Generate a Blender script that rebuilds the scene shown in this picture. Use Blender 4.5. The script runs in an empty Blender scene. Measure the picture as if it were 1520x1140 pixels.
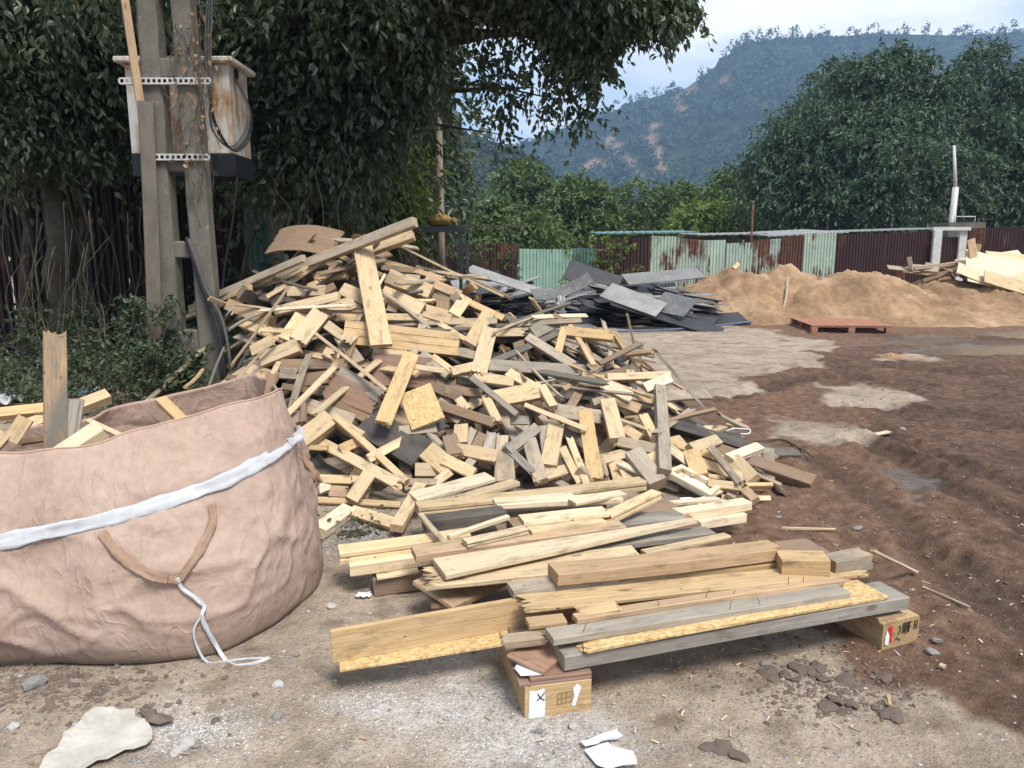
import bpy, bmesh, math, random
import numpy as np
from mathutils import Vector, Matrix
from mathutils.bvhtree import BVHTree

# ------------------------------------------------------------------ camera, world, sun, exposure
scene = bpy.context.scene
C = scene.collection
F, TH, CH = 1140.0, math.radians(10.2), 1.6          # focal length in photo pixels, pitch, eye height
cam_data = bpy.data.cameras.new('camera')
cam_data.sensor_width = 36.0
cam_data.lens = 36.0 * F / 1520.0
cam_data.clip_start = 0.05
cam_data.clip_end = 6000
cam = bpy.data.objects.new('camera', cam_data)
cam.location = (0, 0, CH)
cam.rotation_euler = (math.radians(90) - TH, 0, 0)
C.objects.link(cam)
scene.camera = cam

SUN_EL, SUN_AZ = math.radians(57), math.radians(148)   # azimuth clockwise from +Y
EXPOSURE = 0.9
world = bpy.data.worlds.new('World')
scene.world = world
world.use_nodes = True
wn = world.node_tree
for n in list(wn.nodes):
    wn.nodes.remove(n)
w_out = wn.nodes.new('ShaderNodeOutputWorld')
w_bg = wn.nodes.new('ShaderNodeBackground')
w_bg.inputs['Strength'].default_value = 0.075
w_sky = wn.nodes.new('ShaderNodeTexSky')
w_sky.sky_type = 'NISHITA'
w_sky.sun_disc = False
w_sky.sun_elevation = SUN_EL
w_sky.sun_rotation = SUN_AZ
w_sky.air_density = 1.0
w_sky.dust_density = 1.5
w_tc = wn.nodes.new('ShaderNodeTexCoord')
w_map = wn.nodes.new('ShaderNodeMapping')
w_map.inputs['Scale'].default_value = (1.0, 1.0, 3.2)
w_map.inputs['Location'].default_value = (0.35, 0.1, 0.42)
w_noise = wn.nodes.new('ShaderNodeTexNoise')
w_noise.inputs['Scale'].default_value = 2.6
w_noise.inputs['Detail'].default_value = 7
w_noise.inputs['Roughness'].default_value = 0.55
w_ramp = wn.nodes.new('ShaderNodeValToRGB')
w_ramp.color_ramp.elements[0].position = 0.41
w_ramp.color_ramp.elements[1].position = 0.66
w_mix = wn.nodes.new('ShaderNodeMix')
w_mix.data_type = 'RGBA'
w_veil = wn.nodes.new('ShaderNodeMix')               # thin high veil that whitens the blue everywhere
w_veil.data_type = 'RGBA'
w_veil.inputs[0].default_value = 0.42
wn.links.new(w_tc.outputs['Generated'], w_map.inputs['Vector'])
wn.links.new(w_map.outputs['Vector'], w_noise.inputs['Vector'])
wn.links.new(w_noise.outputs['Fac'], w_ramp.inputs['Fac'])
wn.links.new(w_sky.outputs['Color'], w_veil.inputs[6])
w_veil.inputs[7].default_value = (5.2, 7.0, 9.2, 1)
wn.links.new(w_veil.outputs[2], w_mix.inputs[6])
w_mix.inputs[7].default_value = (9.6, 9.5, 9.2, 1)
wn.links.new(w_ramp.outputs['Color'], w_mix.inputs[0])
wn.links.new(w_mix.outputs[2], w_bg.inputs['Color'])
wn.links.new(w_bg.outputs['Background'], w_out.inputs['Surface'])

sun_data = bpy.data.lights.new('sun', 'SUN')
sun_data.energy = 2.8
sun_data.angle = math.radians(20)
sun_data.color = (1.0, 0.95, 0.87)
sun = bpy.data.objects.new('sun', sun_data)
sd = Vector((math.sin(SUN_AZ) * math.cos(SUN_EL), math.cos(SUN_AZ) * math.cos(SUN_EL), math.sin(SUN_EL)))
sun.rotation_euler = sd.to_track_quat('Z', 'Y').to_euler()
sun.location = (0, 0, 30)
C.objects.link(sun)

scene.render.engine = 'CYCLES'
scene.view_settings.view_transform = 'Standard'
scene.view_settings.look = 'None'
scene.view_settings.exposure = EXPOSURE
scene.view_settings.gamma = 1
scene.cycles.max_bounces = 4
scene.cycles.diffuse_bounces = 3
scene.cycles.glossy_bounces = 2
scene.cycles.transmission_bounces = 2
scene.cycles.transparent_max_bounces = 4
scene.cycles.volume_bounces = 1

# ------------------------------------------------------------------ helpers
rnd = random.Random(7)
rs = np.random.RandomState(11)
CAM = Vector((0, 0, CH))
FW = Vector((0, math.cos(TH), -math.sin(TH)))
UP = Vector((0, math.sin(TH), math.cos(TH)))

def ray(px, py):
    return FW + Vector(((px - 760) / F, 0, 0)) + UP * ((570 - py) / F)

def G(px, py, z=0.0):                       # photo pixel -> point on the level z
    d = ray(px, py)
    return CAM + d * ((z - CH) / d.z)

def PY(px, py, Y):                          # photo pixel -> point at distance Y
    d = ray(px, py)
    return CAM + d * (Y / d.y)

def proj(p):
    v = p - CAM
    c = v.dot(FW)
    return 760 + F * v.x / c, 570 - F * v.dot(UP) / c

def tag(o, label=None, cat=None, group=None, kind=None):
    if label: o['label'] = label
    if cat: o['category'] = cat
    if group: o['group'] = group
    if kind: o['kind'] = kind
    return o

def empty(name, loc=(0, 0, 0)):
    o = bpy.data.objects.new(name, None)
    o.empty_display_size = 0.1
    o.location = loc
    C.objects.link(o)
    return o

def np_mesh(name, V, Fc, smooth=False, attrs=None):
    """V (n,3), Fc (m,k) all faces with k corners."""
    V = np.asarray(V, np.float32); Fc = np.asarray(Fc, np.int32)
    me = bpy.data.meshes.new(name)
    me.vertices.add(len(V)); me.vertices.foreach_set('co', V.ravel())
    k = Fc.shape[1]
    me.loops.add(Fc.size); me.loops.foreach_set('vertex_index', Fc.ravel())
    me.polygons.add(len(Fc)); me.polygons.foreach_set('loop_start', np.arange(0, Fc.size, k, dtype=np.int32))
    me.polygons.foreach_set('use_smooth', np.full(len(Fc), smooth))
    if attrs:
        for an, (ty, data) in attrs.items():
            a = me.attributes.new(an, ty, 'POINT')
            a.data.foreach_set({'FLOAT': 'value', 'FLOAT_VECTOR': 'vector', 'FLOAT_COLOR': 'color'}[ty],
                               np.asarray(data, np.float32).ravel())
    me.update(calc_edges=True)
    return me

def link(name, me, mat=None, parent=None):
    o = bpy.data.objects.new(name, me)
    C.objects.link(o)
    if mat is not None and not me.materials:
        me.materials.append(mat)
    if parent is not None:
        o.parent = parent
        o.matrix_parent_inverse = Matrix.Translation(-parent.location)
    return o

def bm_mesh(name, bm, smooth=False):
    bm.normal_update()
    me = bpy.data.meshes.new(name)
    bm.to_mesh(me); bm.free()
    if smooth:
        me.polygons.foreach_set('use_smooth', np.ones(len(me.polygons), bool))
    return me

def add_box(bm, c, s, rot=None, bev=0.0):
    """box of size s centred on c; rot = 3x3 matrix"""
    M = Matrix.Translation(Vector(c)) @ ((rot.to_4x4()) if rot else Matrix.Identity(4)) @ Matrix.Diagonal((*s, 1))
    r = bmesh.ops.create_cube(bm, size=1.0, matrix=M)
    if bev:
        es = list({e for v in r['verts'] for e in v.link_edges})
        bmesh.ops.bevel(bm, geom=es, offset=bev, segments=1, affect='EDGES')

def box_obj(name, c, s, mat, parent=None, rot=None, bev=0.0):
    bm = bmesh.new(); add_box(bm, c, s, rot, bev)
    return link(name, bm_mesh(name, bm), mat, parent)

def tube_np(pts, rad, sides=6, closed_end=True):
    pts = [Vector(p) for p in pts]
    n = len(pts)
    if not hasattr(rad, '__len__'): rad = [rad] * n
    V, Q = [], []
    prev = None
    for i, p in enumerate(pts):
        t = (pts[min(i + 1, n - 1)] - pts[max(i - 1, 0)])
        if t.length < 1e-9: t = Vector((0, 0, 1))
        t.normalize()
        if prev is None:
            a = t.orthogonal().normalized()
        else:
            a = (prev - t * prev.dot(t))
            a = a.normalized() if a.length > 1e-6 else t.orthogonal().normalized()
        prev = a
        b = t.cross(a)
        for k in range(sides):
            an = 2 * math.pi * k / sides
            V.append(p + (a * math.cos(an) + b * math.sin(an)) * rad[i])
    for i in range(n - 1):
        for k in range(sides):
            k2 = (k + 1) % sides
            Q.append((i * sides + k, i * sides + k2, (i + 1) * sides + k2, (i + 1) * sides + k))
    if closed_end:
        for base, flip in ((0, True), ((n - 1) * sides, False)):
            ring = [base + k for k in range(sides)]
            if flip: ring.reverse()
            for k in range(1, sides - 1, 2):
                Q.append((ring[0], ring[k], ring[k + 1], ring[min(k + 2, sides - 1)]) if k + 2 < sides else (ring[0], ring[k], ring[k + 1], ring[k + 1]))
    return np.array([tuple(v) for v in V], np.float32), np.array(Q, np.int32)

def join_np(parts):
    Vs, Fs, off = [], [], 0
    for V, Fq in parts:
        Vs.append(V); Fs.append(Fq + off); off += len(V)
    return np.concatenate(Vs), np.concatenate(Fs)

def clean(me):
    me.validate()
    return me

def tubes_obj(name, lst, mat, parent=None, smooth=True, sides=6):
    V, Q = join_np([tube_np(p, r, sides) for p, r in lst])
    return link(name, clean(np_mesh(name, V, Q, smooth)), mat, parent)

def curve_pts(ctrl, n=24):
    """Catmull-Rom through control points"""
    P = [Vector(c) for c in ctrl]
    P = [P[0] * 2 - P[1]] + P + [P[-1] * 2 - P[-2]]
    out = []
    m = len(P) - 3
    for i in range(n + 1):
        u = i / n * m
        k = min(int(u), m - 1); t = u - k
        p0, p1, p2, p3 = P[k:k + 4]
        out.append(0.5 * ((2 * p1) + (p2 - p0) * t + (2 * p0 - 5 * p1 + 4 * p2 - p3) * t * t + (3 * p1 - p0 - 3 * p2 + p3) * t ** 3))
    return out

# numpy value noise
_tab = np.random.RandomState(5).rand(65536).astype(np.float32)
def vnoise(x, y):
    xi = np.floor(x).astype(np.int64); yi = np.floor(y).astype(np.int64)
    fx = x - xi; fy = y - yi
    fx = fx * fx * (3 - 2 * fx); fy = fy * fy * (3 - 2 * fy)
    h = lambda a, b: _tab[((a * 73856093) ^ (b * 19349663)) & 65535]
    return (h(xi, yi) * (1 - fx) + h(xi + 1, yi) * fx) * (1 - fy) + (h(xi, yi + 1) * (1 - fx) + h(xi + 1, yi + 1) * fx) * fy
def fbm(x, y, oct=5, gain=0.5):
    s = np.zeros_like(x); a = 1.0; tot = 0
    for o in range(oct):
        s = s + a * vnoise(x * 2 ** o + 17.3 * o, y * 2 ** o + 5.1 * o); tot += a; a *= gain
    return s / tot
def sstep(e0, e1, x):
    t = np.clip((x - e0) / (e1 - e0), 0, 1)
    return t * t * (3 - 2 * t)

# ------------------------------------------------------------------ materials
class NT:
    def __init__(s, name):
        s.m = bpy.data.materials.new(name); s.m.use_nodes = True
        s.t = s.m.node_tree
        s.b = s.t.nodes['Principled BSDF']
        s.out = s.t.nodes['Material Output']
    def n(s, ty, props=None, **ins):
        nd = s.t.nodes.new('ShaderNode' + ty)
        for k, v in (props or {}).items(): setattr(nd, k, v)
        for k, v in ins.items():
            k = k.replace('_', ' ')
            s.set(nd.inputs[k], v)
        return nd
    def set(s, sock, v):
        if hasattr(v, 'is_output') or isinstance(v, bpy.types.NodeSocket): s.t.links.new(v, sock)
        else: sock.default_value = v
    def noise(s, vec, scale, detail=5, rough=0.55, dist=0.0):
        nd = s.n('TexNoise', Scale=scale, Detail=detail, Roughness=rough, Distortion=dist)
        if vec is not None: s.t.links.new(vec, nd.inputs['Vector'])
        return nd.outputs['Fac']
    def ramp(s, fac, stops):
        nd = s.n('ValToRGB')
        el = nd.color_ramp.elements
        while len(el) < len(stops): el.new(0.5)
        for e, (p, c) in zip(el, stops):
            e.position = p
            e.color = (*c, 1) if hasattr(c, '__len__') else (c, c, c, 1)
        s.t.links.new(fac, nd.inputs['Fac'])
        return nd.outputs['Color']
    def mix(s, fac, a, b, mode='MIX'):
        nd = s.n('Mix', {'data_type': 'RGBA', 'blend_type': mode})
        s.set(nd.inputs[0], fac)
        for i, v in ((6, a), (7, b)):
            if isinstance(v, tuple): v = (*v, 1) if len(v) == 3 else v
            s.set(nd.inputs[i], v)
        return nd.outputs[2]
    def math(s, op, a, b=0.0):
        nd = s.n('Math', {'operation': op})
        s.set(nd.inputs[0], a); s.set(nd.inputs[1], b)
        return nd.outputs[0]
    def mapping(s, vec, scale=(1, 1, 1), loc=(0, 0, 0), rot=(0, 0, 0)):
        nd = s.n('Mapping')
        nd.inputs['Scale'].default_value = scale; nd.inputs['Location'].default_value = loc; nd.inputs['Rotation'].default_value = rot
        s.t.links.new(vec, nd.inputs['Vector'])
        return nd.outputs['Vector']
    def attr(s, name, ty='GEOMETRY'):
        return s.n('Attribute', {'attribute_name': name, 'attribute_type': ty})
    def coord(s, w='Object'):
        return s.n('TexCoord').outputs[w]
    def bump(s, h, strength=0.3, dist=0.01):
        nd = s.n('Bump', Strength=strength, Distance=dist)
        s.t.links.new(h, nd.inputs['Height'])
        s.t.links.new(nd.outputs['Normal'], s.b.inputs['Normal'])
    def base(s, col, rough=0.8, spec=0.3):
        s.set(s.b.inputs['Base Color'], (*col, 1) if isinstance(col, tuple) and len(col) == 3 else col)
        s.set(s.b.inputs['Roughness'], rough)
        s.b.inputs['Specular IOR Level'].default_value = spec

def mat_wood():
    k = NT('sawn_timber')
    lc = k.attr('lc').outputs['Vector']
    wa = k.attr('wcol')
    col, wea = wa.outputs['Color'], wa.outputs['Alpha']
    g1 = k.noise(k.mapping(lc, (2.2, 34, 34)), 1.0, 4, 0.6, 0.6)
    g2 = k.noise(k.mapping(lc, (7, 150, 150)), 1.0, 2, 0.6)
    wv = k.n('TexWave', {'wave_type': 'BANDS', 'bands_direction': 'Y'}, Scale=6.0, Distortion=7.0, Detail=3.0, Detail_Scale=0.6)
    k.t.links.new(k.mapping(lc, (0.35, 3.2, 3.2)), wv.inputs['Vector'])
    c = k.mix(0.6, col, k.ramp(g1, [(0.25, 0.66), (0.5, 1.0), (0.75, 1.12)]), 'MULTIPLY')
    c = k.mix(0.35, c, k.ramp(wv.outputs['Fac'], [(0.0, (0.72, 0.62, 0.5)), (0.45, (1, 1, 1))]), 'MULTIPLY')
    c = k.mix(0.3, c, k.ramp(g2, [(0.3, 0.65), (0.7, 1.12)]), 'MULTIPLY')
    vo = k.n('TexVoronoi', {'feature': 'F1'}, Scale=1.0)
    k.t.links.new(k.mapping(lc, (3.2, 7.5, 7.5)), vo.inputs['Vector'])
    kn = k.ramp(vo.outputs['Distance'], [(0.05, 1.0), (0.13, 0.0)])
    c = k.mix(k.math('MULTIPLY', kn, 0.7), c, (0.11, 0.055, 0.022))
    # nail holes and hammer marks
    vn = k.n('TexVoronoi', {'feature': 'F1'}, Scale=1.0)
    k.t.links.new(k.mapping(lc, (9, 21, 21), (4, 2, 9)), vn.inputs['Vector'])
    vs = k.n('SeparateColor'); k.t.links.new(vn.outputs['Color'], vs.inputs[0])
    nh = k.math('MULTIPLY', k.ramp(vn.outputs['Distance'], [(0.06, 1.0), (0.10, 0.0)]), k.ramp(vs.outputs[0], [(0.55, 0.0), (0.57, 1.0)]))
    c = k.mix(k.math('MULTIPLY', nh, 0.85), c, (0.05, 0.03, 0.02))
    # scattered dirt smears
    ds = k.noise(k.mapping(lc, (6, 18, 18), (31, 7, 3)), 1.0, 5, 0.72, 0.5)
    c = k.mix(k.ramp(ds, [(0.54, 0.0), (0.70, 0.6)]), c, (0.16, 0.115, 0.075))
    # weathering: grey film and dark damp stains with their own shapes
    st = k.noise(k.mapping(lc, (3, 9, 9), (3, 1, 7)), 1.0, 4, 0.65)
    wm = k.math('MULTIPLY', k.ramp(st, [(0.36, 0.0), (0.62, 1.0)]), wea)
    c = k.mix(wm, c, (0.17, 0.15, 0.122))
    st2 = k.noise(k.mapping(lc, (5, 14, 14), (13, 4, 2)), 1.0, 4, 0.7)
    c = k.mix(k.ramp(st2, [(0.3, 0.75), (0.43, 0.0)]), c, k.mix(0.7, c, (0.10, 0.065, 0.04)))
    # end grain is darker and rougher
    nx = k.attr('ax').outputs['Fac']
    c = k.mix(k.math('MULTIPLY', nx, 0.35), c, (0.28, 0.17, 0.08))
    k.base(c, 0.78, 0.25)
    h = k.math('ADD', k.math('MULTIPLY', g1, 0.6), k.math('MULTIPLY', g2, 0.5))
    k.bump(h, 0.7, 0.005)
    return k.m

def mat_osb():
    k = NT('strand_board')
    lc = k.attr('lc').outputs['Vector']
    vo = k.n('TexVoronoi', {'feature': 'F1'}, Scale=1.0, Randomness=1.0)
    wob = k.n('TexNoise', Scale=9.0, Detail=2.0)
    k.t.links.new(lc, wob.inputs['Vector'])
    mx = k.mix(0.08, lc, wob.outputs['Color'], 'ADD')
    k.t.links.new(k.mapping(mx, (60, 150, 110)), vo.inputs['Vector'])
    sep = k.n('SeparateColor'); k.t.links.new(vo.outputs['Color'], sep.inputs[0])
    c = k.ramp(sep.outputs[0], [(0.0, (0.40, 0.25, 0.11)), (0.4, (0.58, 0.40, 0.19)), (0.8, (0.68, 0.49, 0.25)), (1.0, (0.47, 0.31, 0.14))])
    g = k.noise(k.mapping(lc, (20, 60, 60)), 1.0, 4)
    c = k.mix(0.4, c, k.ramp(g, [(0.3, 0.6), (0.7, 1.1)]), 'MULTIPLY')
    k.base(c, 0.75, 0.25)
    k.bump(k.math('ADD', sep.outputs[1], g), 0.4, 0.003)
    return k.m

def mat_simple(name, col, rough=0.8, var=0.35, scale=6.0, spec=0.3, bump=0.25, dist=0.004, metal=0.0):
    k = NT(name)
    co = k.coord()
    g = k.noise(co, scale, 6, 0.6)
    f = k.noise(co, scale * 9, 4, 0.6)
    c = k.mix(1.0, (*col, 1), k.ramp(g, [(0.25, 1 - var), (0.75, 1 + var * 0.5)]), 'MULTIPLY')
    c = k.mix(0.5, c, k.ramp(f, [(0.3, 0.8), (0.7, 1.1)]), 'MULTIPLY')
    k.base(c, rough, spec)
    k.b.inputs['Metallic'].default_value = metal
    k.bump(f, bump, dist)
    return k.m

def mat_leaf(name, dark, light, tip=None, transl=0.25, rough=0.5):
    k = NT(name)
    r = k.attr('rnd').outputs['Fac']
    stops = [(0.0, dark), (0.75, light)]
    if tip: stops += [(0.955, light), (1.0, tip)]
    c = k.ramp(r, stops)
    f = k.noise(k.coord(), 25, 3)
    c = k.mix(0.5, c, k.ramp(f, [(0.3, 0.65), (0.7, 1.2)]), 'MULTIPLY')
    k.base(c, rough, 0.5)
    tr = k.n('BsdfTranslucent')
    k.t.links.new(k.mix(1.0, c, (1.1, 1.25, 0.6), 'MULTIPLY'), tr.inputs['Color'])
    ms = k.n('MixShader')
    ms.inputs[0].default_value = transl
    k.t.links.new(k.b.outputs[0], ms.inputs[1]); k.t.links.new(tr.outputs[0], ms.inputs[2])
    k.t.links.new(ms.outputs[0], k.out.inputs['Surface'])
    return k.m

def mat_bark(name, a, b, scale=7):
    k = NT(name)
    co = k.coord()
    g = k.noise(k.mapping(co, (3, 3, 0.7)), scale, 7, 0.65, 0.4)
    l = k.noise(co, 2.3, 4)
    c = k.ramp(g, [(0.3, a), (0.7, b)])
    c = k.mix(k.ramp(l, [(0.5, 0.0), (0.68, 0.5)]), c, (0.16, 0.16, 0.13))
    k.base(c, 0.9, 0.2)
    k.bump(g, 0.8, 0.03)
    return k.m

def mat_sheet_metal(name, paint, rust_amt, rough=0.55):
    """painted corrugated sheet with rust of its own shape"""
    k = NT(name)
    co = k.coord()
    oi = k.n('ObjectInfo').outputs['Random']
    sh = k.n('Combine' + 'XYZ'); k.t.links.new(k.math('MULTIPLY', oi, 37.0), sh.inputs[0]); k.t.links.new(k.math('MULTIPLY', oi, 11.0), sh.inputs[2])
    va = k.n('VectorMath', {'operation': 'ADD'}); k.t.links.new(co, va.inputs[0]); k.t.links.new(sh.outputs[0], va.inputs[1])
    v = va.outputs[0]
    big = k.noise(k.mapping(v, (1.6, 1.6, 0.9)), 1.0, 7, 0.68, 0.3)
    streak = k.noise(k.mapping(v, (14, 14, 0.8)), 1.0, 5, 0.6)
    m = k.math('ADD', k.math('MULTIPLY', big, 0.7), k.math('MULTIPLY', streak, 0.3))
    lo = 0.62 - 0.22 * rust_amt
    rm = k.ramp(m, [(lo, 0.0), (lo + 0.05, 1.0)])
    rust = k.ramp(k.noise(v, 9, 6, 0.7), [(0.3, (0.055, 0.022, 0.014)), (0.55, (0.11, 0.05, 0.03)), (0.75, (0.20, 0.10, 0.055))])
    pc = k.mix(0.6, paint, k.ramp(k.noise(v, 3.0, 6), [(0.3, 0.7), (0.7, 1.1)]), 'MULTIPLY')
    pc = k.mix(0.4, pc, k.ramp(streak, [(0.35, 0.65), (0.6, 1.05)]), 'MULTIPLY')
    k.base(k.mix(rm, pc, rust), k.math('ADD', k.math('MULTIPLY', rm, 0.3), rough), 0.3)
    k.bump(k.noise(v, 40, 4), 0.2, 0.003)
    return k.m

def mat_concrete(name, col=(0.25, 0.235, 0.205)):
    k = NT(name)
    co = k.coord()
    g = k.noise(co, 3.2, 8, 0.65)
    f = k.noise(co, 55, 4, 0.7)
    s = k.noise(k.mapping(co, (9, 9, 0.7)), 1.5, 6, 0.6)
    c = k.mix(1.0, col, k.ramp(g, [(0.25, 0.62), (0.5, 0.95), (0.75, 1.2)]), 'MULTIPLY')
    c = k.mix(k.ramp(s, [(0.55, 0.0), (0.72, 0.65)]), c, (0.10, 0.09, 0.07))
    c = k.mix(k.ramp(k.noise(co, 14, 5, 0.7), [(0.62, 0.0), (0.7, 0.5)]), c, (0.42, 0.4, 0.36))
    c = k.mix(0.5, c, k.ramp(f, [(0.3, 0.72), (0.7, 1.12)]), 'MULTIPLY')
    k.base(c, 0.92, 0.2)
    k.bump(k.math('ADD', f, g), 0.6, 0.008)
    return k.m

M = {}
M['wood'] = mat_wood()
M['osb'] = mat_osb()
M['concrete'] = mat_concrete('weathered_concrete', (0.155, 0.143, 0.12))
M['concrete_dark'] = mat_concrete('dark_concrete', (0.16, 0.15, 0.135))
M['galv'] = mat_simple('galvanised_steel', (0.5, 0.5, 0.48), 0.5, 0.3, 12, 0.5, 0.1)
M['black_rubber'] = mat_simple('black_cable', (0.018, 0.018, 0.02), 0.5, 0.3, 20)
M['grey_cable'] = mat_simple('grey_cable', (0.09, 0.09, 0.09), 0.55, 0.3, 20)
M['bark'] = mat_bark('ficus_bark', (0.035, 0.028, 0.02), (0.10, 0.085, 0.065))
M['bark_pale'] = mat_bark('pale_bark', (0.11, 0.09, 0.065), (0.24, 0.21, 0.165))
M['vine'] = mat_simple('dry_vine', (0.11, 0.09, 0.065), 0.9, 0.5, 10)
M['leaf_ficus'] = mat_leaf('ficus_leaf', (0.022, 0.038, 0.020), (0.082, 0.112, 0.062), (0.30, 0.20, 0.04), 0.22, 0.36)
M['leaf_yellow'] = mat_leaf('yellow_green_leaf', (0.05, 0.085, 0.018), (0.17, 0.21, 0.045), (0.4, 0.3, 0.05), 0.35)
M['leaf_shrub'] = mat_leaf('shrub_leaf', (0.026, 0.045, 0.02), (0.075, 0.105, 0.05), (0.22, 0.14, 0.05), 0.22)
M['leaf_big'] = mat_leaf('broad_tree_leaf', (0.014, 0.038, 0.024), (0.09, 0.145, 0.085), None, 0.25, 0.55)
M['leaf_mid'] = mat_leaf('mid_tree_leaf', (0.03, 0.065, 0.022), (0.12, 0.175, 0.05), (0.2, 0.22, 0.06), 0.3, 0.55)
M['leaf_light'] = mat_leaf('light_tree_leaf', (0.06, 0.11, 0.025), (0.19, 0.25, 0.06), None, 0.35, 0.55)
M['leaf_hill'] = mat_leaf('hill_leaf', (0.009, 0.026, 0.012), (0.038, 0.066, 0.028), None, 0.2, 0.7)
M['white_plastic'] = mat_simple('white_plastic', (0.72, 0.73, 0.75), 0.45, 0.15, 20, 0.4, 0.3)
M['paper'] = mat_simple('white_paper', (0.72, 0.74, 0.78), 0.8, 0.12, 14)
M['ink'] = mat_simple('black_marker', (0.02, 0.02, 0.022), 0.7, 0.2, 20)
M['red_paint'] = mat_simple('red_label', (0.62, 0.03, 0.02), 0.6, 0.15, 20)
M['nail'] = mat_simple('rusty_nail', (0.10, 0.06, 0.04), 0.6, 0.4, 40, 0.4, 0.1, 0.001, 0.6)
M['steel_dark'] = mat_simple('dark_painted_steel', (0.05, 0.06, 0.065), 0.5, 0.3, 8, 0.4)
M['stone'] = mat_simple('grey_stone', (0.27, 0.255, 0.235), 0.9, 0.5, 18, 0.25, 0.5)
M['stone_pale'] = mat_simple('pale_stone', (0.46, 0.44, 0.41), 0.9, 0.3, 18, 0.25, 0.5)
M['clod'] = mat_simple('mud_clod', (0.17, 0.128, 0.105), 0.9, 0.5, 14, 0.25, 0.6)

# ------------------------------------------------------------------ ground
def seg_dist(x, y, pts):
    """distance to a polyline and the length along it"""
    best = np.full_like(x, 1e9); along = np.zeros_like(x); acc = 0
    for a, b in zip(pts[:-1], pts[1:]):
        dx, dy = b[0] - a[0], b[1] - a[1]; L2 = dx * dx + dy * dy; L = math.sqrt(L2)
        t = np.clip(((x - a[0]) * dx + (y - a[1]) * dy) / L2, 0, 1)
        d = np.hypot(x - a[0] - t * dx, y - a[1] - t * dy)
        m = d < best
        best = np.where(m, d, best); along = np.where(m, acc + t * L, along); acc += L
    return best, along

def in_poly(x, y, pts):
    """signed distance to a polygon, positive inside"""
    ins = np.zeros(x.shape, bool)
    n = len(pts)
    for i in range(n):
        (x1, y1), (x2, y2) = pts[i], pts[(i + 1) % n]
        c = ((y1 > y) != (y2 > y)) & (x < (x2 - x1) * (y - y1) / (y2 - y1 + 1e-12) + x1)
        ins ^= c
    d, _ = seg_dist(x, y, list(pts) + [pts[0]])
    return np.where(ins, d, -d)

def gp(lst):
    return [tuple(G(a, b).xy) for a, b in lst]

MUD = gp([(1700, 1180), (1400, 1020), (1250, 955), (1150, 900), (1080, 800), (1040, 735), (985, 660), (975, 610), (1080, 582), (1160, 558),
          (1245, 532), (1225, 512), (1140, 494), (1090, 478), (1100, 462), (1700, 455)])
DAMP = gp([(1700, 1180), (1480, 1060), (1560, 900), (1330, 690), (1250, 640), (1150, 545), (1300, 500), (1700, 490)])
PALE = [gp([(1190, 585), (1260, 575), (1350, 576), (1395, 586), (1330, 600), (1240, 603)]),
        gp([(1120, 622), (1190, 618), (1230, 632), (1275, 650), (1200, 662), (1140, 650)]),
        gp([(1310, 529), (1355, 526), (1360, 534), (1315, 536)])]
WET = [gp([(1240, 514), (1300, 507), (1400, 498), (1440, 505), (1370, 514)]), gp([(1330, 521), (1430, 508), (1560, 512), (1560, 528), (1400, 527)]),
       gp([(1440, 497), (1560, 486), (1560, 505)]), gp([(1330, 690), (1375, 700), (1385, 745), (1340, 770), (1325, 735)])]
POWDER = [gp([(190, 1085), (260, 1050), (345, 1048), (365, 1075), (330, 1105), (230, 1115)]),
          gp([(520, 1052), (580, 1025), (690, 1015), (745, 1042), (750, 1068), (630, 1092), (530, 1085)]),
          gp([(690, 1100), (760, 1075), (880, 1080), (930, 1110), (900, 1140), (700, 1150)])]
TRACKS = [(gp([(1280, 655), (1350, 690), (1430, 735), (1560, 800)]), 0.11, 0.05), (gp([(1300, 640), (1390, 680), (1560, 740)]), 0.10, 0.04),
          (gp([(1090, 590), (1200, 560), (1290, 566), (1360, 574)]), 0.16, 0.05), (gp([(1180, 548), (1300, 545), (1420, 556), (1560, 553)]), 0.2, 0.06),
          (gp([(1250, 602), (1400, 612), (1560, 640)]), 0.14, 0.04), (gp([(1350, 805), (1430, 830), (1540, 900)]), 0.07, 0.035),
          (gp([(1210, 680), (1330, 770), (1420, 860), (1560, 950)]), 0.13, 0.03)]

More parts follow.
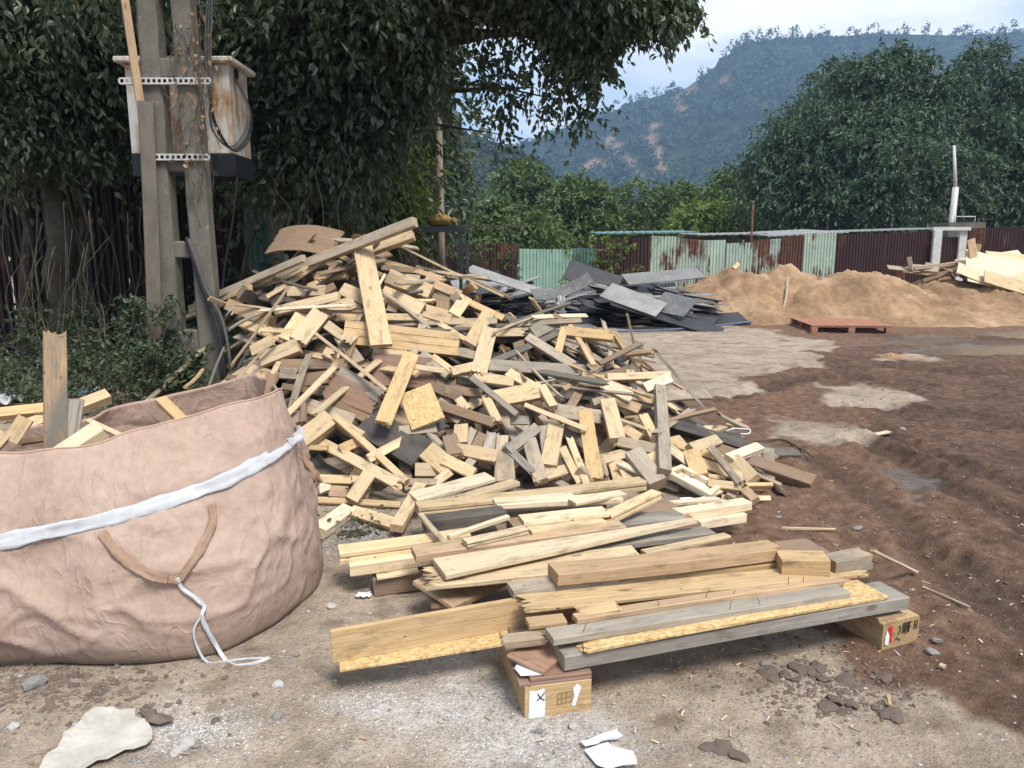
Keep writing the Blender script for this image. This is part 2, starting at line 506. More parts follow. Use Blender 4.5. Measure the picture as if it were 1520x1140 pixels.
def ground_fields(X, Y):
    wob = (fbm(X * 1.3 + 3, Y * 1.3, 5) - 0.5)
    wob2 = (fbm(X * 6 + 9, Y * 6, 4) - 0.5)
    scale = 0.25 + 0.04 * np.clip(Y, 0, 20)
    mud = sstep(-0.2, 0.2, in_poly(X, Y, MUD) + wob * scale * 2.2 + wob2 * 0.35)
    damp = sstep(-0.5, 0.7, in_poly(X, Y, DAMP) + wob * 2.0)
    for P in PALE:
        mud = mud * (1 - 0.85 * sstep(-0.35, 0.3, in_poly(X, Y, P) + wob * 1.3 + wob2 * 0.5))
    wet = np.zeros_like(X)
    for P in WET:
        wet = np.maximum(wet, sstep(-0.03, 0.10, in_poly(X, Y, P) + wob * 0.75 + wob2 * 0.28))
    pow_ = np.zeros_like(X)
    for P in POWDER:
        pow_ = np.maximum(pow_, sstep(-0.16, 0.14, in_poly(X, Y, P) + wob * 0.5 + wob2 * 0.3))
    z = (fbm(X * 0.7, Y * 0.7, 3) - 0.5) * 0.03 + (fbm(X * 5, Y * 5, 4) - 0.5) * 0.022 + (fbm(X * 18 + 4, Y * 18, 3) - 0.5) * 0.012
    rough = (fbm(X * 3.1 + 20, Y * 3.1, 5, 0.6) - 0.5)
    z = z + mud * (np.abs(rough) * -0.10 + 0.015 + (fbm(X * 9, Y * 9 + 40, 4, 0.6) - 0.5) * 0.045 + (fbm(X * 2.2 + 60, Y * 4 + 40, 4, 0.6) - 0.5) * 0.03)
    trk = np.zeros_like(X)
    for pts, w, dep in TRACKS:
        d, al = seg_dist(X + wob * 0.12, Y + wob2 * 0.06, pts)
        prof = np.exp(-(d / w) ** 4)
        berm = np.exp(-((d - w * 1.7) / (w * 0.55)) ** 2)
        tread = 0.6 + 0.4 * np.sin(al * 2 * math.pi / 0.13 + d / w * 1.5)
        z = z - prof * dep * tread + berm * dep * 0.7
        trk = np.maximum(trk, prof)
    z = z * (1 - wet * 0.9) - wet * 0.02
    return z, mud, damp, wet, pow_, trk

def axis_grid(lo, hi, dense_lo, dense_hi, step, growth=1.16):
    xs = list(np.arange(dense_lo, dense_hi, step))
    s, x = step, dense_hi
    while x < hi:
        xs.append(x); s *= growth; x += s
    xs.append(hi)
    s, x = step, dense_lo
    left = []
    while x > lo:
        s *= growth; x -= s; left.append(max(x, lo))
    return np.array(sorted(set(left + xs)))

def ys_grid():
    ys = [-900, -300, -90, -30, -10, -4, -1.5, 0.2]
    y, = (1.2,)
    while y < 22:
        ys.append(y); y += 0.016 + 0.0052 * max(y - 1.5, 0) ** 1.05
    s = 0.2
    while y < 1400:
        ys.append(y); s *= 1.18; y += s
    ys.append(1500)
    return np.array(ys)
gx = axis_grid(-1500, 1500, -2.6, 3.4, 0.022, 1.03)
gx = np.array([v for v in gx])
gy = ys_grid()
GX, GY = np.meshgrid(gx, gy)
gz, gmud, gdamp, gwet, gpow, gtrk = ground_fields(GX.ravel(), GY.ravel())
far = sstep(25, 60, np.hypot(GX, GY).ravel())
gz = gz * (1 - far)
ny, nx = GX.shape
idx = np.arange(nx * ny).reshape(ny, nx)
quads = np.stack([idx[:-1, :-1].ravel(), idx[:-1, 1:].ravel(), idx[1:, 1:].ravel(), idx[1:, :-1].ravel()], 1)
gV = np.stack([GX.ravel(), GY.ravel(), gz], 1)

def mat_ground():
    k = NT('yard_earth')
    co = k.coord()
    mud = k.attr('mud').outputs['Fac']; damp = k.attr('damp').outputs['Fac']
    wet = k.attr('wet').outputs['Fac']; pw = k.attr('powder').outputs['Fac']; trk = k.attr('trk').outputs['Fac']
    n1 = k.noise(co, 1.7, 6, 0.62); n2 = k.noise(co, 11, 5, 0.65); n3 = k.noise(co, 70, 4, 0.7); n4 = k.noise(co, 260, 2, 0.6)
    dry = k.ramp(n1, [(0.28, (0.28, 0.218, 0.165)), (0.5, (0.43, 0.345, 0.265)), (0.72, (0.53, 0.435, 0.34))])
    dry = k.mix(0.75, dry, k.ramp(n2, [(0.3, 0.66), (0.5, 0.98), (0.72, 1.2)]), 'MULTIPLY')
    dry = k.mix(k.ramp(k.noise(k.mapping(co, loc=(9, 2, 0)), 4.2, 6, 0.6), [(0.52, 0.0), (0.66, 0.55)]), dry, (0.15, 0.105, 0.07))
    brown = k.ramp(n2, [(0.28, (0.10, 0.056, 0.036)), (0.5, (0.19, 0.112, 0.073)), (0.75, (0.30, 0.19, 0.126))])
    wetmud = k.ramp(n2, [(0.3, (0.048, 0.028, 0.019)), (0.55, (0.12, 0.072, 0.049)), (0.8, (0.22, 0.14, 0.095))])
    dm = k.math('MULTIPLY', damp, k.ramp(n1, [(0.34, 0.15), (0.58, 1.0)]))
    mudc = k.mix(dm, brown, wetmud)
    mudc = k.mix(k.math('MULTIPLY', trk, 0.5), mudc, (0.05, 0.035, 0.027))
    me = k.math('ADD', mud, k.math('MULTIPLY', k.math('SUBTRACT', n3, 0.5), 0.5))
    c = k.mix(k.ramp(me, [(0.3, 0.0), (0.7, 1.0)]), dry, mudc)
    # spilled white powder and crumbs
    pe = k.math('MULTIPLY', pw, k.ramp(k.math('ADD', k.math('MULTIPLY', n2, 0.5), k.math('MULTIPLY', n3, 0.5)), [(0.34, 0.35), (0.56, 1.0)]))
    c = k.mix(k.math('MULTIPLY', pe, 0.7), c, (0.62, 0.60, 0.57))
    vo = k.n('TexVoronoi', Scale=95.0)
    k.t.links.new(co, vo.inputs['Vector'])
    sp = k.n('SeparateColor'); k.t.links.new(vo.outputs['Color'], sp.inputs[0])
    grit = k.math('MULTIPLY', k.ramp(vo.outputs['Distance'], [(0.22, 1.0), (0.34, 0.0)]), k.ramp(sp.outputs[0], [(0.7, 0.0), (0.72, 1.0)]))
    c = k.mix(k.math('MULTIPLY', grit, 0.55), c, k.ramp(sp.outputs[1], [(0.0, (0.09, 0.08, 0.075)), (0.5, (0.3, 0.27, 0.23)), (1.0, (0.5, 0.48, 0.44))]))
    c = k.mix(0.8, c, k.ramp(n3, [(0.3, 0.68), (0.7, 1.22)]), 'MULTIPLY')
    c = k.mix(0.4, c, k.ramp(n4, [(0.3, 0.75), (0.7, 1.18)]), 'MULTIPLY')
    wetc = (0.085, 0.075, 0.070)
    c = k.mix(k.math('MULTIPLY', wet, 0.7), c, wetc)
    r = k.math('SUBTRACT', 0.95, k.math('MULTIPLY', wet, 0.72))
    r = k.math('SUBTRACT', r, k.math('MULTIPLY', k.math('MULTIPLY', dm, mud), 0.12))
    k.base(c, r, 0.22)
    h = k.math('ADD', k.math('MULTIPLY', n3, 0.6), k.math('ADD', k.math('MULTIPLY', n2, 1.1), k.math('ADD', k.math('MULTIPLY', n4, 0.25), k.math('MULTIPLY', grit, 0.35))))
    h = k.math('MULTIPLY', h, k.math('SUBTRACT', 1.0, k.math('MULTIPLY', wet, 0.93)))
    k.bump(h, 0.9, 0.03)
    return k.m
M['ground'] = mat_ground()
g_me = np_mesh('ground', gV, quads, True, {'mud': ('FLOAT', gmud), 'damp': ('FLOAT', gdamp), 'wet': ('FLOAT', gwet),
                                         'powder': ('FLOAT', gpow), 'trk': ('FLOAT', gtrk)})
tag(link('ground', g_me, M['ground']), kind='structure')

def gz_at(x, y):
    a = ground_fields(np.array([x], float), np.array([y], float))[0][0]
    return float(a)

# ------------------------------------------------------------------ hills
def hill(name, ridge, foot, D_ridge, D_foot, nu, nv, rough, seed, scars=(), back=1.4):
    rx = np.array([r[0] for r in ridge], float); ry = np.array([r[1] for r in ridge], float)
    fx = np.array([f[0] for f in foot], float); fy = np.array([f[1] for f in foot], float)
    us = np.linspace(rx[0], rx[-1], nu)
    V, sc = [], []
    vs = list(np.linspace(0, 1, nv)) + [1.12, 1.3, back]
    pxs = np.interp(us, rx, ry)
    Rz, Rx = [], []
    for u, py in zip(us, pxs):
        p = PY(u, py, D_ridge); Rz.append(p.z)
        Rx.append((u - 760) / F / math.cos(TH))
    Rz = np.array(Rz)
    zf = np.array([PY(u, np.interp(u, fx, fy), D_foot).z for u in us])
    for v in vs:
        Yv = D_foot + (D_ridge - D_foot) * v
        Xv = np.array([ (u - 760) / F for u in us])
        if v <= 1:
            # profile rises quickest in the upper half, with gullies
            s = 0.55 * v + 0.45 * v * v
            z = zf + (Rz - zf) * s
        else:
            z = Rz - (Rz - zf) * (v - 1) * 1.2
        # true x so that a point keeps its bearing on the hill face
        dep = np.full_like(z, Yv)
        X = Xv * (dep * math.cos(TH) + (CH - z) * math.sin(TH))
        n = fbm(X / rough + seed, dep / rough * 0.45 + seed * 2, 6) - 0.5
        amp = (Rz - zf) * 0.20 * np.sin(math.pi * min(max(v, 0), 1)) ** 0.7
        z = z + (n - 0.14 * min(1, v * 1.5)) * amp * 2.0 - (Rz - zf) * 0.008 * v + (fbm(X / (rough * .18), dep / (rough * .18), 4) - .5) * (Rz - zf) * 0.05 * (0.2 if v > 0.97 else 1)
        V.append(np.stack([X, dep, z], 1))
    V = np.array(V)
    nvv = len(vs)
    ii = np.arange(nvv * nu).reshape(nvv, nu)
    Q = np.stack([ii[:-1, :-1].ravel(), ii[:-1, 1:].ravel(), ii[1:, 1:].ravel(), ii[1:, :-1].ravel()], 1)
    Vf = V.reshape(-1, 3)
    px = np.empty(len(Vf)); py = np.empty(len(Vf))
    c = Vf[:, 1] * math.cos(TH) + (CH - Vf[:, 2]) * math.sin(TH)
    px = 760 + F * Vf[:, 0] / c
    py = 570 - F * (Vf[:, 1] * math.sin(TH) + (Vf[:, 2] - CH) * math.cos(TH)) / c
    scar = np.zeros(len(Vf))
    for pl, w in scars:
        d, _ = seg_dist(px + (fbm(px / 14, py / 14, 3) - .5) * 26, py + (fbm(px / 14 + 50, py / 14, 3) - .5) * 22, pl)
        scar = np.maximum(scar, 1 - sstep(w * 0.5, w * 1.1, d + (fbm(px / 5, py / 5, 3) - 0.5) * w * 1.5))
    return Vf, Q, scar, (nvv, nu)

def mat_hill():
    k = NT('forest_slope')
    co = k.coord()
    n = k.noise(co, 0.09, 7, 0.68); f = k.noise(co, 0.6, 5, 0.7)
    g = k.ramp(n, [(0.3, (0.018, 0.032, 0.014)), (0.55, (0.035, 0.055, 0.023)), (0.75, (0.07, 0.09, 0.04))])
    g = k.mix(0.7, g, k.ramp(f, [(0.3, 0.5), (0.7, 1.3)]), 'MULTIPLY')
    earth = k.ramp(f, [(0.3, (0.17, 0.11, 0.075)), (0.7, (0.32, 0.23, 0.16))])
    c = k.mix(k.attr('scar').outputs['Fac'], g, earth)
    k.base(c, 0.95, 0.1)
    k.bump(k.math('ADD', n, f), 1.0, 2.0)
    return k.m
M['hill'] = mat_hill()

RIDGE = [(250, 330), (480, 300), (700, 255), (780, 210), (850, 184), (900, 167), (960, 145), (1020, 128), (1060, 98), (1090, 72), (1110, 62), (1150, 54),
         (1240, 53), (1300, 47), (1400, 50), (1460, 48), (1520, 44), (1700, 60), (1900, 110), (2200, 170)]
m_scars = [([(968, 194), (962, 212), (972, 228), (982, 242), (974, 254)], 9), ([(905, 212), (918, 222), (930, 236), (948, 250), (952, 262)], 8), ([(905, 240), (880, 246), (866, 248)], 6),
           ([(1008, 148), (1018, 138), (1032, 132)], 9), ([(1010, 150), (1014, 166)], 6), ([(1064, 126), (1072, 122)], 6)]
hv, hq, hs, hdim = hill('mountain', RIDGE, [(0, 372), (3000, 372)], 760, 330, 300, 110, 120.0, 3.0, m_scars)
tag(link('mountain', np_mesh('mountain', hv, hq, True, {'scar': ('FLOAT', hs)}), M['hill']), kind='structure')
RIDGE2 = [(-300, 260), (200, 215), (560, 190), (640, 188), (690, 196), (740, 210), (790, 238), (830, 262), (870, 285), (920, 310), (980, 325), (1050, 338), (1150, 345)]
h2v, h2q, h2s, h2dim = hill('near_hill', RIDGE2, [(-400, 380), (1400, 380)], 270, 130, 140, 50, 45.0, 8.0)
tag(link('wooded_hill', np_mesh('wooded_hill', h2v, h2q, True, {'scar': ('FLOAT', h2s * 0)}), M['hill']), kind='structure')

# ------------------------------------------------------------------ foliage
def unit(a):
    return a / np.maximum(np.linalg.norm(a, axis=1, keepdims=True), 1e-9)

def leaf_mesh(name, P, D, Nn, Ln, Wd, rv, fold=0.12):
    """kite shaped leaves, two quads folded on the midrib"""
    D = unit(D); S = unit(np.cross(D, Nn)); N2 = np.cross(S, D)
    L = Ln[:, None]; W = Wd[:, None]
    v0 = P
    v1 = P + D * L * 0.34 + S * W * 0.5 + N2 * W * fold
    v2 = P + D * L * 0.72 + S * W * 0.33 + N2 * W * fold * .6
    v3 = P + D * L - N2 * L * 0.10
    v4 = P + D * L * 0.72 - S * W * 0.33 + N2 * W * fold * .6
    v5 = P + D * L * 0.34 - S * W * 0.5 + N2 * W * fold
    V = np.stack([v0, v1, v2, v3, v4, v5], 1).reshape(-1, 3)
    b = np.arange(len(P))[:, None] * 6
    Q = np.concatenate([b + np.array([[0, 1, 2, 3]]), b + np.array([[0, 3, 4, 5]])])
    return np_mesh(name, V, Q, False, {'rnd': ('FLOAT', np.repeat(rv, 6))})

def sprays(P, D, S, nl, leafL, ratio=0.5, droop=0.5, hang=0.6, spread=0.8, tone=None):
    """leafy shoots: P root, D direction, S length; nl leaves along each"""
    n = len(P)
    D = unit(D)
    t = (np.arange(nl) + 0.5) / nl
    T = t[None, :, None]
    pos = P[:, None] + D[:, None] * S[:, None, None] * T + np.array([0, 0, -1.0]) * (droop * S[:, None, None] * T * T)
    pos = pos + rs.normal(0, 1, (n, nl, 3)) * (S[:, None, None] * 0.05)
    ld = D[:, None] * 0.55 + rs.normal(0, spread, (n, nl, 3)) + np.array([0, 0, -hang])
    nn = rs.normal(0, 0.6, (n, nl, 3)) + np.array([0, 0, 0.8])
    sz = leafL * rs.uniform(0.65, 1.25, (n, nl))
    rv = np.clip((rs.rand(n, 1) if tone is None else tone[:, None]) * 0.55 + rs.rand(n, nl) * 0.45, 0, 1)
    return (pos.reshape(-1, 3), ld.reshape(-1, 3), nn.reshape(-1, 3), sz.ravel(), sz.ravel() * ratio, rv.ravel())

def ell(px, py, Y, rx, ry, rd=None):
    """ellipsoid whose outline is rx by ry photo pixels at distance Y"""
    c = PY(px, py, Y)
    k = (c - CAM).dot(FW) / F
    return (c, rx * k, (rd if rd is not None else rx * k), ry * k)

def crown_points(ells, n, inner=0.55, up=0.0):
    w = np.array([e[1] * e[3] + e[2] * e[3] for e in ells]); w = w / w.sum()
    ch = rs.choice(len(ells), n, p=w)
    Cc = np.array([tuple(e[0]) for e in ells])[ch]
    R = np.array([(e[1], e[2], e[3]) for e in ells])[ch]
    d = unit(rs.normal(0, 1, (n, 3)))
    r = inner + (1 - inner) * np.sqrt(rs.rand(n, 1))
    P = Cc + d * R * r
    D = d * 0.8 + rs.normal(0, 0.45, (n, 3)) + np.array([0, 0, up])
    return P, D

def lumpy(ells, n, k, f, rmin=0.28, rmax=0.5):
    """break big crown ellipsoids into clumps sitting on their surface"""
    out = []
    w = np.array([e[1] * e[3] for e in ells]); w = w / w.sum()
    for i in range(n):
        e = ells[rs.choice(len(ells), p=w)]
        d = unit(rs.normal(0, 1, (1, 3)))[0]
        if d[2] < -0.75: d[2] *= -1
        r = rs.uniform(*k)
        c = e[0] + Vector((d[0] * e[1] * r, d[1] * e[2] * r, d[2] * e[3] * r))
        s = rs.uniform(rmin, rmax) * min(e[1], e[3])
        out.append((c, s, s, s * f))
    return out

def limb_path(a, b, sag=0.15, n=8, wob=0.06):
    a, b = Vector(a), Vector(b)
    L = (b - a).length
    mid = (a + b) / 2 + Vector((rnd.uniform(-1, 1), rnd.uniform(-1, 1), rnd.uniform(0, 1))) * L * sag
    pts = curve_pts([a, mid, b], n)
    return [p + Vector((rnd.uniform(-1, 1), rnd.uniform(-1, 1), 0)) * wob * L * 0.2 * (0 < i < n) for i, p in enumerate(pts)]

def tree(name, label, base, trunk_top, r, ells, n_spray, nl, leafL, S, leaf_mat, bark, group=None, ratio=.5, droop=.5, hang=.6, inner=.55,
         limbs=5, extra=None, cat='tree', spread=.8, up=0.0):
    base = Vector(base)
    o = empty(name, base)
    tag(o, label, cat, group)
    tp = Vector(trunk_top)
    pth = limb_path(base - Vector((0, 0, 0.1)), tp, 0.06, 10)
    flare = [r * (1.7 if i == 0 else 1.25 if i == 1 else 1.0 - 0.45 * i / 10) for i in range(11)]
    tubes_obj('trunk', [(pth, flare)], M[bark], o, sides=10)
    picks = sorted(range(len(ells)), key=lambda i: -ells[i][1])[:max(limbs, 0)]
    for i in picks:
        e = ells[i]
        st = pth[rnd.choice([7, 8, 9, 10])]
        lp = limb_path(st, e[0], 0.12, 8, 0.12)
        tubes_obj('limb', [(lp, [r * 0.5 * (1 - 0.85 * k / 8) for k in range(9)])], M[bark], o, sides=6)
    P, D = crown_points(ells, n_spray, inner, up)
    A = sprays(P, D, S * rs.uniform(0.6, 1.3, n_spray), nl, leafL, ratio, droop, hang, spread)
    if extra is not None:
        A = tuple(np.concatenate([a, b]) for a, b in zip(A, extra))
    link('crown', leaf_mesh('crown', *A), M[leaf_mat], o)
    return o

# ---- far forest on the two hills: a mass nobody could count
def forest(name, hv, dim, scar, n, crown_r, rows, nleaf, lsize, label, ridge_extra=0, seed=1, skip=None):
    r = np.random.RandomState(seed)
    nv, nu = dim
    Vg = hv.reshape(nv, nu, 3); Sg = scar.reshape(nv, nu)
    iv = r.uniform(0, rows, n); iu = r.uniform(0, nu - 1.01, n)
    if ridge_extra:
        iv = np.concatenate([iv, np.full(ridge_extra, rows) - r.uniform(0, 2.5, ridge_extra)])
        iu = np.concatenate([iu, r.uniform(nu * .3, nu * 0.86, ridge_extra)])
    a = np.floor(iv).astype(int); b = np.floor(iu).astype(int)
    fa = (iv - a)[:, None]; fb = (iu - b)[:, None]
    P = (Vg[a, b] * (1 - fb) + Vg[a, b + 1] * fb) * (1 - fa) + (Vg[a + 1, b] * (1 - fb) + Vg[a + 1, b + 1] * fb) * fa
    keep = Sg[a, b] < 0.3
    P = P[keep]
    m = len(P)
    R = crown_r * r.uniform(0.55, 1.35, m)
    H = R * r.uniform(0.7, 1.2, m)
    if ridge_extra:
        nr = keep[-ridge_extra:].sum()
        H[-nr:] *= r.uniform(0.8, 1.5, nr); P[-nr:, 2] += crown_r * r.uniform(0.1, 1.9, nr); R[-nr:] *= 0.6
    d = r.normal(0, 1, (m, nleaf, 3)); d /= np.linalg.norm(d, axis=2, keepdims=True)
    d[:, :, 2] = np.abs(d[:, :, 2]) * 1.1 - 0.25
    rad = r.uniform(0.5, 1.0, (m, nleaf, 1))
    pos = P[:, None] + d * rad * np.stack([R, R, H], 1)[:, None] + np.array([0, 0, 0.4]) * R[:, None, None]
    Dr = np.cross(d, r.normal(0, 1, (m, nleaf, 3)))
    Ln = (lsize * R[:, None] * r.uniform(0.6, 1.3, (m, nleaf))).ravel()
    tone = np.clip(r.rand(m, 1) * 0.6 + r.rand(m, nleaf) * 0.4, 0, 1).ravel()
    me = leaf_mesh(name, pos.reshape(-1, 3), Dr.reshape(-1, 3), d.reshape(-1, 3), Ln, Ln * 0.8, tone)
    o = link(name, me, M['leaf_hill'])
    tag(o, label, 'forest', kind='stuff')
    return o
forest('mountain_forest', hv, hdim, hs, 9800, 4.8, 108, 16, 0.58, 'dense forest covering the hazy blue mountain', 420, 3)
forest('hill_forest', h2v, h2dim, h2s, 2600, 2.6, 48, 34, 0.5, 'green woods covering the nearer low hill', 0, 4)

# ---- big dark trees behind the right part of the fence
def big_tree(label, ells, base_px, n, seedn, limbs=6):
    b = G(*base_px) if base_px[1] > 372 else PY(base_px[0], 395, 36)
    b.z = 0
    cl = lumpy(ells, 64, (0.78, 1.02), 0.5, 0.3, 0.55)
    ells = [(e[0], e[1] * .7, e[2] * .7, e[3] * .7) for e in ells]
    return tree('spreading_tree', label, b, (b.x, b.y, 5.0), 0.42, ells + cl, int(n * 1.5), 12, 0.24, .95, 'leaf_big', 'bark', 'tall dark trees behind the fence',
                ratio=.42, droop=.55, hang=.55, inner=.72, limbs=limbs)
big_tree('huge dark bushy tree filling the right side behind the brown fence',
         [ell(1338, 112, 36.5, 46, 52, 1.8), ell(1288, 155, 36, 52, 56, 2.0), ell(1225, 195, 35.5, 48, 52, 1.9), ell(1168, 235, 35.5, 40, 46, 1.6), ell(1145, 290, 35, 34, 42, 1.4), ell(1385, 165, 36, 46, 56, 1.8), ell(1300, 265, 34.5, 105, 80, 2.6), ell(1220, 300, 34.5, 60, 50, 1.9), ell(1360, 240, 34.8, 60, 70, 2.0)],
         (1300, 396), 4300, 1)
big_tree('dark tree at the right picture edge, right of the huge bushy tree',
         [ell(1458, 118, 37.5, 42, 50, 1.8), ell(1420, 190, 37, 46, 60, 1.8), ell(1505, 165, 37, 46, 58, 2.0), ell(1550, 150, 37.5, 50, 70, 2.2), ell(1480, 250, 36, 75, 70, 2.4), ell(1430, 305, 35.5, 60, 50, 2.0), ell(1560, 280, 36, 80, 80, 2.6)],
         (1490, 396), 3300, 2)
big_tree('narrow pointed dark tree left behind the huge bushy tree',
         [ell(1235, 165, 44, 42, 62, 2.2), ell(1205, 220, 43, 52, 60, 2.4)], (1225, 396), 900, 3, 2)

# ---- middle-distance trees behind the fence
def mid_tree(label, px, Y, ells, n, mat='leaf_mid', leafL=0.3, S=0.9, nl=10, limbs=4, r=0.16, bark='bark_pale', inner=.6, lump=14):
    b = PY(px, 390, Y); b.z = 0
    top = max(ells, key=lambda e: e[1])[0]
    cl = lumpy(ells, lump, (0.5, 1.0), 0.75, 0.3, 0.5) if lump else []
    return tree('leafy_tree', label, b, (b.x, b.y, max(top.z * 0.75, 1.2)), r, ells + cl, n, nl, leafL, S, mat, bark, 'trees between the fence and the hill',
                inner=inner, limbs=limbs)
mid_tree('round mid green tree standing tallest left of the gap below the hill', 775, 52, [ell(778, 275, 52, 32, 34, 1.4), ell(765, 318, 52, 34, 30, 1.6)], 900, leafL=.34)
mid_tree('wide bushy green tree behind the mint green fence sheets', 860, 44, [ell(860, 308, 44, 42, 36, 1.7), ell(880, 335, 43.5, 32, 24, 1.4), ell(835, 335, 43.5, 28, 22, 1.3)], 1300, leafL=.3)
mid_tree('low feathery green bush behind the dark fence near the shed', 725, 38, [ell(722, 325, 38, 38, 28, 1.2), ell(755, 345, 37.5, 34, 18, 1.1), ell(800, 345, 37.5, 26, 18, 1.0), ell(700, 345, 37.5, 24, 22, 1.0)], 1100, leafL=.26)
mid_tree('thin pale stemmed tree with sparse crown behind the rusty fence', 955, 46, [ell(945, 295, 46, 26, 22, 1.0), ell(985, 300, 46.5, 26, 24, 1.0), ell(965, 322, 46, 36, 18, 1.2)], 300, leafL=.26, limbs=5, r=.1, inner=.4, lump=6)
mid_tree('pale stemmed sparse tree right of the thin one, leaves thinly spread', 1000, 48, [ell(1010, 292, 48, 22, 20, 1.0), ell(1030, 310, 48, 30, 24, 1.2)], 330, leafL=.26, limbs=4, r=.1, inner=.4, lump=6)
mid_tree('bright light green bush above the rusty fence sheets', 1060, 40, [ell(1055, 325, 40, 40, 18, 1.2), ell(1095, 320, 40.5, 26, 20, 1.0), ell(1030, 335, 39.5, 22, 14, .9)], 900, 'leaf_light', .26)
mid_tree('layered light tree with flat tiers of leaves left of the huge tree', 1100, 42, [ell(1090, 262, 42, 26, 7, .8), ell(1078, 286, 42, 24, 8, .8), ell(1105, 278, 42, 20, 8, .7), ell(1110, 305, 42, 30, 14, .9)], 420, 'leaf_mid', .28, r=.09, lump=0)
mid_tree('dark low scrub filling behind the fence under the thin trees', 920, 50, [ell(915, 335, 50, 50, 18, 1.4), ell(985, 340, 50, 50, 16, 1.4), ell(1120, 335, 50, 40, 20, 1.4)], 900, 'leaf_mid', .3, lump=10)
mid_tree('dark green tree right behind the thin concrete pole', 640, 30, [ell(630, 260, 30, 55, 85, 1.7), ell(660, 300, 29, 34, 52, 1.2), ell(590, 190, 31, 50, 60, 1.4)], 2200, 'leaf_ficus', .2, S=.7, bark='bark', r=.22)

# ---- near fig trees on the left, overhanging the yard
def wind_sprays(defs, leafL=0.1, nl=13, S=0.55, ratio=.5, hang=.75):
    """defs: (px, py, Y, rx, ry, rd, count) clumps of drooping shoots"""
    out = []
    for px, py, Y, rx, ry, rd, n in defs:
        P, D = crown_points([ell(px, py, Y, rx, ry, rd)], n, 0.25)
        tone = np.clip(rs.normal(rs.uniform(0.25, 0.75), 0.18, n), 0, 1)
        out.append(sprays(P, D * np.array([1, 1, .6]), S * rs.uniform(0.6, 1.35, n), nl, leafL, ratio, 0.6, hang, 0.55, tone))
    return tuple(np.concatenate(c) for c in zip(*out))

def fig_tree(label, base, top, r, defs, limb_ends, leaf='leaf_ficus', leafL=.1, nl=13, S=.55, roots=0, name='fig_tree', group='overhanging trees on the left', bark='bark', fringe=None, hang=.75):
    base = Vector(base)
    o = empty(name, base); tag(o, label, 'tree', group)
    pth = limb_path(base - Vector((0, 0, 0.1)), top, 0.05, 12)
    tubes_obj('trunk', [(pth, [r * (1.6 if i == 0 else 1.2 if i == 1 else 1 - .4 * i / 12) for i in range(13)])], M[bark], o, sides=12)
    for e, st, rr in limb_ends:
        lp = limb_path(pth[st], e, 0.10, 12, 0.10)
        tubes_obj('limb', [(lp, [rr * (1 - .85 * k / 12) for k in range(13)])], M[bark], o, sides=7)
    for k in range(roots):                       # hanging aerial roots
        a = Vector(top) + Vector((rnd.uniform(-.5, .5), rnd.uniform(-.4, .1), rnd.uniform(-.3, .4)))
        b = Vector((a.x + rnd.uniform(-.25, .25), a.y + rnd.uniform(-.1, .1), rnd.uniform(0.0, .9)))
        tubes_obj('aerial_root', [(limb_path(a, b, .05, 8, .2), rnd.uniform(.008, .03))], M['bark'], o, sides=5)
    A = wind_sprays(defs, leafL, nl, S, hang=hang)
    if fringe:
        A = tuple(np.concatenate([a, b]) for a, b in zip(A, wind_sprays(fringe, leafL * .8, 8, .22, hang=.9)))
    link('crown', leaf_mesh('crown', *A), M[leaf], o)
    return o

FRINGE = [(680, -40, 8.4, 90, 46, .6, 760), (785, -32, 8.2, 80, 46, .5, 760), (870, -8, 8.0, 70, 48, .5, 560), (940, -2, 7.8, 55, 36, .4, 330), (985, 8, 7.8, 34, 24, .3, 110), (1012, 22, 7.8, 14, 14, .15, 22),
          (610, 50, 8.6, 30, 45, .4, 200), (850, 45, 8.2, 46, 36, .35, 300), (855, 98, 8.2, 36, 28, .25, 80), (795, 105, 8.3, 24, 30, .2, 14), (705, 55, 8.6, 40, 22, .3, 14), (765, 35, 8.4, 36, 22, .3, 40), (885, 72, 8.0, 22, 26, .2, 80),
          (578, 150, 8.9, 30, 50, .4, 190), (565, 60, 8.7, 60, 60, .5, 330), (622, 110, 8.7, 14, 26, .3, 16),
          *[(px + 5 * math.sin(i * 1.3), py, 8.3, 6, 7, .06, 2) for px, y0, y1 in ((742, 85, 235), (750, 80, 170), (886, 90, 185), (908, 50, 110), (818, 130, 180), (782, 120, 165), (702, 80, 135), (1010, 25, 58), (862, 140, 195), (672, 90, 160), (930, 35, 75), (655, 120, 190), (722, 80, 150), (840, 140, 190)) for i, py in enumerate(range(y0, y1, 11))]]
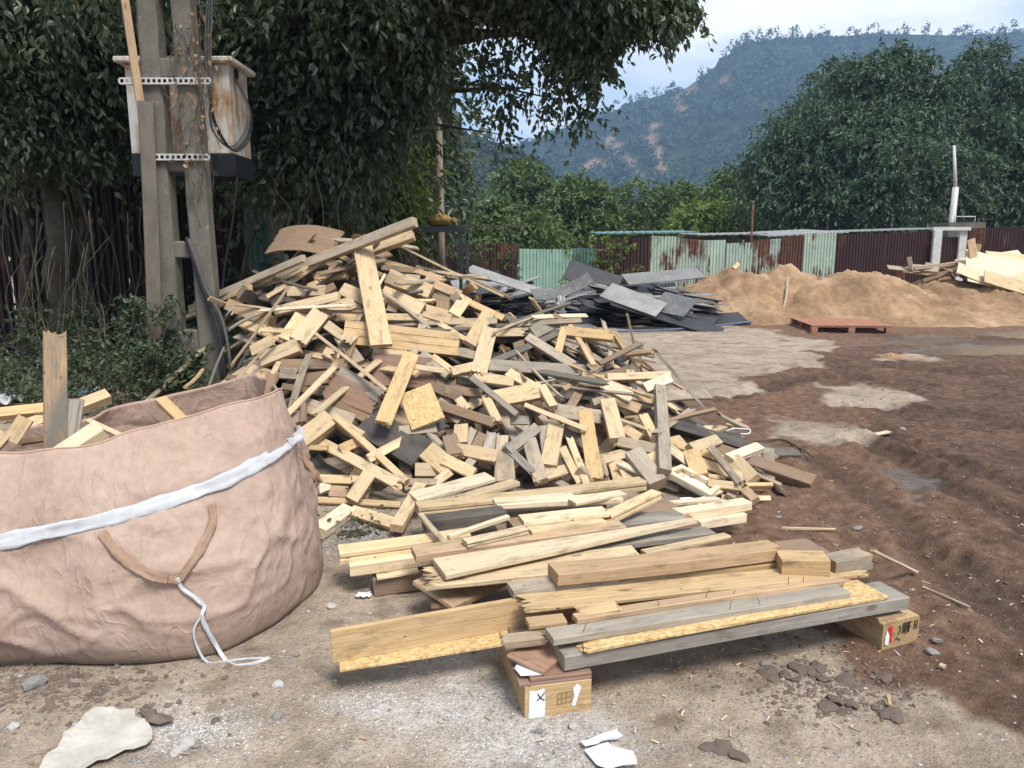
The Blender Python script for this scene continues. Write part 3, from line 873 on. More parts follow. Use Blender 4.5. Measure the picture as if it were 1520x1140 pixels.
# the main overhanging fig: trunk right of the pole
b0 = G(520, 520); b0 = Vector((PY(515, 400, 10.2).x, 10.2, 0))
fig_tree('great dark fig tree overhanging the wood pile, its branches reaching right across the sky', b0, PY(505, 60, 10.0), 0.30,
         [(430, 60, 9.0, 85, 80, .6, 420), (530, 100, 9.0, 80, 80, .6, 380), (480, 190, 9.1, 60, 50, .5, 180), (525, 30, 8.8, 55, 60, .6, 320),
          (550, -10, 8.4, 90, 40, .6, 300), (530, 200, 9.1, 30, 40, .4, 60), (400, 180, 8.9, 45, 55, .4, 120), (420, 280, 9.0, 50, 26, .4, 40), (500, 270, 9.1, 36, 28, .3, 34), (480, 0, 8.4, 110, 50, .6, 330),
          (650, -150, 7.8, 260, 60, 1.6, 600), (840, -150, 7.8, 120, 45, 1.0, 240), (150, -420, 9.5, 560, 150, 3.0, 1500), (600, -380, 9.5, 300, 130, 2.5, 700)],
         [(PY(430, 60, 8.6), 9, .11), (PY(620, 60, 8.6), 9, .13), (PY(720, 20, 8.4), 10, .12), (PY(830, 60, 8.2), 10, .09), (PY(900, 5, 8.0), 11, .08), (PY(790, 130, 8.3), 10, .05), (PY(745, 200, 8.4), 9, .03),
          (PY(540, 110, 8.8), 8, .1), (PY(850, 150, 8.2), 10, .035), (PY(1000, 20, 7.8), 11, .035)], roots=9, fringe=FRINGE)
b1 = Vector((PY(425, 420, 9.6).x, 9.6, 0))
fig_tree('pale leaning trunk with a broken stub behind the brown plywood sheet', b1, PY(392, 130, 9.4), 0.10,
         [(410, 120, 9.4, 50, 50, .4, 120), (385, 50, 9.4, 60, 60, .4, 140)], [(PY(370, 60, 9.2), 10, .05)], bark='bark_pale', roots=2)
b2 = Vector((PY(90, 470, 9.5).x, 9.5, 0))
fig_tree('dark tree at the left picture edge, leaves hanging behind the concrete pole', b2, PY(95, 90, 9.5), 0.2,
         [(50, 30, 9.0, 100, 80, .6, 420), (145, 90, 9.4, 70, 80, .5, 260), (30, 130, 8.8, 80, 70, .5, 270), (150, 180, 9.4, 55, 45, .4, 90), (30, 215, 8.8, 60, 26, .4, 60), (-60, 120, 8.6, 100, 140, .8, 260),
          (110, 60, 10.0, 160, 110, .8, 420), (20, -60, 8.0, 260, 70, 1.4, 420), (300, 50, 9.7, 90, 90, .5, 330), (340, 150, 9.8, 50, 60, .4, 160), (290, 220, 10.0, 70, 40, .4, 70)],
         [(PY(60, 40, 8.6), 9, .09), (PY(150, 110, 8.8), 9, .08), (PY(40, 160, 8.4), 8, .06), (PY(300, 60, 9.4), 10, .09)], roots=6)
for px, Y, r, lab in ((133, 10.0, .07, 'slim dark trunk standing in shade left of the pole'), (30, 9.8, .1, 'thin trunk at the far left edge in deep shade'), (455, 10.6, .12, 'slim trunk between the pale leaning trunk and the great fig')):
    bb = Vector((PY(px, 480, Y).x, Y, 0))
    fig_tree(lab, bb, PY(px - 8, 40, Y), r, [(px, 30, Y, 80, 60, .7, 170), (px + 10, 130, Y + .3, 70, 60, .5, 110)], [(PY(px + 30, 60, Y), 10, r * .5)], name='slim_tree')
# yellow-green bush right of the fig
b3 = Vector((PY(590, 400, 11.5).x, 11.5, 0))
fig_tree('yellow green leafy sapling beside the shed roof behind the pile', b3, PY(590, 300, 11.5), .05,
         [(575, 240, 11.0, 34, 45, .5, 110), (545, 290, 10.9, 46, 34, .5, 110), (590, 310, 11.0, 26, 24, .35, 70), (570, 210, 11.2, 24, 26, .4, 40)],
         [(PY(545, 290, 11), 8, .02), (PY(580, 235, 11.0), 10, .02)], 'leaf_yellow', .12, 9, .45, name='sapling', group=None, bark='bark_pale', hang=.5)
# deep backdrop of woodland behind the left trees
b4 = Vector((PY(250, 400, 14).x, 14, 0))
fig_tree('dense wood of dark leaves closing the view behind the left trees', b4, PY(250, 120, 14), .25,
         [(80, 60, 13.5, 240, 130, 1.4, 900), (330, 60, 13.5, 220, 130, 1.4, 900), (520, 110, 13.5, 150, 130, 1.3, 620), (60, 260, 13, 200, 110, 1.2, 520), (300, 260, 13, 200, 110, 1.2, 480), (520, 270, 13.2, 120, 90, 1.0, 330),
          (-140, 150, 13, 200, 220, 1.4, 500), (200, -90, 13, 420, 110, 2, 700)],
         [(PY(330, 60, 13.5), 9, .1), (PY(80, 60, 13.5), 9, .1)], leafL=.17, nl=13, S=.8)

# ------------------------------------------------------------------ corrugated fences
M['maroon'] = mat_sheet_metal('maroon_sheet', (0.042, 0.020, 0.020), 0.35)
M['mint'] = mat_sheet_metal('mint_sheet', (0.27, 0.42, 0.35), 0.12)
M['teal'] = mat_sheet_metal('teal_sheet', (0.10, 0.20, 0.185), 0.15)
M['mint_rust'] = mat_sheet_metal('rusty_mint_sheet', (0.36, 0.45, 0.38), 0.42)
M['mint_rust2'] = mat_sheet_metal('very_rusty_mint_sheet', (0.34, 0.41, 0.36), 0.68)
M['brown_rust'] = mat_sheet_metal('rust_brown_sheet', (0.085, 0.042, 0.034), 0.7)
M['roof_grey'] = mat_sheet_metal('grey_roof_sheet', (0.30, 0.31, 0.31), 0.2)
M['roof_teal'] = mat_sheet_metal('teal_roof_sheet', (0.14, 0.26, 0.27), 0.2)

def corrugated(A, B, z0, z1, z1b=None, waves=None, amp=0.016, lean=0.0, thick=0.004):
    """sheet standing from A to B (xy), tops z1..z1b"""
    A, B = Vector((A[0], A[1], 0)), Vector((B[0], B[1], 0))
    L = (B - A).length; d = (B - A) / L; nrm = Vector((d.y, -d.x, 0))
    if nrm.y > 0: nrm = -nrm
    waves = waves or max(3, round(L / 0.095))
    n = waves * 4
    z1b = z1 if z1b is None else z1b
    V, Q = [], []
    for i in range(n + 1):
        u = i / n
        ph = (i % 4)
        off = amp * (1 if ph in (1, 2) else -1)
        off += 0.012 * math.sin(u * 5 + A.x)
        zt = z1 + (z1b - z1) * u
        for zz, f in ((z0, 0), ((z0 + zt) / 2, .5), (zt, 1)):
            for s in (0, thick):
                p = A + d * (L * u) + nrm * (off + lean * f + s) + Vector((0, 0, zz + (0.006 * math.sin(i * 1.7) if f else 0)))
                V.append(tuple(p))
    m = 6
    for i in range(n):
        a, b = i * m, (i + 1) * m
        for r0, r1 in ((0, 2), (2, 4)):
            Q.append((a + r0 + 1, b + r0 + 1, b + r1 + 1, a + r1 + 1))
            Q.append((a + r0, a + r1, b + r1, b + r0))
        Q.append((a + 4, a + 5, b + 5, b + 4))
    return np_mesh('panel', np.array(V), np.array(Q))

def fence(label, runs, Yf, post='steel_dark', group=None, zb=-0.05):
    """runs: (px0, px1, top0, top1, material)"""
    x0 = runs[0][0]
    o = empty('corrugated_fence', (PY(x0, 400, Yf(x0)).x, Yf(x0), 0)); tag(o, label, 'fence', group)
    for a, b, t0, t1, mt in runs:
        A, B = PY(a, t0, Yf(a)), PY(b, t1, Yf(b))
        link('panel', corrugated(A, B, zb + rnd.uniform(-.02, .02), A.z, B.z, lean=rnd.uniform(-.02, .03)), M[mt], o)
    a, b = runs[0], runs[-1]
    for zf in (0.3, 0.82):
        A, B = PY(a[0], a[2], Yf(a[0]) + .05), PY(b[1], b[3], Yf(b[1]) + .05)
        A = Vector((A.x, A.y + .03, A.z * zf)); B = Vector((B.x, B.y + .03, B.z * zf))
        tubes_obj('rail', [([A, B], .025)], M[post], o, sides=4)
    for px in np.linspace(a[0] + 4, b[1] - 4, max(2, int((b[1] - a[0]) / 70))):
        t = PY(px, a[2] + 6, Yf(px) + .1)
        tubes_obj('post', [([(t.x, t.y + .05, -.1), (t.x, t.y + .05, t.z)], .035)], M[post], o, sides=6)
    return o

Yr = lambda px: 21.0 + (px - 600) * 0.0033
fence('dark maroon corrugated fence behind the little shed roof', [(560, 602, 371, 370, 'maroon'), (602, 640, 371, 371, 'maroon'), (640, 680, 370, 366, 'maroon'), (680, 712, 364, 362, 'maroon'), (712, 742, 362, 363, 'maroon'), (742, 769, 362, 363, 'maroon')], Yr)
fence('clean mint green corrugated fence sheets behind the black board heap', [(770, 796, 369, 370, 'mint'), (796, 824, 370, 370, 'mint'), (824, 850, 370, 370, 'mint'), (850, 886, 368, 369, 'teal')], Yr)
fence('vine topped maroon corrugated fence between mint sheets', [(886, 912, 360, 357, 'maroon'), (912, 940, 356, 354, 'maroon'), (940, 966, 353, 352, 'maroon')], Yr)
fence('patchwork fence of rust streaked pale green sheets behind the sand', [(966, 1004, 350, 351, 'mint_rust'), (1004, 1040, 353, 356, 'mint_rust2'), (1040, 1078, 357, 356, 'mint_rust'), (1078, 1118, 361, 360, 'mint_rust'), (1118, 1160, 356, 354, 'mint_rust2'),
       (1160, 1194, 352, 350, 'brown_rust'), (1194, 1242, 347, 345, 'mint_rust')], Yr)
fence('tall plain brown corrugated fence behind the sand heaps', [(1240, 1280, 349, 348, 'maroon'), (1280, 1315, 348, 347, 'maroon'), (1315, 1350, 347, 345, 'maroon'), (1350, 1388, 345, 343, 'maroon')], lambda p: Yr(p) + .12)
fence('tall brown corrugated fence at the right picture edge', [(1433, 1464, 340, 338, 'maroon'), (1464, 1500, 338, 337, 'maroon'), (1500, 1540, 337, 336, 'maroon'), (1540, 1580, 336, 335, 'maroon'), (1580, 1640, 335, 333, 'maroon')], lambda p: Yr(p) + .05)
# fence behind the left trees, in shade
Yl = lambda px: 10.9 + max(px - 250, 0) * 0.006
M['shade_tinted_sheet'] = mat_sheet_metal('shade_tinted_maroon_sheet', (0.018, 0.012, 0.012), 0.3)  # maroon paint darkened to stand in for the canopy's shade
fence('dark corrugated fence in deep shade behind the left trees', [(a, a + 58, 262 + a * .06, 265 + a * .06, ('shade_tinted_sheet' if i != 7 else 'teal')) for i, a in enumerate(range(-60, 560, 60))], Yl)

# grey gate in the tall fence
gate = empty('fence_gate', PY(1410, 420, Yr(1410))); gate.location.z = 0
tag(gate, 'brown sheet gate between two pale grey posts in the tall fence', 'gate')
for a, b in ((1386, 1397), (1424, 1434)):
    A, B = PY(a, 342, Yr(a) - .05), PY(b, 342, Yr(b) - .05)
    box_obj('gate_post', ((A.x + B.x) / 2, A.y, A.z / 2), ((B.x - A.x), .12, A.z), M['galv'], gate)
A, B = PY(1397, 352, Yr(1400)), PY(1424, 352, Yr(1420))
link('panel', corrugated(A, B, 0, A.z, B.z), M['maroon'], gate)
A, B = PY(1386, 342, Yr(1400) - .06), PY(1434, 342, Yr(1430) - .06)
box_obj('lintel', ((A.x + B.x) / 2, A.y, A.z + .05), (B.x - A.x + .1, .14, .1), M['galv'], gate)
A, B = PY(1412, 330, Yr(1412) + .4), PY(1462, 330, Yr(1462) + .4)
hut = empty('grey_hut', ((A.x + B.x) / 2, A.y + .6, 0)); tag(hut, 'small grey hut top with a railing above the gate', 'hut')
box_obj('wall', ((A.x + B.x) / 2, A.y + .6, A.z / 2), (B.x - A.x, 1.0, A.z), M['concrete'], hut)
tubes_obj('railing', [([(A.x + .2, A.y + .2, A.z), (A.x + .2, A.y + .2, A.z + .18), (B.x - .3, A.y + .2, A.z + .18), (B.x - .3, A.y + .2, A.z)], .02)], M['galv'], hut, sides=5)

# low sheds behind the fence
def shed(label, px0, px1, py0, py1, Y, mat, d=3.0, h=.04, slope=.03):
    A, B = PY(px0, py0, Y), PY(px1, py1, Y)
    o = empty('low_shed', ((A.x + B.x) / 2, Y + d / 2, 0)); tag(o, label, 'shed', 'low sheds behind the fence')
    n = max(6, int((B.x - A.x) / .12)); V, Q = [], []
    for i in range(n + 1):
        u = i / n; zz = A.z + (B.z - A.z) * u + (.02 if i % 2 else 0)
        for yy, zo in ((0, 0), (0, h), (d, h + slope * d), (d, slope * d)):
            V.append((A.x + (B.x - A.x) * u, Y + yy, zz + zo))
    for i in range(n):
        for k in range(4):
            k2 = (k + 1) % 4
            Q.append((i * 4 + k, (i + 1) * 4 + k, (i + 1) * 4 + k2, i * 4 + k2))
    link('roof', np_mesh('roof', np.array(V), np.array(Q)), M[mat], o)
    for sx in (A.x + .3, (A.x + B.x) / 2, B.x - .3):
        box_obj('post', (sx, Y + .3, A.z / 2), (.08, .08, A.z), M['steel_dark'], o)
    box_obj('wall', ((A.x + B.x) / 2, Y + d - .1, A.z / 2), (B.x - A.x - .3, .08, A.z), M['concrete_dark'], o)
shed('low teal roofed shed just above the vine topped fence', 885, 1036, 348, 346, 24.5, 'roof_teal', 2.5)
shed('low grey roofed shed behind the rusty pale green fence', 1036, 1140, 350, 348, 25.2, 'roof_grey', 3, slope=.02)
shed('long low grey roof behind the tall brown fence', 1140, 1260, 352, 346, 26, 'roof_grey', 4, slope=.04)
shed('dark low roof left of the grey hut', 1250, 1400, 345, 340, 28, 'roof_grey', 3, slope=.015)

def post_obj(name, label, cat, px, y_top, Y, r, mat, y_knee=None):
    t = PY(px, y_top, Y)
    pts = [(t.x, Y, -.1), (t.x, Y, t.z * .5), (t.x, Y, t.z)]
    o = tubes_obj(name, [(pts, [r * 1.1, r, r * .85])], M[mat], None, sides=8)
    tag(o, label, cat)
    return o
post_obj('rusty_post', 'thin rusty post rising above the rusty fence', 'post', 1118, 303, 23.0, .04, 'brown_rust')
# white steel lamp post behind the gate
t = PY(1411, 345, 25.6)
lp = empty('steel_pole', (t.x, 25.6, 0)); tag(lp, 'tall thin white steel pole above the gate, thicker at its foot', 'pole')
tt = PY(1416, 216, 25.6)
tubes_obj('lower_tube', [([(t.x, 25.6, 0), (t.x + .02, 25.6, PY(1411, 278, 25.6).z)], .10)], M['galv'], lp, sides=8)
tubes_obj('upper_tube', [([(t.x + .05, 25.6, PY(1411, 290, 25.6).z), (tt.x, 25.6, tt.z)], [.06, .045])], M['galv'], lp, sides=8)
tubes_obj('cross_arm', [([(tt.x - .15, 25.6, tt.z - .1), (tt.x + .2, 25.6, tt.z - .05)], .025)], M['steel_dark'], lp, sides=5)
# concrete pole behind the shed
t = PY(650, 138, 12.5)
cp = empty('concrete_pole', (t.x, 12.5, 0)); tag(cp, 'slim round pale concrete pole rising behind the shed roof', 'pole')
M['pole_tan'] = mat_concrete('tan_concrete', (0.36, 0.29, 0.22))
tubes_obj('shaft', [([(t.x + .02, 12.5, 0), (t.x, 12.5, t.z)], [.07, .052])], M['pole_tan'], cp, sides=12)
for zz in (.86, .93):
    tubes_obj('band', [([(t.x, 12.5, t.z * zz), (t.x, 12.5, t.z * zz + .06)], .066)], M['galv'], cp, sides=12)

# ---- small flat roofed shed behind the pile with a sack on top
zr = PY(600, 338, 10.6).z
A, B = PY(522, 338, 10.6), PY(690, 338, 10.6)
fr = empty('flat_roof_shelter', ((A.x + B.x) / 2, 11.4, 0)); tag(fr, 'low flat roofed shelter on thin steel legs behind the wood pile', 'shelter')
bm = bmesh.new(); add_box(bm, ((A.x + B.x) / 2, 11.4, zr), (B.x - A.x, 1.7, .03)); link('roof', bm_mesh('roof', bm), M['steel_dark'], fr)
bm = bmesh.new(); add_box(bm, ((A.x + B.x) / 2, 10.55, zr - .035), (B.x - A.x, .03, .05)); link('edge_beam', bm_mesh('edge_beam', bm), M['steel_dark'], fr)
for sx, sy in ((A.x + .05, 10.57), (B.x - .06, 10.57), (A.x + .05, 12.2), (B.x - .06, 12.2)):
    box_obj('leg', (sx, sy, (zr - .06) / 2), (.045, .045, zr - .06), M['steel_dark'], fr)
sx = PY(654, 338, 10.9)
bm = bmesh.new(); add_box(bm, (sx.x + .55, 10.9, zr + .03), (1.3, .06, .025)); st = link('wooden_lath', bm_mesh('wooden_lath', bm), None); st.data.materials.append(M['vine']); tag(st, 'thin brown lath lying on the shelter roof, sticking out right', 'lath')

def blob(c, s, n=3, amp=.12, seed=0, flat=0.0):
    bm = bmesh.new()
    bmesh.ops.create_icosphere(bm, subdivisions=n, radius=1)
    from mathutils import noise as mn
    off = Vector((seed * 3.7, seed * 1.3, seed * 2.1))
    for v in bm.verts:
        k = 1 + amp * mn.fractal(v.co * 1.6 + off, 1, 2, 4)
        v.co = Vector((v.co.x * s[0], v.co.y * s[1], v.co.z * s[2])) * k
        if v.co.z < -s[2] * (1 - flat): v.co.z = -s[2] * (1 - flat) + .1 * (v.co.z + s[2] * (1 - flat))
        v.co += Vector(c)
    return bm
M['sack'] = mat_simple('yellow_sack', (0.42, 0.27, 0.07), 0.6, 0.35, 9, .35, .5)
sack = empty('stuffed_sack', (sx.x, 10.9, zr + .02)); tag(sack, 'bulging yellow sack lying on the flat shelter roof', 'sack')
link('body', bm_mesh('body', blob((sx.x, 10.9, zr + .105), (.17, .12, .09), 4, .18, 2, .25), True), M['sack'], sack)
link('tied_neck', bm_mesh('tied_neck', blob((sx.x + .19, 10.88, zr + .10), (.045, .05, .05), 3, .3, 5), True), M['sack'], sack)
tubes_obj('tie', [([(sx.x + .03 + .0 * k, 10.9 + .125 * math.cos(k * .7), zr + .10 + .09 * math.sin(k * .7)) for k in range(10)], .004)], M['vine'], sack, sides=4)

# ------------------------------------------------------------------ utility pole with cabinet
YP = 7.0
pole = empty('utility_pole', (PY(285, 560, YP).x, YP, 0)); tag(pole, 'tall ladder shaped concrete utility pole standing left of the wood pile', 'pole')
def xz(px, py, Y): p = PY(px, py, Y); return p.x, p.z
def leg(pxa, pxb, pxc, pxd):
    """outer/inner pixel columns at photo rows 0 and 500"""
    (xa, zt), (xb, _), (xc, zb), (xd, _) = xz(pxa, 0, YP), xz(pxb, 0, YP), xz(pxc, 500, YP), xz(pxd, 500, YP)
    f = lambda x1, x0, z: x0 + (x1 - x0) * (z - zb) / (zt - zb)
    bm = bmesh.new()
    rings = []
    n = 34
    for i in range(n + 1):
        z = -0.15 + (5.6 + .15) * i / n
        l, r = f(xa, xc, z), f(xb, xd, z)
        j = lambda: rnd.uniform(-.005, .005)
        c = .016
        d = 0.17
        pts = [(l + c, -d / 2), (r - c, -d / 2), (r, -d / 2 + c), (r, d / 2 - c), (r - c, d / 2), (l + c, d / 2), (l, d / 2 - c), (l, -d / 2 + c)]
        rings.append([bm.verts.new((x + j(), YP + y + j(), z)) for x, y in pts])
    for a, b in zip(rings[:-1], rings[1:]):
        for k in range(8):
            bm.faces.new((a[k], a[(k + 1) % 8], b[(k + 1) % 8], b[k]))
    bm.faces.new(rings[-1]); bm.faces.new(rings[0][::-1])
    return bm_mesh('post_leg', bm)
link('post_leg', leg(207, 236, 243, 273), M['concrete'], pole)
link('post_leg', leg(257, 286, 299, 328), M['concrete'], pole)
for y0, y1 in ((88, 118), (242, 256), (358, 383), (489, 545), (-40, -15), (-180, -150)):
    py = (y0 + y1) / 2
    xl = PY(212 + 36 * py / 500 + 6, py, YP).x; xr = PY(260 + 42 * py / 500 + 8, py, YP).x
    z0, z1 = PY(250, y1, YP).z, PY(250, y0, YP).z
    bm = bmesh.new(); add_box(bm, ((xl + xr) / 2, YP + .004, (z0 + z1) / 2), (xr - xl + .06, .13, z1 - z0), None, .012)
    link('rung', bm_mesh('rung', bm), M['concrete'], pole)

def mat_cabinet():
    k = NT('rust_stained_white_paint')
    co = k.coord()
    g = k.noise(k.mapping(co, (2.2, 2.2, 1.2)), 1.6, 7, 0.65)
    s = k.noise(k.mapping(co, (16, 16, 1.2)), 1.0, 5, .6)
    f = k.noise(co, 60, 4)
    m = k.math('ADD', k.math('MULTIPLY', g, .6), k.math('MULTIPLY', s, .4))
    c = k.mix(k.ramp(m, [(0.44, 0.0), (0.58, 1.0)]), (0.62, 0.61, 0.56), k.ramp(f, [(0.3, (0.20, 0.09, 0.03)), (0.7, (0.42, 0.24, 0.10))]))
    c = k.mix(k.ramp(s, [(0.3, 0.35), (0.5, 0.0)]), c, (0.33, 0.32, 0.28))
    k.base(c, .55, .4); k.bump(f, .15, .002)
    return k.m
M['cabinet'] = mat_cabinet()
YC = 7.32
cab = empty('electric_cabinet', (PY(265, 262, YC).x, YC, PY(265, 265, YC).z)); tag(cab, 'rust stained white electric cabinet with dark base hung behind the concrete pole', 'cabinet')
x0, z1 = xz(184, 95, YC); x1, _ = xz(338, 95, YC); z0 = PY(250, 228, YC).z; zb = PY(250, 262, YC).z
w = x1 - x0; cx = (x0 + x1) / 2; dp = .5
cab_body = box_obj('body', (cx, YC + dp / 2, (z0 + z1) / 2), (w, dp, z1 - z0), M['cabinet'], cab, bev=.006)
box_obj('base_band', (cx + .005, YC + dp / 2, (zb + z0) / 2 - .002), (w + .012, dp + .012, z0 - zb), mat_simple('dark_blue_paint', (.018, .021, .028), .5, .3, 9), cab, bev=.006)
box_obj('roof_cap', (cx, YC + dp / 2, z1 + .028), (w + .13, dp + .16, .05), M['cabinet'], cab, bev=.012)
for bx in (x0 + .04, x1 - .05):
    for bz in (z0 + .07, z1 - .1):
        bo = tubes_obj('bolt', [([(bx, YC - .012, bz), (bx, YC + .01, bz)], .013)], M['nail'], cab_body, sides=8); bo.matrix_parent_inverse = Matrix.Translation(-cab.location)
for r in range(7):
    for c in range(2):
        box_obj('vent_slot', (x1 + .002, YC + .14 + c * .12, z0 + .14 + r * .05), (.008, .09, .018), M['black_rubber'], cab_body).matrix_parent_inverse = Matrix.Translation(-cab.location)
# slotted rails clamping the cabinet to the pole
def slotted(label, xa, xb, py, Y):
    A, B = PY(xa, py, Y), PY(xb, py, Y)
    bm = bmesh.new(); L = B.x - A.x; h = .052
    for dz in (-1, 1): add_box(bm, ((A.x + B.x) / 2, Y, A.z + dz * (h / 2 - .006)), (L, .004, .012))
    n = int(L / .045)
    for i in range(n + 1):
        add_box(bm, (A.x + L * i / n, Y, A.z), (.017, .0042, h - .02))
    for dz in (-1, 1): add_box(bm, ((A.x + B.x) / 2, Y + .018, A.z + dz * (h / 2)), (L, .04, .003))
    o = link('slotted_rail', bm_mesh('slotted_rail', bm), M['galv']); tag(o, label, 'rail', 'slotted rails on the pole')
    return o
slotted('upper slotted steel rail across the pole and cabinet', 177, 312, 120, YP - .12)
slotted('lower slotted steel rail across the pole, below the upper one', 212, 310, 233, YP - .12)
# timber leaned by the pole is added with the planks; cables
cb = empty('cable_loops', PY(340, 180, YC - .1)); tag(cb, 'bundle of grey and black cables looping from the cabinet side', 'cables')
tip = PY(346, 112, YC + .2)
for i in range(6):
    dd = rnd.uniform(-5, 5)
    top = PY(308 + i * 1.5, -20, YP + .14); m1 = PY(309 + i, 130, YP + .02)
    pts = curve_pts([top, PY(303 + i * 2, 60, YP + .12), m1, PY(318 + dd, 180 + i * 2, YP + .05), PY(345 + dd, 222 + dd * .8, YP + .15), PY(368 + dd, 200 + dd, YP + .25), PY(369 + dd * .5, 160, YP + .3), tip], 44)
    tubes_obj('cable', [(pts, .0075)], M['grey_cable' if i % 2 else 'black_rubber'], cb, sides=6)
tubes_obj('cable_gland', [([tip + Vector((-.14, 0, .02)), tip + Vector((.03, 0, .0))], [.05, .06])], M['black_rubber'], cb, sides=10)
for k, (dx, rr, mt) in enumerate(((0, .018, 'black_rubber'), (10, .015, 'grey_cable'), (-4, .014, 'black_rubber'))):
    pts = curve_pts([PY(277 + dx * .3, 352 + k * 3, YP - .1), PY(287 + dx * .4, 385, YP - .13), PY(300 + dx * .4, 425, YP - .13), PY(318 + dx, 470, YP - .15), PY(328 + dx, 510, YP - .2), PY(334 + dx, 560, YP - .25)], 24)
    o = tubes_obj('conduit', [(pts, rr)], M[mt], None, sides=7)
    tag(o, ['thick black conduit curving down the pole front', 'grey conduit beside the thick black one on the pole', 'thinnest black conduit left of the others on the pole'][k], 'conduit')
o = tubes_obj('drop_cable', [(curve_pts([PY(352, 262, YC), PY(345, 330, YC), PY(333, 400, YC), PY(328, 470, YC), PY(330, 530, YC)], 20), .011)], M['black_rubber'], None, sides=6)
tag(o, 'black cable dropping straight from the cabinet underside behind the pole', 'cable')
# dead vines clinging to the pole
lst = []
for i in range(34):
    x = rnd.choice([300, 296, 305, 285, 310, 270, 200 + rnd.uniform(0, 100)]) + rnd.uniform(-12, 12); y = rnd.uniform(-20, 240); Yv = YP - .1 - rnd.uniform(0, .04)
    c = [PY(x, y, Yv)]
    for s in range(5):
        x += rnd.uniform(-12, 13); y += rnd.uniform(-6, 38); c.append(PY(x, y, Yv + rnd.uniform(-.05, .03)))
    lst.append((curve_pts(c, 14), rnd.uniform(.002, .0045)))
o = tubes_obj('dead_vine', lst, M['vine'], None, sides=4); tag(o, 'thin dead vines clinging over the pole', 'vine', kind='stuff')
n = 70
P = np.array([tuple(PY(rnd.gauss(292, 18), rnd.uniform(0, 250), YP - .13)) for _ in range(n)])
M['dead_leaf'] = mat_leaf('dead_leaf', (.2, .11, .05), (.42, .27, .15), None, .2, .8)
o = link('dead_leaves', leaf_mesh('dead_leaves', P, rs.normal(0, .6, (n, 3)) + [0, 0, -.8], rs.normal(0, 1, (n, 3)), rs.uniform(.03, .07, n), rs.uniform(.02, .04, n), rs.rand(n)), M['dead_leaf'])
tag(o, 'curled brown dead leaves caught on the pole vines', 'leaves', kind='stuff')

# ------------------------------------------------------------------ timber
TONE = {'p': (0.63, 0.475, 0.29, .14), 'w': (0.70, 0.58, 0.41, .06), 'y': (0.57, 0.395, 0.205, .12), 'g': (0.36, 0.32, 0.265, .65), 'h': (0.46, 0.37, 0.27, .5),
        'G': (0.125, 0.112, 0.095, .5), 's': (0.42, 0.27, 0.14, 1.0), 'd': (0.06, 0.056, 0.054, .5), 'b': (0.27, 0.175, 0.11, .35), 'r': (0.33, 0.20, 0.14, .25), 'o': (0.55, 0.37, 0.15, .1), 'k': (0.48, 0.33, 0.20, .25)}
WORD = {'p': 'pale pine', 'w': 'whitish pine', 'y': 'yellow pine', 'g': 'weathered grey', 'h': 'dull beige', 'G': 'dark grey', 'd': 'blackened', 'b': 'dark brown', 'r': 'red brown', 'o': 'strand board', 'k': 'orange brown'}

def profile(W, T, kind, dense=False):
    b = min(.0035, T * .2, W * .1)
    w, t = W / 2, T / 2
    if kind == 'lip':                    # a narrower batten nailed along a wider one
        q = w * .55
        pts = [(-w, -t), (w, -t), (w, -b), (w - b, 0.0), (q, 0.0), (q, t - b), (q - b, t), (-w + b, t), (-w, t - b)]
    elif kind == 'groove':               # two boards laid on each other with an open joint
        g = min(.006, T * .15)
        pts = [(-w, -t), (w, -t), (w, -g), (w - .008, -g * .4), (w - .008, g * .4), (w, g), (w, t - b), (w - b, t), (-w + b, t), (-w, t - b), (-w, g), (-w + .008, g * .4), (-w + .008, -g * .4), (-w, -g)]
    elif kind == 'triple':               # three narrow boards side by side
        pts = [(-w, -t), (w, -t), (w, t)]
        for k in (1, -1):
            q = w * k / 3
            pts += [(q + .004, t), (q + .001, t - .006), (q - .003, t - .001)]
        pts += [(-w, t - .003)]
    else:
        pts = [(-w + b, -t), (w - b, -t), (w, -t + b), (w, t - b), (w - b, t), (-w + b, t), (-w, t - b), (-w, -t + b)]
    if dense:
        out = []
        for i, p in enumerate(pts):
            q = pts[(i + 1) % len(pts)]
            L = math.hypot(q[0] - p[0], q[1] - p[1]); k = max(1, int(L / (.012)))
            out += [(p[0] + (q[0] - p[0]) * j / k, p[1] + (q[1] - p[1]) * j / k) for j in range(k)]
        pts = out
    return pts

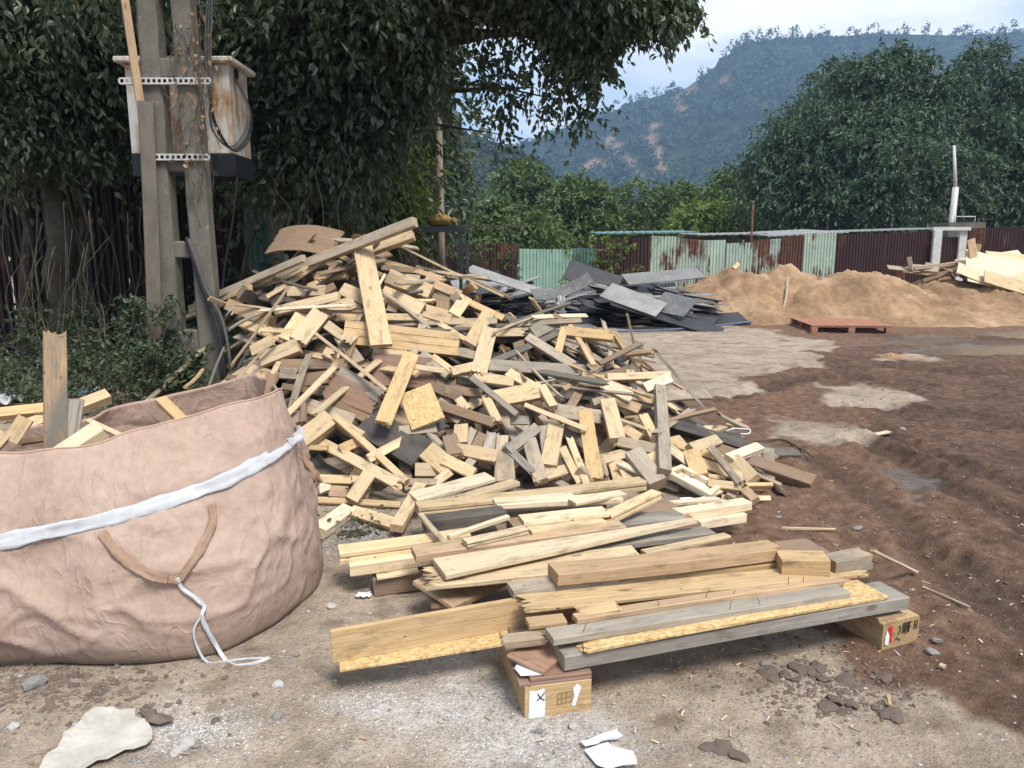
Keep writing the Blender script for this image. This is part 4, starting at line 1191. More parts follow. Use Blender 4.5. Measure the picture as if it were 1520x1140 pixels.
def plank_arrays(L, W, T, kind='rect', r=None, bow=None, rag=(0, 0), taper=(1, 1), curl=0.0, nseg=None, warp=1.0):
    """local x along the length, y width, z thickness; returns verts, tri/quad faces, lc, ax"""
    r = r or rnd
    dense = rag[0] > 0 or rag[1] > 0
    pr = profile(W, T, kind, dense)
    n = nseg or max(3, min(10, int(L / .22)))
    bow = (r.uniform(-1, 1) * .006 * L if bow is None else bow) * warp
    bow2 = r.uniform(-1, 1) * .004 * L * warp
    tw = r.uniform(-1, 1) * .03 * warp
    off = Vector((r.uniform(0, 50), r.uniform(0, 50), r.uniform(0, 50)))
    xs = [-.5 + i / n for i in range(n + 1)]
    if dense:
        if rag[0]: xs[1:1] = [-.5 + .35 * rag[0] / L, -.5 + .8 * rag[0] / L]
        if rag[1]: xs[-1:-1] = [.5 - .8 * rag[1] / L, .5 - .35 * rag[1] / L]
        xs = sorted(set(xs))
    V, LC, AX, Q = [], [], [], []
    m = len(pr)
    spl = [(r.random() ** 1.6, r.random() ** 1.6) for _ in range(m)]
    for u in xs:
        x = u * L
        a = tw * u; ca, sa = math.cos(a), math.sin(a)
        tp = taper[0] + (taper[1] - taper[0]) * (u + .5)
        for k, (y, z) in enumerate(pr):
            xx = x
            if rag[0] and u < -.5 + rag[0] / L: xx = max(x, -L / 2 + rag[0] * spl[k][0])
            if rag[1] and u > .5 - rag[1] / L: xx = min(x, L / 2 - rag[1] * spl[k][1])
            y2, z2 = y * tp, z
            yy, zz = y2 * ca - z2 * sa, y2 * sa + z2 * ca
            zz += bow * (1 - 4 * u * u) + curl * (y2 / (W / 2)) ** 2
            yy += bow2 * (1 - 4 * u * u)
            jj = .0012 * warp
            V.append((xx, yy + r.uniform(-jj, jj), zz + r.uniform(-jj, jj)))
            LC.append((xx + off.x, y + off.y, z + off.z)); AX.append(0)
    for i in range(len(xs) - 1):
        for k in range(m):
            k2 = (k + 1) % m
            Q.append((i * m + k, (i + 1) * m + k, (i + 1) * m + k2, i * m + k2))
    for ring, flip, rg, sg in ((0, False, rag[0], 1), (len(xs) - 1, True, rag[1], -1)):
        b = len(V)
        vs = V[ring * m:(ring + 1) * m]
        c = [sum(v[j] for v in vs) / m for j in range(3)]
        c[0] += sg * rg * .4
        for v, l in zip(vs, LC[ring * m:(ring + 1) * m]): V.append(v); LC.append(l); AX.append(1)
        V.append(tuple(c)); LC.append((c[0] + off.x, c[1] + off.y, c[2] + off.z)); AX.append(1)
        for k in range(m):
            k2 = (k + 1) % m
            Q.append((b + m, b + k, b + k2, b + k2) if not flip else (b + m, b + k2, b + k, b + k))
    return np.array(V, np.float32), Q, np.array(LC, np.float32), np.array(AX, np.float32)

def mesh_mixed(name, V, Q, LC, AX, COL):
    me = bpy.data.meshes.new(name)
    Fs = [q if q[2] != q[3] else q[:3] for q in Q]
    me.from_pydata([tuple(v) for v in V], [], Fs)
    for an, ty, data in (('lc', 'FLOAT_VECTOR', LC), ('ax', 'FLOAT', AX), ('wcol', 'FLOAT_COLOR', COL)):
        a = me.attributes.new(an, ty, 'POINT')
        a.data.foreach_set({'FLOAT': 'value', 'FLOAT_VECTOR': 'vector', 'FLOAT_COLOR': 'color'}[ty], np.asarray(data, np.float32).ravel())
    me.update()
    return me

def frame(A, B, n):
    x = (B - A).normalized()
    z = (n - x * n.dot(x)).normalized()
    y = z.cross(x)
    Mx = Matrix(((x.x, y.x, z.x, 0), (x.y, y.y, z.y, 0), (x.z, y.z, z.z, 0), (0, 0, 0, 1)))
    return Matrix.Translation((A + B) / 2) @ Mx

def tone_col(tone, r=None):
    r = r or rnd
    c = TONE[tone]; k = r.uniform(.82, 1.14); s = r.uniform(-.03, .03)
    return (c[0] * k * (1 + s), c[1] * k, c[2] * k * (1 - s * 2), min(1, c[3] * r.uniform(.6, 1.6)))

def plank(name, A, B, n, W, T, tone, kind='rect', sink=0.5, parent=None, **kw):
    """A,B ends of the centre line of the visible face; n its outward normal"""
    L = (B - A).length
    V, Q, LC, AX = plank_arrays(L, W, T, kind, **kw)
    col = np.tile(np.array(tone_col(tone), np.float32), (len(V), 1))
    me = mesh_mixed(name, V, Q, LC, AX, col)
    o = link(name, me, M['osb'] if tone == 'o' else M['wood'])
    Mx = frame(A, B, n)
    zax = Mx.col[2].xyz
    Mw = Matrix.Translation(-zax * T * sink) @ Mx
    if parent is not None:
        o.parent = parent
        o.matrix_local = parent.matrix_basis.inverted() @ Mw
    else:
        o.matrix_world = Mw
    return o

# ---- the mound under the big pile
RX = np.array([-3.2, -2.75, -2.3, -1.9, -1.45, -0.9, -.37, .42, .97, 1.35, 1.65, 1.95, 2.2])
RH = np.array([0.0, .72, 1.22, 1.48, 1.60, 1.47, 1.27, 1.0, .76, .50, .28, .12, 0.0])
RY = np.array([7.1, 7.1, 7.05, 7.0, 6.95, 6.9, 6.85, 6.7, 6.45, 6.2, 5.9, 5.6, 5.4])
TOE = np.array([5.9, 5.6, 5.2, 4.9, 4.75, 4.7, 4.75, 4.85, 4.85, 4.75, 4.7, 4.75, 4.9])
def mound(x, y):
    h = np.interp(x, RX, RH); yr = np.interp(x, RX, RY); yt = np.interp(x, RX, TOE)
    if y <= yr:
        s = (yr - y) / (yr - yt)
        return h * max(0.0, 1 - s) ** .92
    return h * max(0.0, 1 - (y - yr) / 1.6)
def hit(px, py):
    d = ray(px, py)
    t = 3.4
    while t < 9.0:
        p = CAM + d * t
        if p.z < mound(p.x, p.y) or p.z < 0.0: return p
        t += .01
    return None
def mnormal(p):
    e = .12
    return Vector((-(mound(p.x + e, p.y) - mound(p.x - e, p.y)) / (2 * e), -(mound(p.x, p.y + e) - mound(p.x, p.y - e)) / (2 * e), 1)).normalized()
def on_pile(px, py):
    p = hit(px, py)
    if p is None:
        d = ray(px, py); x = d.x * 7 / d.y
        p = PY(px, py, float(np.interp(x, RX, RY)) - .1)
    return p

PILE = {}
# zoom window: origin x, y; rows: x1 y1 x2 y2 width tone lift [T=..] [k=profile] [rag] -- all in window pixels of scale 3.04
WIN_A = (270, 310, '''
30 455 1040 55 40 h .62 k=groove T=.07 L=7.25
55 432 540 222 30 h .40 T=.05 L=7.25
780 205 1040 112 44 p .10 k=groove T=.06
0 492 350 372 20 h .16 L=7.25
100 440 300 352 26 p .18 L=7.25
170 400 420 300 22 p .18 L=7.25
815 160 900 612 92 p .30 T=.032 warp=.4
730 552 1250 610 108 y .17 T=.075 k=triple warp=.4
1040 645 908 965 72 y .27 T=.035
1050 812 1112 968 155 o .17 T=.02
850 720 1150 745 150 r .06 T=.018 rag
650 785 880 880 110 r .12 T=.02 rag
708 730 900 850 58 g .17
825 950 1085 1100 160 d .08 T=.05 k=lip
525 1045 672 935 90 p .16 T=.07 k=groove
670 935 812 1022 48 p .12 T=.06
785 1035 925 1150 30 p .12
600 560 922 815 15 p .34 T=.02
350 680 522 612 66 p .14 T=.07 k=groove
470 590 548 470 70 p .10
520 595 632 460 84 p .16 T=.045
418 458 706 392 44 p .14 k=groove
476 372 645 366 48 p .08 T=.08 k=groove
636 470 778 418 62 p .13 T=.07 k=groove
718 358 900 428 66 p .12 T=.07 k=groove
900 375 1085 452 72 p .12 T=.08 k=groove
928 300 1122 372 72 p .13 T=.09 k=groove
1085 455 1215 492 62 p .10 T=.06
690 488 1215 492 34 p .06
1245 395 1450 492 30 y .12 T=.05
1285 395 1228 475 56 p .15
1392 455 1300 605 58 p .17 k=groove
1392 535 1340 742 72 p .17 T=.05
1215 495 1332 545 56 p .08 T=.06
1075 655 1205 742 56 g .13
1130 662 1235 738 30 p .16
1218 732 1336 704 42 p .17 T=.05
1300 745 1490 775 40 p .08
445 700 745 698 52 b .04 T=.06
520 775 700 752 62 b .02
450 800 640 830 30 b .03
440 740 530 745 50 h .06
270 510 462 578 50 p .11 k=groove
200 428 392 505 56 k .07 T=.06
310 640 405 590 54 p .06
350 390 492 420 42 d .06
600 300 745 290 44 y .06
1155 512 1290 592 24 p .10
870 222 1190 318 26 k .06
900 262 1090 282 28 b .04
1095 318 1258 388 44 k .05
1130 395 1255 440 40 b .03
1180 415 1170 470 60 b .02
460 330 420 390 44 b .06
640 370 690 345 34 b .07
775 410 790 480 60 h .05 T=.09
930 430 975 440 60 h .04 T=.09
1010 310 1075 315 34 h .05
640 640 690 660 50 p .09 T=.06
650 520 720 570 45 p .10
710 570 800 690 55 h .05
860 650 1000 660 50 p .05
1250 645 1330 650 46 h .05
300 720 420 760 55 p .03
395 735 368 830 30 b .30 T=.03 rag
550 880 770 960 70 h .05
630 850 840 950 40 b .08
470 960 540 930 50 h .06
980 1000 1150 985 48 h .09
1150 870 1260 950 56 h .08
1140 800 1260 850 50 b .03
560 1075 655 1078 24 y .10
715 1085 795 1050 46 y .11
545 870 545 960 22 b .14
1040 1040 1200 960 46 d .05
''')
WIN_B = (660, 380, '''
205 345 362 342 40 p .12 T=.04
372 360 585 492 44 h .12 T=.05
200 490 640 515 52 g .10 T=.06
545 335 772 360 48 y .16 T=.05
512 432 540 320 34 y .15
772 350 812 412 28 y .15
842 445 882 492 26 y .14
400 345 520 285 60 g .12 T=.02
292 312 622 288 22 h .05
700 482 880 392 24 b .20 T=.03
795 442 930 426 20 k .12
640 560 850 500 26 b .06
712 570 850 640 54 w .17 T=.045
735 545 1022 535 34 p .10 T=.05
905 592 1022 545 50 w .15 T=.04
850 625 960 650 46 p .12 T=.05
838 512 842 560 40 p .06 T=.03
618 545 722 562 48 p .12 T=.05
222 642 440 600 78 p .15 T=.07 k=groove
438 580 492 675 40 p .17 T=.05
190 640 242 745 44 p .16 T=.05
118 545 325 712 28 g .20
285 520 412 592 48 p .10 T=.04
130 545 312 570 38 p .12
360 670 642 782 22 p .25 T=.025
632 690 682 1008 68 y .19 T=.055
480 692 722 728 62 h .06 T=.06
735 642 782 820 70 p .17 T=.045 k=groove
632 975 1070 585 50 h .22 T=.05
975 580 998 962 54 g .27 T=.06 k=groove
505 750 468 940 76 p .15 T=.04
380 825 432 1010 66 h .14 T=.05
445 765 470 975 44 g .11
560 812 642 1030 32 p .20
530 862 612 1022 36 p .17
288 875 422 768 50 g .16
268 850 402 975 36 g .14
55 868 232 905 54 p .14 k=groove T=.06
25 800 62 905 54 b .15
268 870 275 1012 84 h .10 T=.06
850 872 962 1015 84 h .20 T=.09 k=groove
782 832 955 870 50 h .15 k=groove
895 710 985 885 44 p .14
925 890 985 980 60 p .13
1012 742 1385 852 62 d .10 T=.08 k=lip
1200 792 1335 735 26 k .10
1118 862 1240 822 56 p .16 T=.05
1285 905 1425 852 50 w .20 T=.045 k=groove
1300 912 1388 1002 66 p .17 T=.05
1110 872 1150 985 74 y .18 T=.06
1190 850 1335 1025 32 h .24 T=.04 rag
1190 1022 1350 1042 38 p .18 T=.04
1350 1030 1482 1028 20 y .12
1350 1045 1400 1095 42 k .18 T=.04
1400 980 1518 1030 16 h .08
1250 1085 1472 1092 26 p .06
1020 838 1305 932 38 y .10
1010 860 1100 930 40 w .12
1195 1095 1350 1135 34 w .10
1160 990 1270 1000 24 p .08
60 640 100 690 40 p .10
0 690 70 730 50 h .08
0 600 170 620 40 b .05
540 600 600 560 24 k .12
670 660 740 640 34 h .10
560 690 640 560 40 b .06
760 640 880 690 50 k .08
700 600 760 640 40 g .08
820 780 880 820 46 p .06
300 740 380 740 40 g .10
430 715 470 760 30 h .12
480 1000 560 1040 30 g .05
760 900 790 1010 60 p .06
690 900 720 1000 50 h .12
800 990 900 960 60 p .08
190 460 60 430 40 h .06
''')
WIN_C = (440, 580, '''
100 615 240 520 72 w .22 T=.06 k=groove
248 490 328 372 62 p .24 T=.05
242 535 465 602 58 p .16 T=.05
452 605 560 415 56 p .26 T=.045 k=groove
90 395 285 402 42 p .10 T=.04
92 490 470 512 32 p .10 T=.04
150 450 228 455 56 k .08 T=.05
100 440 155 420 50 w .08
170 110 495 405 32 p .17 T=.05
585 262 685 345 92 p .12 T=.06
535 355 680 355 62 p .06 T=.08
722 262 905 292 54 p .15 k=groove
690 200 712 285 64 b .17
662 305 800 372 54 p .15 T=.045
742 150 738 232 64 p .13
640 62 890 142 48 b .15 T=.03
740 95 745 65 44 p .14
770 340 800 300 40 h .10
620 420 700 360 40 p .10
800 170 760 260 40 h .08
840 190 800 280 44 b .08
890 180 850 330 60 g .05
930 200 920 400 56 h .08
300 420 340 300 30 h .03
500 410 640 410 34 h .12
''')
def parse(win):
    ox, oy, txt = win
    for line in txt.strip().splitlines():
        q = line.split()
        x1, y1, x2, y2, w = [float(v) / 3.04 for v in q[:5]]
        opt = dict(T=.04, k='rect', rag=False, warp=1.0, L=0.0)
        for s in q[7:]:
            if '=' in s:
                a, b = s.split('='); opt[a] = b if a == 'k' else float(b)
            else: opt[s] = True
        yield ox + x1, oy + y1, ox + x2, oy + y2, w, q[5], float(q[6]), opt

made = []
for win in (WIN_A, WIN_B, WIN_C):
    for x1, y1, x2, y2, wpx, tone, lift, opt in parse(win):
        A, B = on_pile(x1, y1), on_pile(x2, y2)
        # lift the piece off the mound towards the viewer, staying on the same bearing
        A = A + (CAM - A).normalized() * lift; B = B + (CAM - B).normalized() * lift
        if opt['L']: A = PY(x1, y1, opt['L'])       # far end reaching back behind the utility pole
        mid = (A + B) / 2
        v = (CAM - mid).normalized()
        nn = v * .75 + mnormal(mid) * .5 + Vector((rnd.uniform(-.25, .25), 0, rnd.uniform(-.25, .25)))
        W = wpx * (mid - CAM).dot(FW) / F
        rag = (0.05, .03) if opt['rag'] else (0, 0)
        if not opt['rag'] and opt['k'] == 'rect' and rnd.random() < .3: rag = rnd.choice([(.035, 0), (0, .04), (.02, .02)])
        T = opt['T']
        nm = 'plank' if W > .10 else 'batten' if W > .035 else 'stick'
        if tone in 'or' and W > .18: nm = 'board'
        z_min = .02
        for P in (A, B):
            if P.z < z_min: P.z = z_min
        o = plank('timber_' + nm, A, B, nn, W, T, tone, opt['k'], rag=rag, warp=opt['warp'])
        made.append((o, (x1 + x2) / 2, (y1 + y2) / 2, math.degrees(math.atan2(-(y2 - y1), x2 - x1)), (B - A).length, tone, nm))
# curved brown plywood sheet on the crest
o = plank('plywood_sheet', PY(404, 358, 6.95), PY(500, 362, 6.75), Vector((.15, -.7, .7)), .33, .012, 'b', bow=.06, nseg=10, rag=(.03, .02))
tag(o, 'curved brown plywood sheet arching on the crest of the wood pile', 'plywood', 'loose timber in the scrap wood pile')

# labels: look, lie and place, then an ordinal where still alike
def ordw(i): return ['leftmost', 'second from left', 'third from left', 'fourth from left', 'fifth from left', 'sixth from left', 'seventh from left', 'eighth from left', 'ninth from left', 'tenth from left', 'eleventh from left', 'twelfth from left', 'thirteenth from left', 'fourteenth from left'][i]
def lie(a):
    a = (a + 90) % 180 - 90
    return 'lying level' if abs(a) < 14 else 'standing steeply' if abs(a) > 62 else ('rising to the right' if a > 0 else 'sloping down right')
def zone(x, y):
    v = 'crest' if y < 440 else 'upper part' if y < 520 else 'middle' if y < 610 else 'lower part' if y < 690 else 'foot'
    h = 'left' if x < 560 else 'centre' if x < 800 else 'right'
    return h + ' ' + v
bins = {}
for rec in made:
    o, x, y, a, L, tone, nm = rec
    size = 'long' if L > 1.0 else 'short' if L < .38 else 'medium'
    key = '%s %s %s %s' % (size, WORD[tone], nm, lie(a)), zone(x, y)
    bins.setdefault(key, []).append(rec)
for (desc, zn), lst in bins.items():
    lst.sort(key=lambda r: r[1])
    for i, rec in enumerate(lst):
        lab = desc + ', ' + zn + ' of pile' + ((', ' + ordw(i)) if len(lst) > 1 else '')
        tag(rec[0], lab, 'board' if rec[6] == 'board' else 'plank' if rec[6] == 'plank' else 'batten', 'loose timber in the scrap wood pile')

# ---- half buried pieces between them (individuals near the surface, the hidden rest as one mass)
def random_piece(r, depth):
    while True:
        x = r.uniform(-2.75, 1.9); u = r.random()
        yr, yt = float(np.interp(x, RX, RY)), float(np.interp(x, RX, TOE))
        y = yr + .5 - (yr + .45 - yt) * u
        z = mound(x, y)
        if z > .04 and r.random() < .35 + z: break
    nrm = mnormal(Vector((x, y, z)))
    c = Vector((x, y, z)) - nrm * depth
    c.z = max(c.z, .04)
    t = nrm.orthogonal().normalized(); t.rotate(__import__('mathutils').Quaternion(nrm, r.uniform(0, 6.28)))
    t = (t + nrm * r.uniform(-.25, .25)).normalized()
    L = r.choice([.25, .3, .4, .5, .6, .8, .9]) * r.uniform(.8, 1.2)
    W = r.choice([.05, .07, .09, .09, .12]); T = r.choice([.02, .03, .045, .07])
    tone = r.choice('phhgGGGbbbbdd')  # mostly dark wood tones, standing in for shade in the gaps
    A, B = c - t * L / 2, c + t * L / 2
    for P in (A, B): P.z = max(P.z, .03)
    n = (nrm + Vector((r.uniform(-.6, .6), r.uniform(-.6, .3), r.uniform(-.3, .3)))).normalized()
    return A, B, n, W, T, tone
r2 = random.Random(91)
def buried_label(kind, p, tone, L):
    x, y = proj(p)
    return '%s %s %s half buried at the %s of the wood pile' % ('long' if L > .65 else 'short' if L < .35 else 'medium', WORD[tone], kind, zone(x, y))
for i in range(88):                      # loose thin laths and broken slats lying over the surface
    A, B, n, W, T, tone = random_piece(r2, r2.uniform(-.10, -.02))
    c, d = (A + B) / 2, (B - A).normalized()
    L_ = r2.uniform(.45, 1.05); W = r2.choice([.022, .03, .045, .06]); T = r2.choice([.012, .018, .025]); tone = r2.choice('ppwhhgkbG')
    if i >= 70: L_ = r2.uniform(.9, 1.5); W = r2.uniform(.06, .12); T = r2.uniform(.018, .03); tone = r2.choice('pphyG'); d = Vector((d.x, d.y * .8, d.z * .35)).normalized(); c.z -= .05
    A, B = c - d * L_ / 2, c + d * L_ / 2
    for P in (A, B): P.z = max(P.z, .03)
    o = plank('timber_lath' if i < 70 else 'timber_board', A, B, n, W, T, tone, rag=r2.choice([(0, 0), (.06, 0), (.05, .08), (0, .1)]), r=r2, bow=r2.uniform(-.02, .02))
    x, y = proj((A + B) / 2); a_ = (proj(A), proj(B)); ang = math.degrees(math.atan2(a_[0][1] - a_[1][1], a_[1][0] - a_[0][0]))
    tag(o, 'loose %s %s %s, %s of pile' % ('thin' if i < 70 else 'long broad', WORD[tone] + (' lath' if i < 70 else ' board'), lie(ang), zone(x, y)), 'lath', 'thin laths on the wood pile')
for i in range(100):
    A, B, n, W, T, tone = random_piece(r2, r2.uniform(.07, .2))
    o = plank('timber_offcut', A, B, n, W, T, tone, r2.choice(['rect', 'rect', 'groove']), nseg=3, sink=.5)
    tag(o, buried_label('offcut', (A + B) / 2, tone, (B - A).length), 'offcut', 'half buried offcuts in the wood pile')
VV, QQ, LL, AA, CC = [], [], [], [], []
off = 0
for i in range(620):
    A, B, n, W, T, tone = random_piece(r2, r2.uniform(.22, .6))
    V, Q, LC, AX = plank_arrays((B - A).length, W * 1.2, T, nseg=1, r=r2)
    Mx = np.array(frame(A, B, n))
    V = V @ Mx[:3, :3].T + Mx[:3, 3]
    VV.append(V); LL.append(LC); AA.append(AX); CC.append(np.tile(np.array(tone_col(tone, r2)), (len(V), 1)))
    QQ += [tuple(int(k) + off for k in q) for q in Q]; off += len(V)
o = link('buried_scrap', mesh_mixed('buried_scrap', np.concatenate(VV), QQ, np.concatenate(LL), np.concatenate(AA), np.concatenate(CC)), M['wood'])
tag(o, 'jumble of scrap wood deep inside the pile, toned dark as gap shade', 'scrap wood', kind='stuff')

# shallow tray with a paper in it, leaning at the right foot of the pile
def tray(label, corners, rim_h, tone, paper=True):
    P = [Vector(p) for p in corners]
    c = sum(P, Vector()) / 4
    o = empty('wooden_tray', c); tag(o, label, 'tray')
    n = (P[1] - P[0]).cross(P[3] - P[0]).normalized()
    if n.z < 0: n = -n
    ax = (P[1] - P[0])
    W = (P[3] - P[0]).length
    plank('base', (P[0] + P[3]) / 2, (P[1] + P[2]) / 2, n, W, .012, tone, parent=o, warp=.2)
    for i in range(4):
        a, b = P[i], P[(i + 1) % 4]
        d = (c - (a + b) / 2); d = (d - (b - a).normalized() * d.dot((b - a).normalized())).normalized()
        plank('rim', a + d * .02 + n * rim_h, b + d * .02 + n * rim_h, n, .036, rim_h, tone, parent=o, warp=.3)
    if paper:
        a, b = c + ax * -.2 + n * .004, c + ax * .26 + n * .004
        bm = bmesh.new(); s = (P[3] - P[0]) * .22
        vs = [bm.verts.new(p - c) for p in (a - s, b - s * .8, b + s, a + s * .9)]
        bm.faces.new(vs)
        pp = link('paper', bm_mesh('paper', bm), M['paper']); pp.parent = o
    return o
def pb(x, y, lift): 
    p = on_pile(660 + x / 3.04, 380 + y / 3.04); return p + (CAM - p).normalized() * lift
q0, q1 = pb(985, 985, .17), pb(1195, 1100, .17)
q3, q2 = pb(1065, 960, .1), pb(1250, 1055, .1)
tray('shallow pale tray holding a white paper at the right foot of the pile', (q0, q1, q2, q3), .035, 'w')

# ------------------------------------------------------------------ the stack of long boards in front
def lay(name, x1, y1, x2, y2, z1, z2, W, T, tone, label, kind='rect', tilt=0.0, cat='board', group='long boards in the front stack', **kw):
    """near bottom edge from photo pixel 1 (height z1) to pixel 2 (height z2)"""
    A, B = G(x1, y1, z1), G(x2, y2, z2)
    ax = (B - A).normalized()
    wd = Vector((-ax.y, ax.x, 0)).normalized()
    n = ax.cross(wd).normalized()
    if n.z < 0: n = -n
    if tilt:
        Rm = Matrix.Rotation(tilt, 3, ax); wd = Rm @ wd; n = Rm @ n
    off = wd * W / 2 + n * T
    o = plank(name, A + off, B + off, n, W, T, tone, kind, **kw)
    tag(o, label, cat, group)
    return o

# supports
b1 = empty('timber_block', G(830, 1063)); tag(b1, 'yellow timber block with torn white label propping the front stack', 'block')
A, B = G(779, 1069), G(877, 1056); ax = (B - A).normalized(); wd = Vector((-ax.y, ax.x, 0))
H1 = .125
plank('body', A + wd * .22 + Vector((0, 0, H1)), B + wd * .22 + Vector((0, 0, H1)), Vector((0, 0, 1)), .44, H1, 'y', parent=b1, warp=.2)
for k, (ox, ow, oz) in enumerate(((-.02, .45, .012), (.02, .50, .026))):
    plank('plywood_cap', A + ax * ox - wd * .0 + wd * ow / 2 + Vector((0, 0, H1 + oz)), B + ax * .0 + wd * ow / 2 + Vector((0, 0, H1 + oz)), Vector((0, 0, 1)), ow, .013, 'r', parent=b1, warp=.2)
def decal(name, parent, O, ux, uz, pts, mat, nrm, lift=.002, th=.0008):
    """flat piece on a face: pts in metres along ux, uz from O"""
    bm = bmesh.new()
    vs = [bm.verts.new(O + ux * a + uz * b + nrm * lift - parent.location) for a, b in pts]
    f = bm.faces.new(vs)
    r = bmesh.ops.extrude_face_region(bm, geom=[f])
    for v in r['geom']:
        if isinstance(v, bmesh.types.BMVert): v.co += nrm * th
    bmesh.ops.recalc_face_normals(bm, faces=bm.faces)
    o = link(name, bm_mesh(name, bm), mat); o.parent = parent
    return o
def strokes(name, parent, O, ux, uz, lines, nrm, w=.004, mat=None, lift=.0035):
    lst = []
    for ln in lines:
        lst.append(([O + ux * a + uz * b + nrm * lift - parent.location for a, b in ln], w / 2))
    V, Q = join_np([tube_np(p, r, 5) for p, r in lst])
    o = link(name, clean(np_mesh(name, V, Q)), mat or M['ink']); o.parent = parent
    return o
Zv = Vector((0, 0, 1))
decal('white_label', b1, A, ax, Zv, [(.012, .002), (.07, .004), (.072, .06), (.068, .112), (.04, .105), (.016, .11)], M['paper'], -wd)
decal('white_label', b1, A + Vector((0, 0, H1 + .027)) + wd * .02, ax, wd, [(-.01, 0), (.06, -.01), (.05, .07), (.0, .09), (-.02, .05)], M['paper'], Zv, .003)
decal('torn_tape', b1, A, ax, Zv, [(.165, .035), (.178, .03), (.19, .07), (.2, .1), (.185, .115), (.17, .1), (.175, .07)], M['paper'], -wd)
strokes('ink_mark', b1, A, ax, Zv, [[(.045, .095), (.052, .08), (.068, .068)], [(.068, .096), (.054, .078), (.042, .07)]], -wd)
strokes('stamp', b1, A, ax, Zv, [[(.115, .045), (.115, .085), (.165, .09), (.165, .05), (.115, .045)], [(.13, .046), (.13, .086)], [(.115, .065), (.165, .07)], [(.145, .05), (.147, .088)]], -wd, .0015, M['vine'])

b2 = empty('timber_block', G(1310, 966)); tag(b2, 'yellow timber block with red tag and black handwriting under the right end of the stack', 'block')
A2 = G(1308, 966); wd2 = Vector((-.38, .92, 0)).normalized(); ax2 = Vector((wd2.y, -wd2.x, 0))
H2 = .115
plank('body', A2 + ax2 * .10 + wd2 * 0.0 + Vector((0, 0, H2)), A2 + ax2 * .10 + wd2 * .62 + Vector((0, 0, H2)), Zv, .20, H2, 'y', parent=b2, warp=.2)
plank('plywood_cap', A2 + ax2 * .07 + wd2 * .02 + Vector((0, 0, H2 + .014)), A2 + ax2 * .07 + wd2 * .6 + Vector((0, 0, H2 + .014)), Zv, .15, .013, 'k', parent=b2, warp=.2)
plank('plywood_cap', A2 + ax2 * .08 + wd2 * .05 + Vector((0, 0, H2 + .027)), A2 + ax2 * .08 + wd2 * .5 + Vector((0, 0, H2 + .027)), Zv, .10, .013, 'y', parent=b2, warp=.2)
n2 = -wd2; n2 = Vector((-wd2.x, -wd2.y, 0)); e2 = Vector((n2.y * -1, n2.x, 0))
if e2.x < 0: e2 = -e2
O2 = A2 + ax2 * .10 - e2 * .10
decal('red_tag', b2, O2, e2, Zv, [(.022, .03), (.05, .028), (.05, .1), (.024, .095), (.036, .075)], M['red_paint'], n2)
decal('white_tag', b2, O2, e2, Zv, [(.012, .025), (.032, .018), (.034, .06), (.02, .085), (.012, .06)], M['paper'], n2, .003)
strokes('handwriting', b2, O2, e2, Zv, [[(.082, .085), (.09, .092), (.095, .08), (.085, .06), (.088, .055)], [(.068, .035), (.078, .042), (.09, .034), (.096, .026)],
        [(.108, .1), (.106, .055)], [(.116, .102), (.115, .058)], [(.126, .1), (.124, .05)], [(.122, .075), (.14, .08)], [(.134, .1), (.136, .055)], [(.14, .1), (.155, .098)], [(.14, .078), (.152, .078)], [(.142, .1), (.14, .055)],
        [(.172, .1), (.17, .06)], [(.185, .1), (.184, .06)], [(.171, .08), (.185, .08)]], n2, .0035)
decal('tag_tail', b2, G(1322, 962, .03) + n2 * .01, (e2 - Zv * .9).normalized(), e2.cross(n2).normalized() * .3 + Zv * .7, [(0, 0), (.012, .004), (.05, .0), (.06, .008), (.045, .014), (.01, .01)], M['paper'], n2)

L = lay
L('long_beam', 838, 997, 1348, 905, .158, .15, .16, .055, 'g', 'thick grey beam, lowest and nearest of the front stack', rag=(0, 0))
L('strand_board_strip', 865, 972, 1318, 891, .218, .208, .17, .016, 'o', 'bright strand board strip lying on the thick grey front beam', rag=(.05, 0))
L('grey_plank', 822, 960, 1262, 889, .238, .226, .085, .028, 'g', 'grey plank with bent nails on top of the strand board strip')
L('nailed_batten', 857, 928, 1262, 868, .262, .24, .05, .022, 'k', 'pinkish batten bristling with nails behind the grey plank', rag=(.0, .05))
L('angle_flange', 505, 999, 900, 934, .105, .135, .11, .014, 'o', 'strand board flange along the foot of the long left pointing beam')
L('long_beam', 494, 985, 1165, 862, .118, .17, .022, .125, 'y', 'tall yellow board on edge reaching furthest left of the front stack', warp=.4)
L('splintered_board', 776, 912, 1292, 856, .262, .235, .13, .018, 'y', 'rough splintered board with ragged left end in the front stack', rag=(.09, .05))
L('short_block', 786, 936, 842, 930, .235, .235, .07, .02, 'k', 'small flat block, upper of two at the stack left of the nailed batten')
L('short_block', 795, 945, 838, 941, .205, .205, .07, .025, 'k', 'small flat block, lower of two beside the grey plank end')
L('short_block', 862, 926, 922, 916, .25, .252, .075, .035, 'y', 'wedge shaped yellow block with ragged left end on the front stack', rag=(.02, 0))
L('broken_batten', 745, 965, 812, 958, .20, .20, .06, .03, 'h', 'broken splintered batten end left of the thick grey front beam', rag=(.03, .02))
L('plywood_strip', 752, 978, 806, 1004, .165, .152, .30, .016, 'r', 'red brown plywood strip poking out under the front beam')
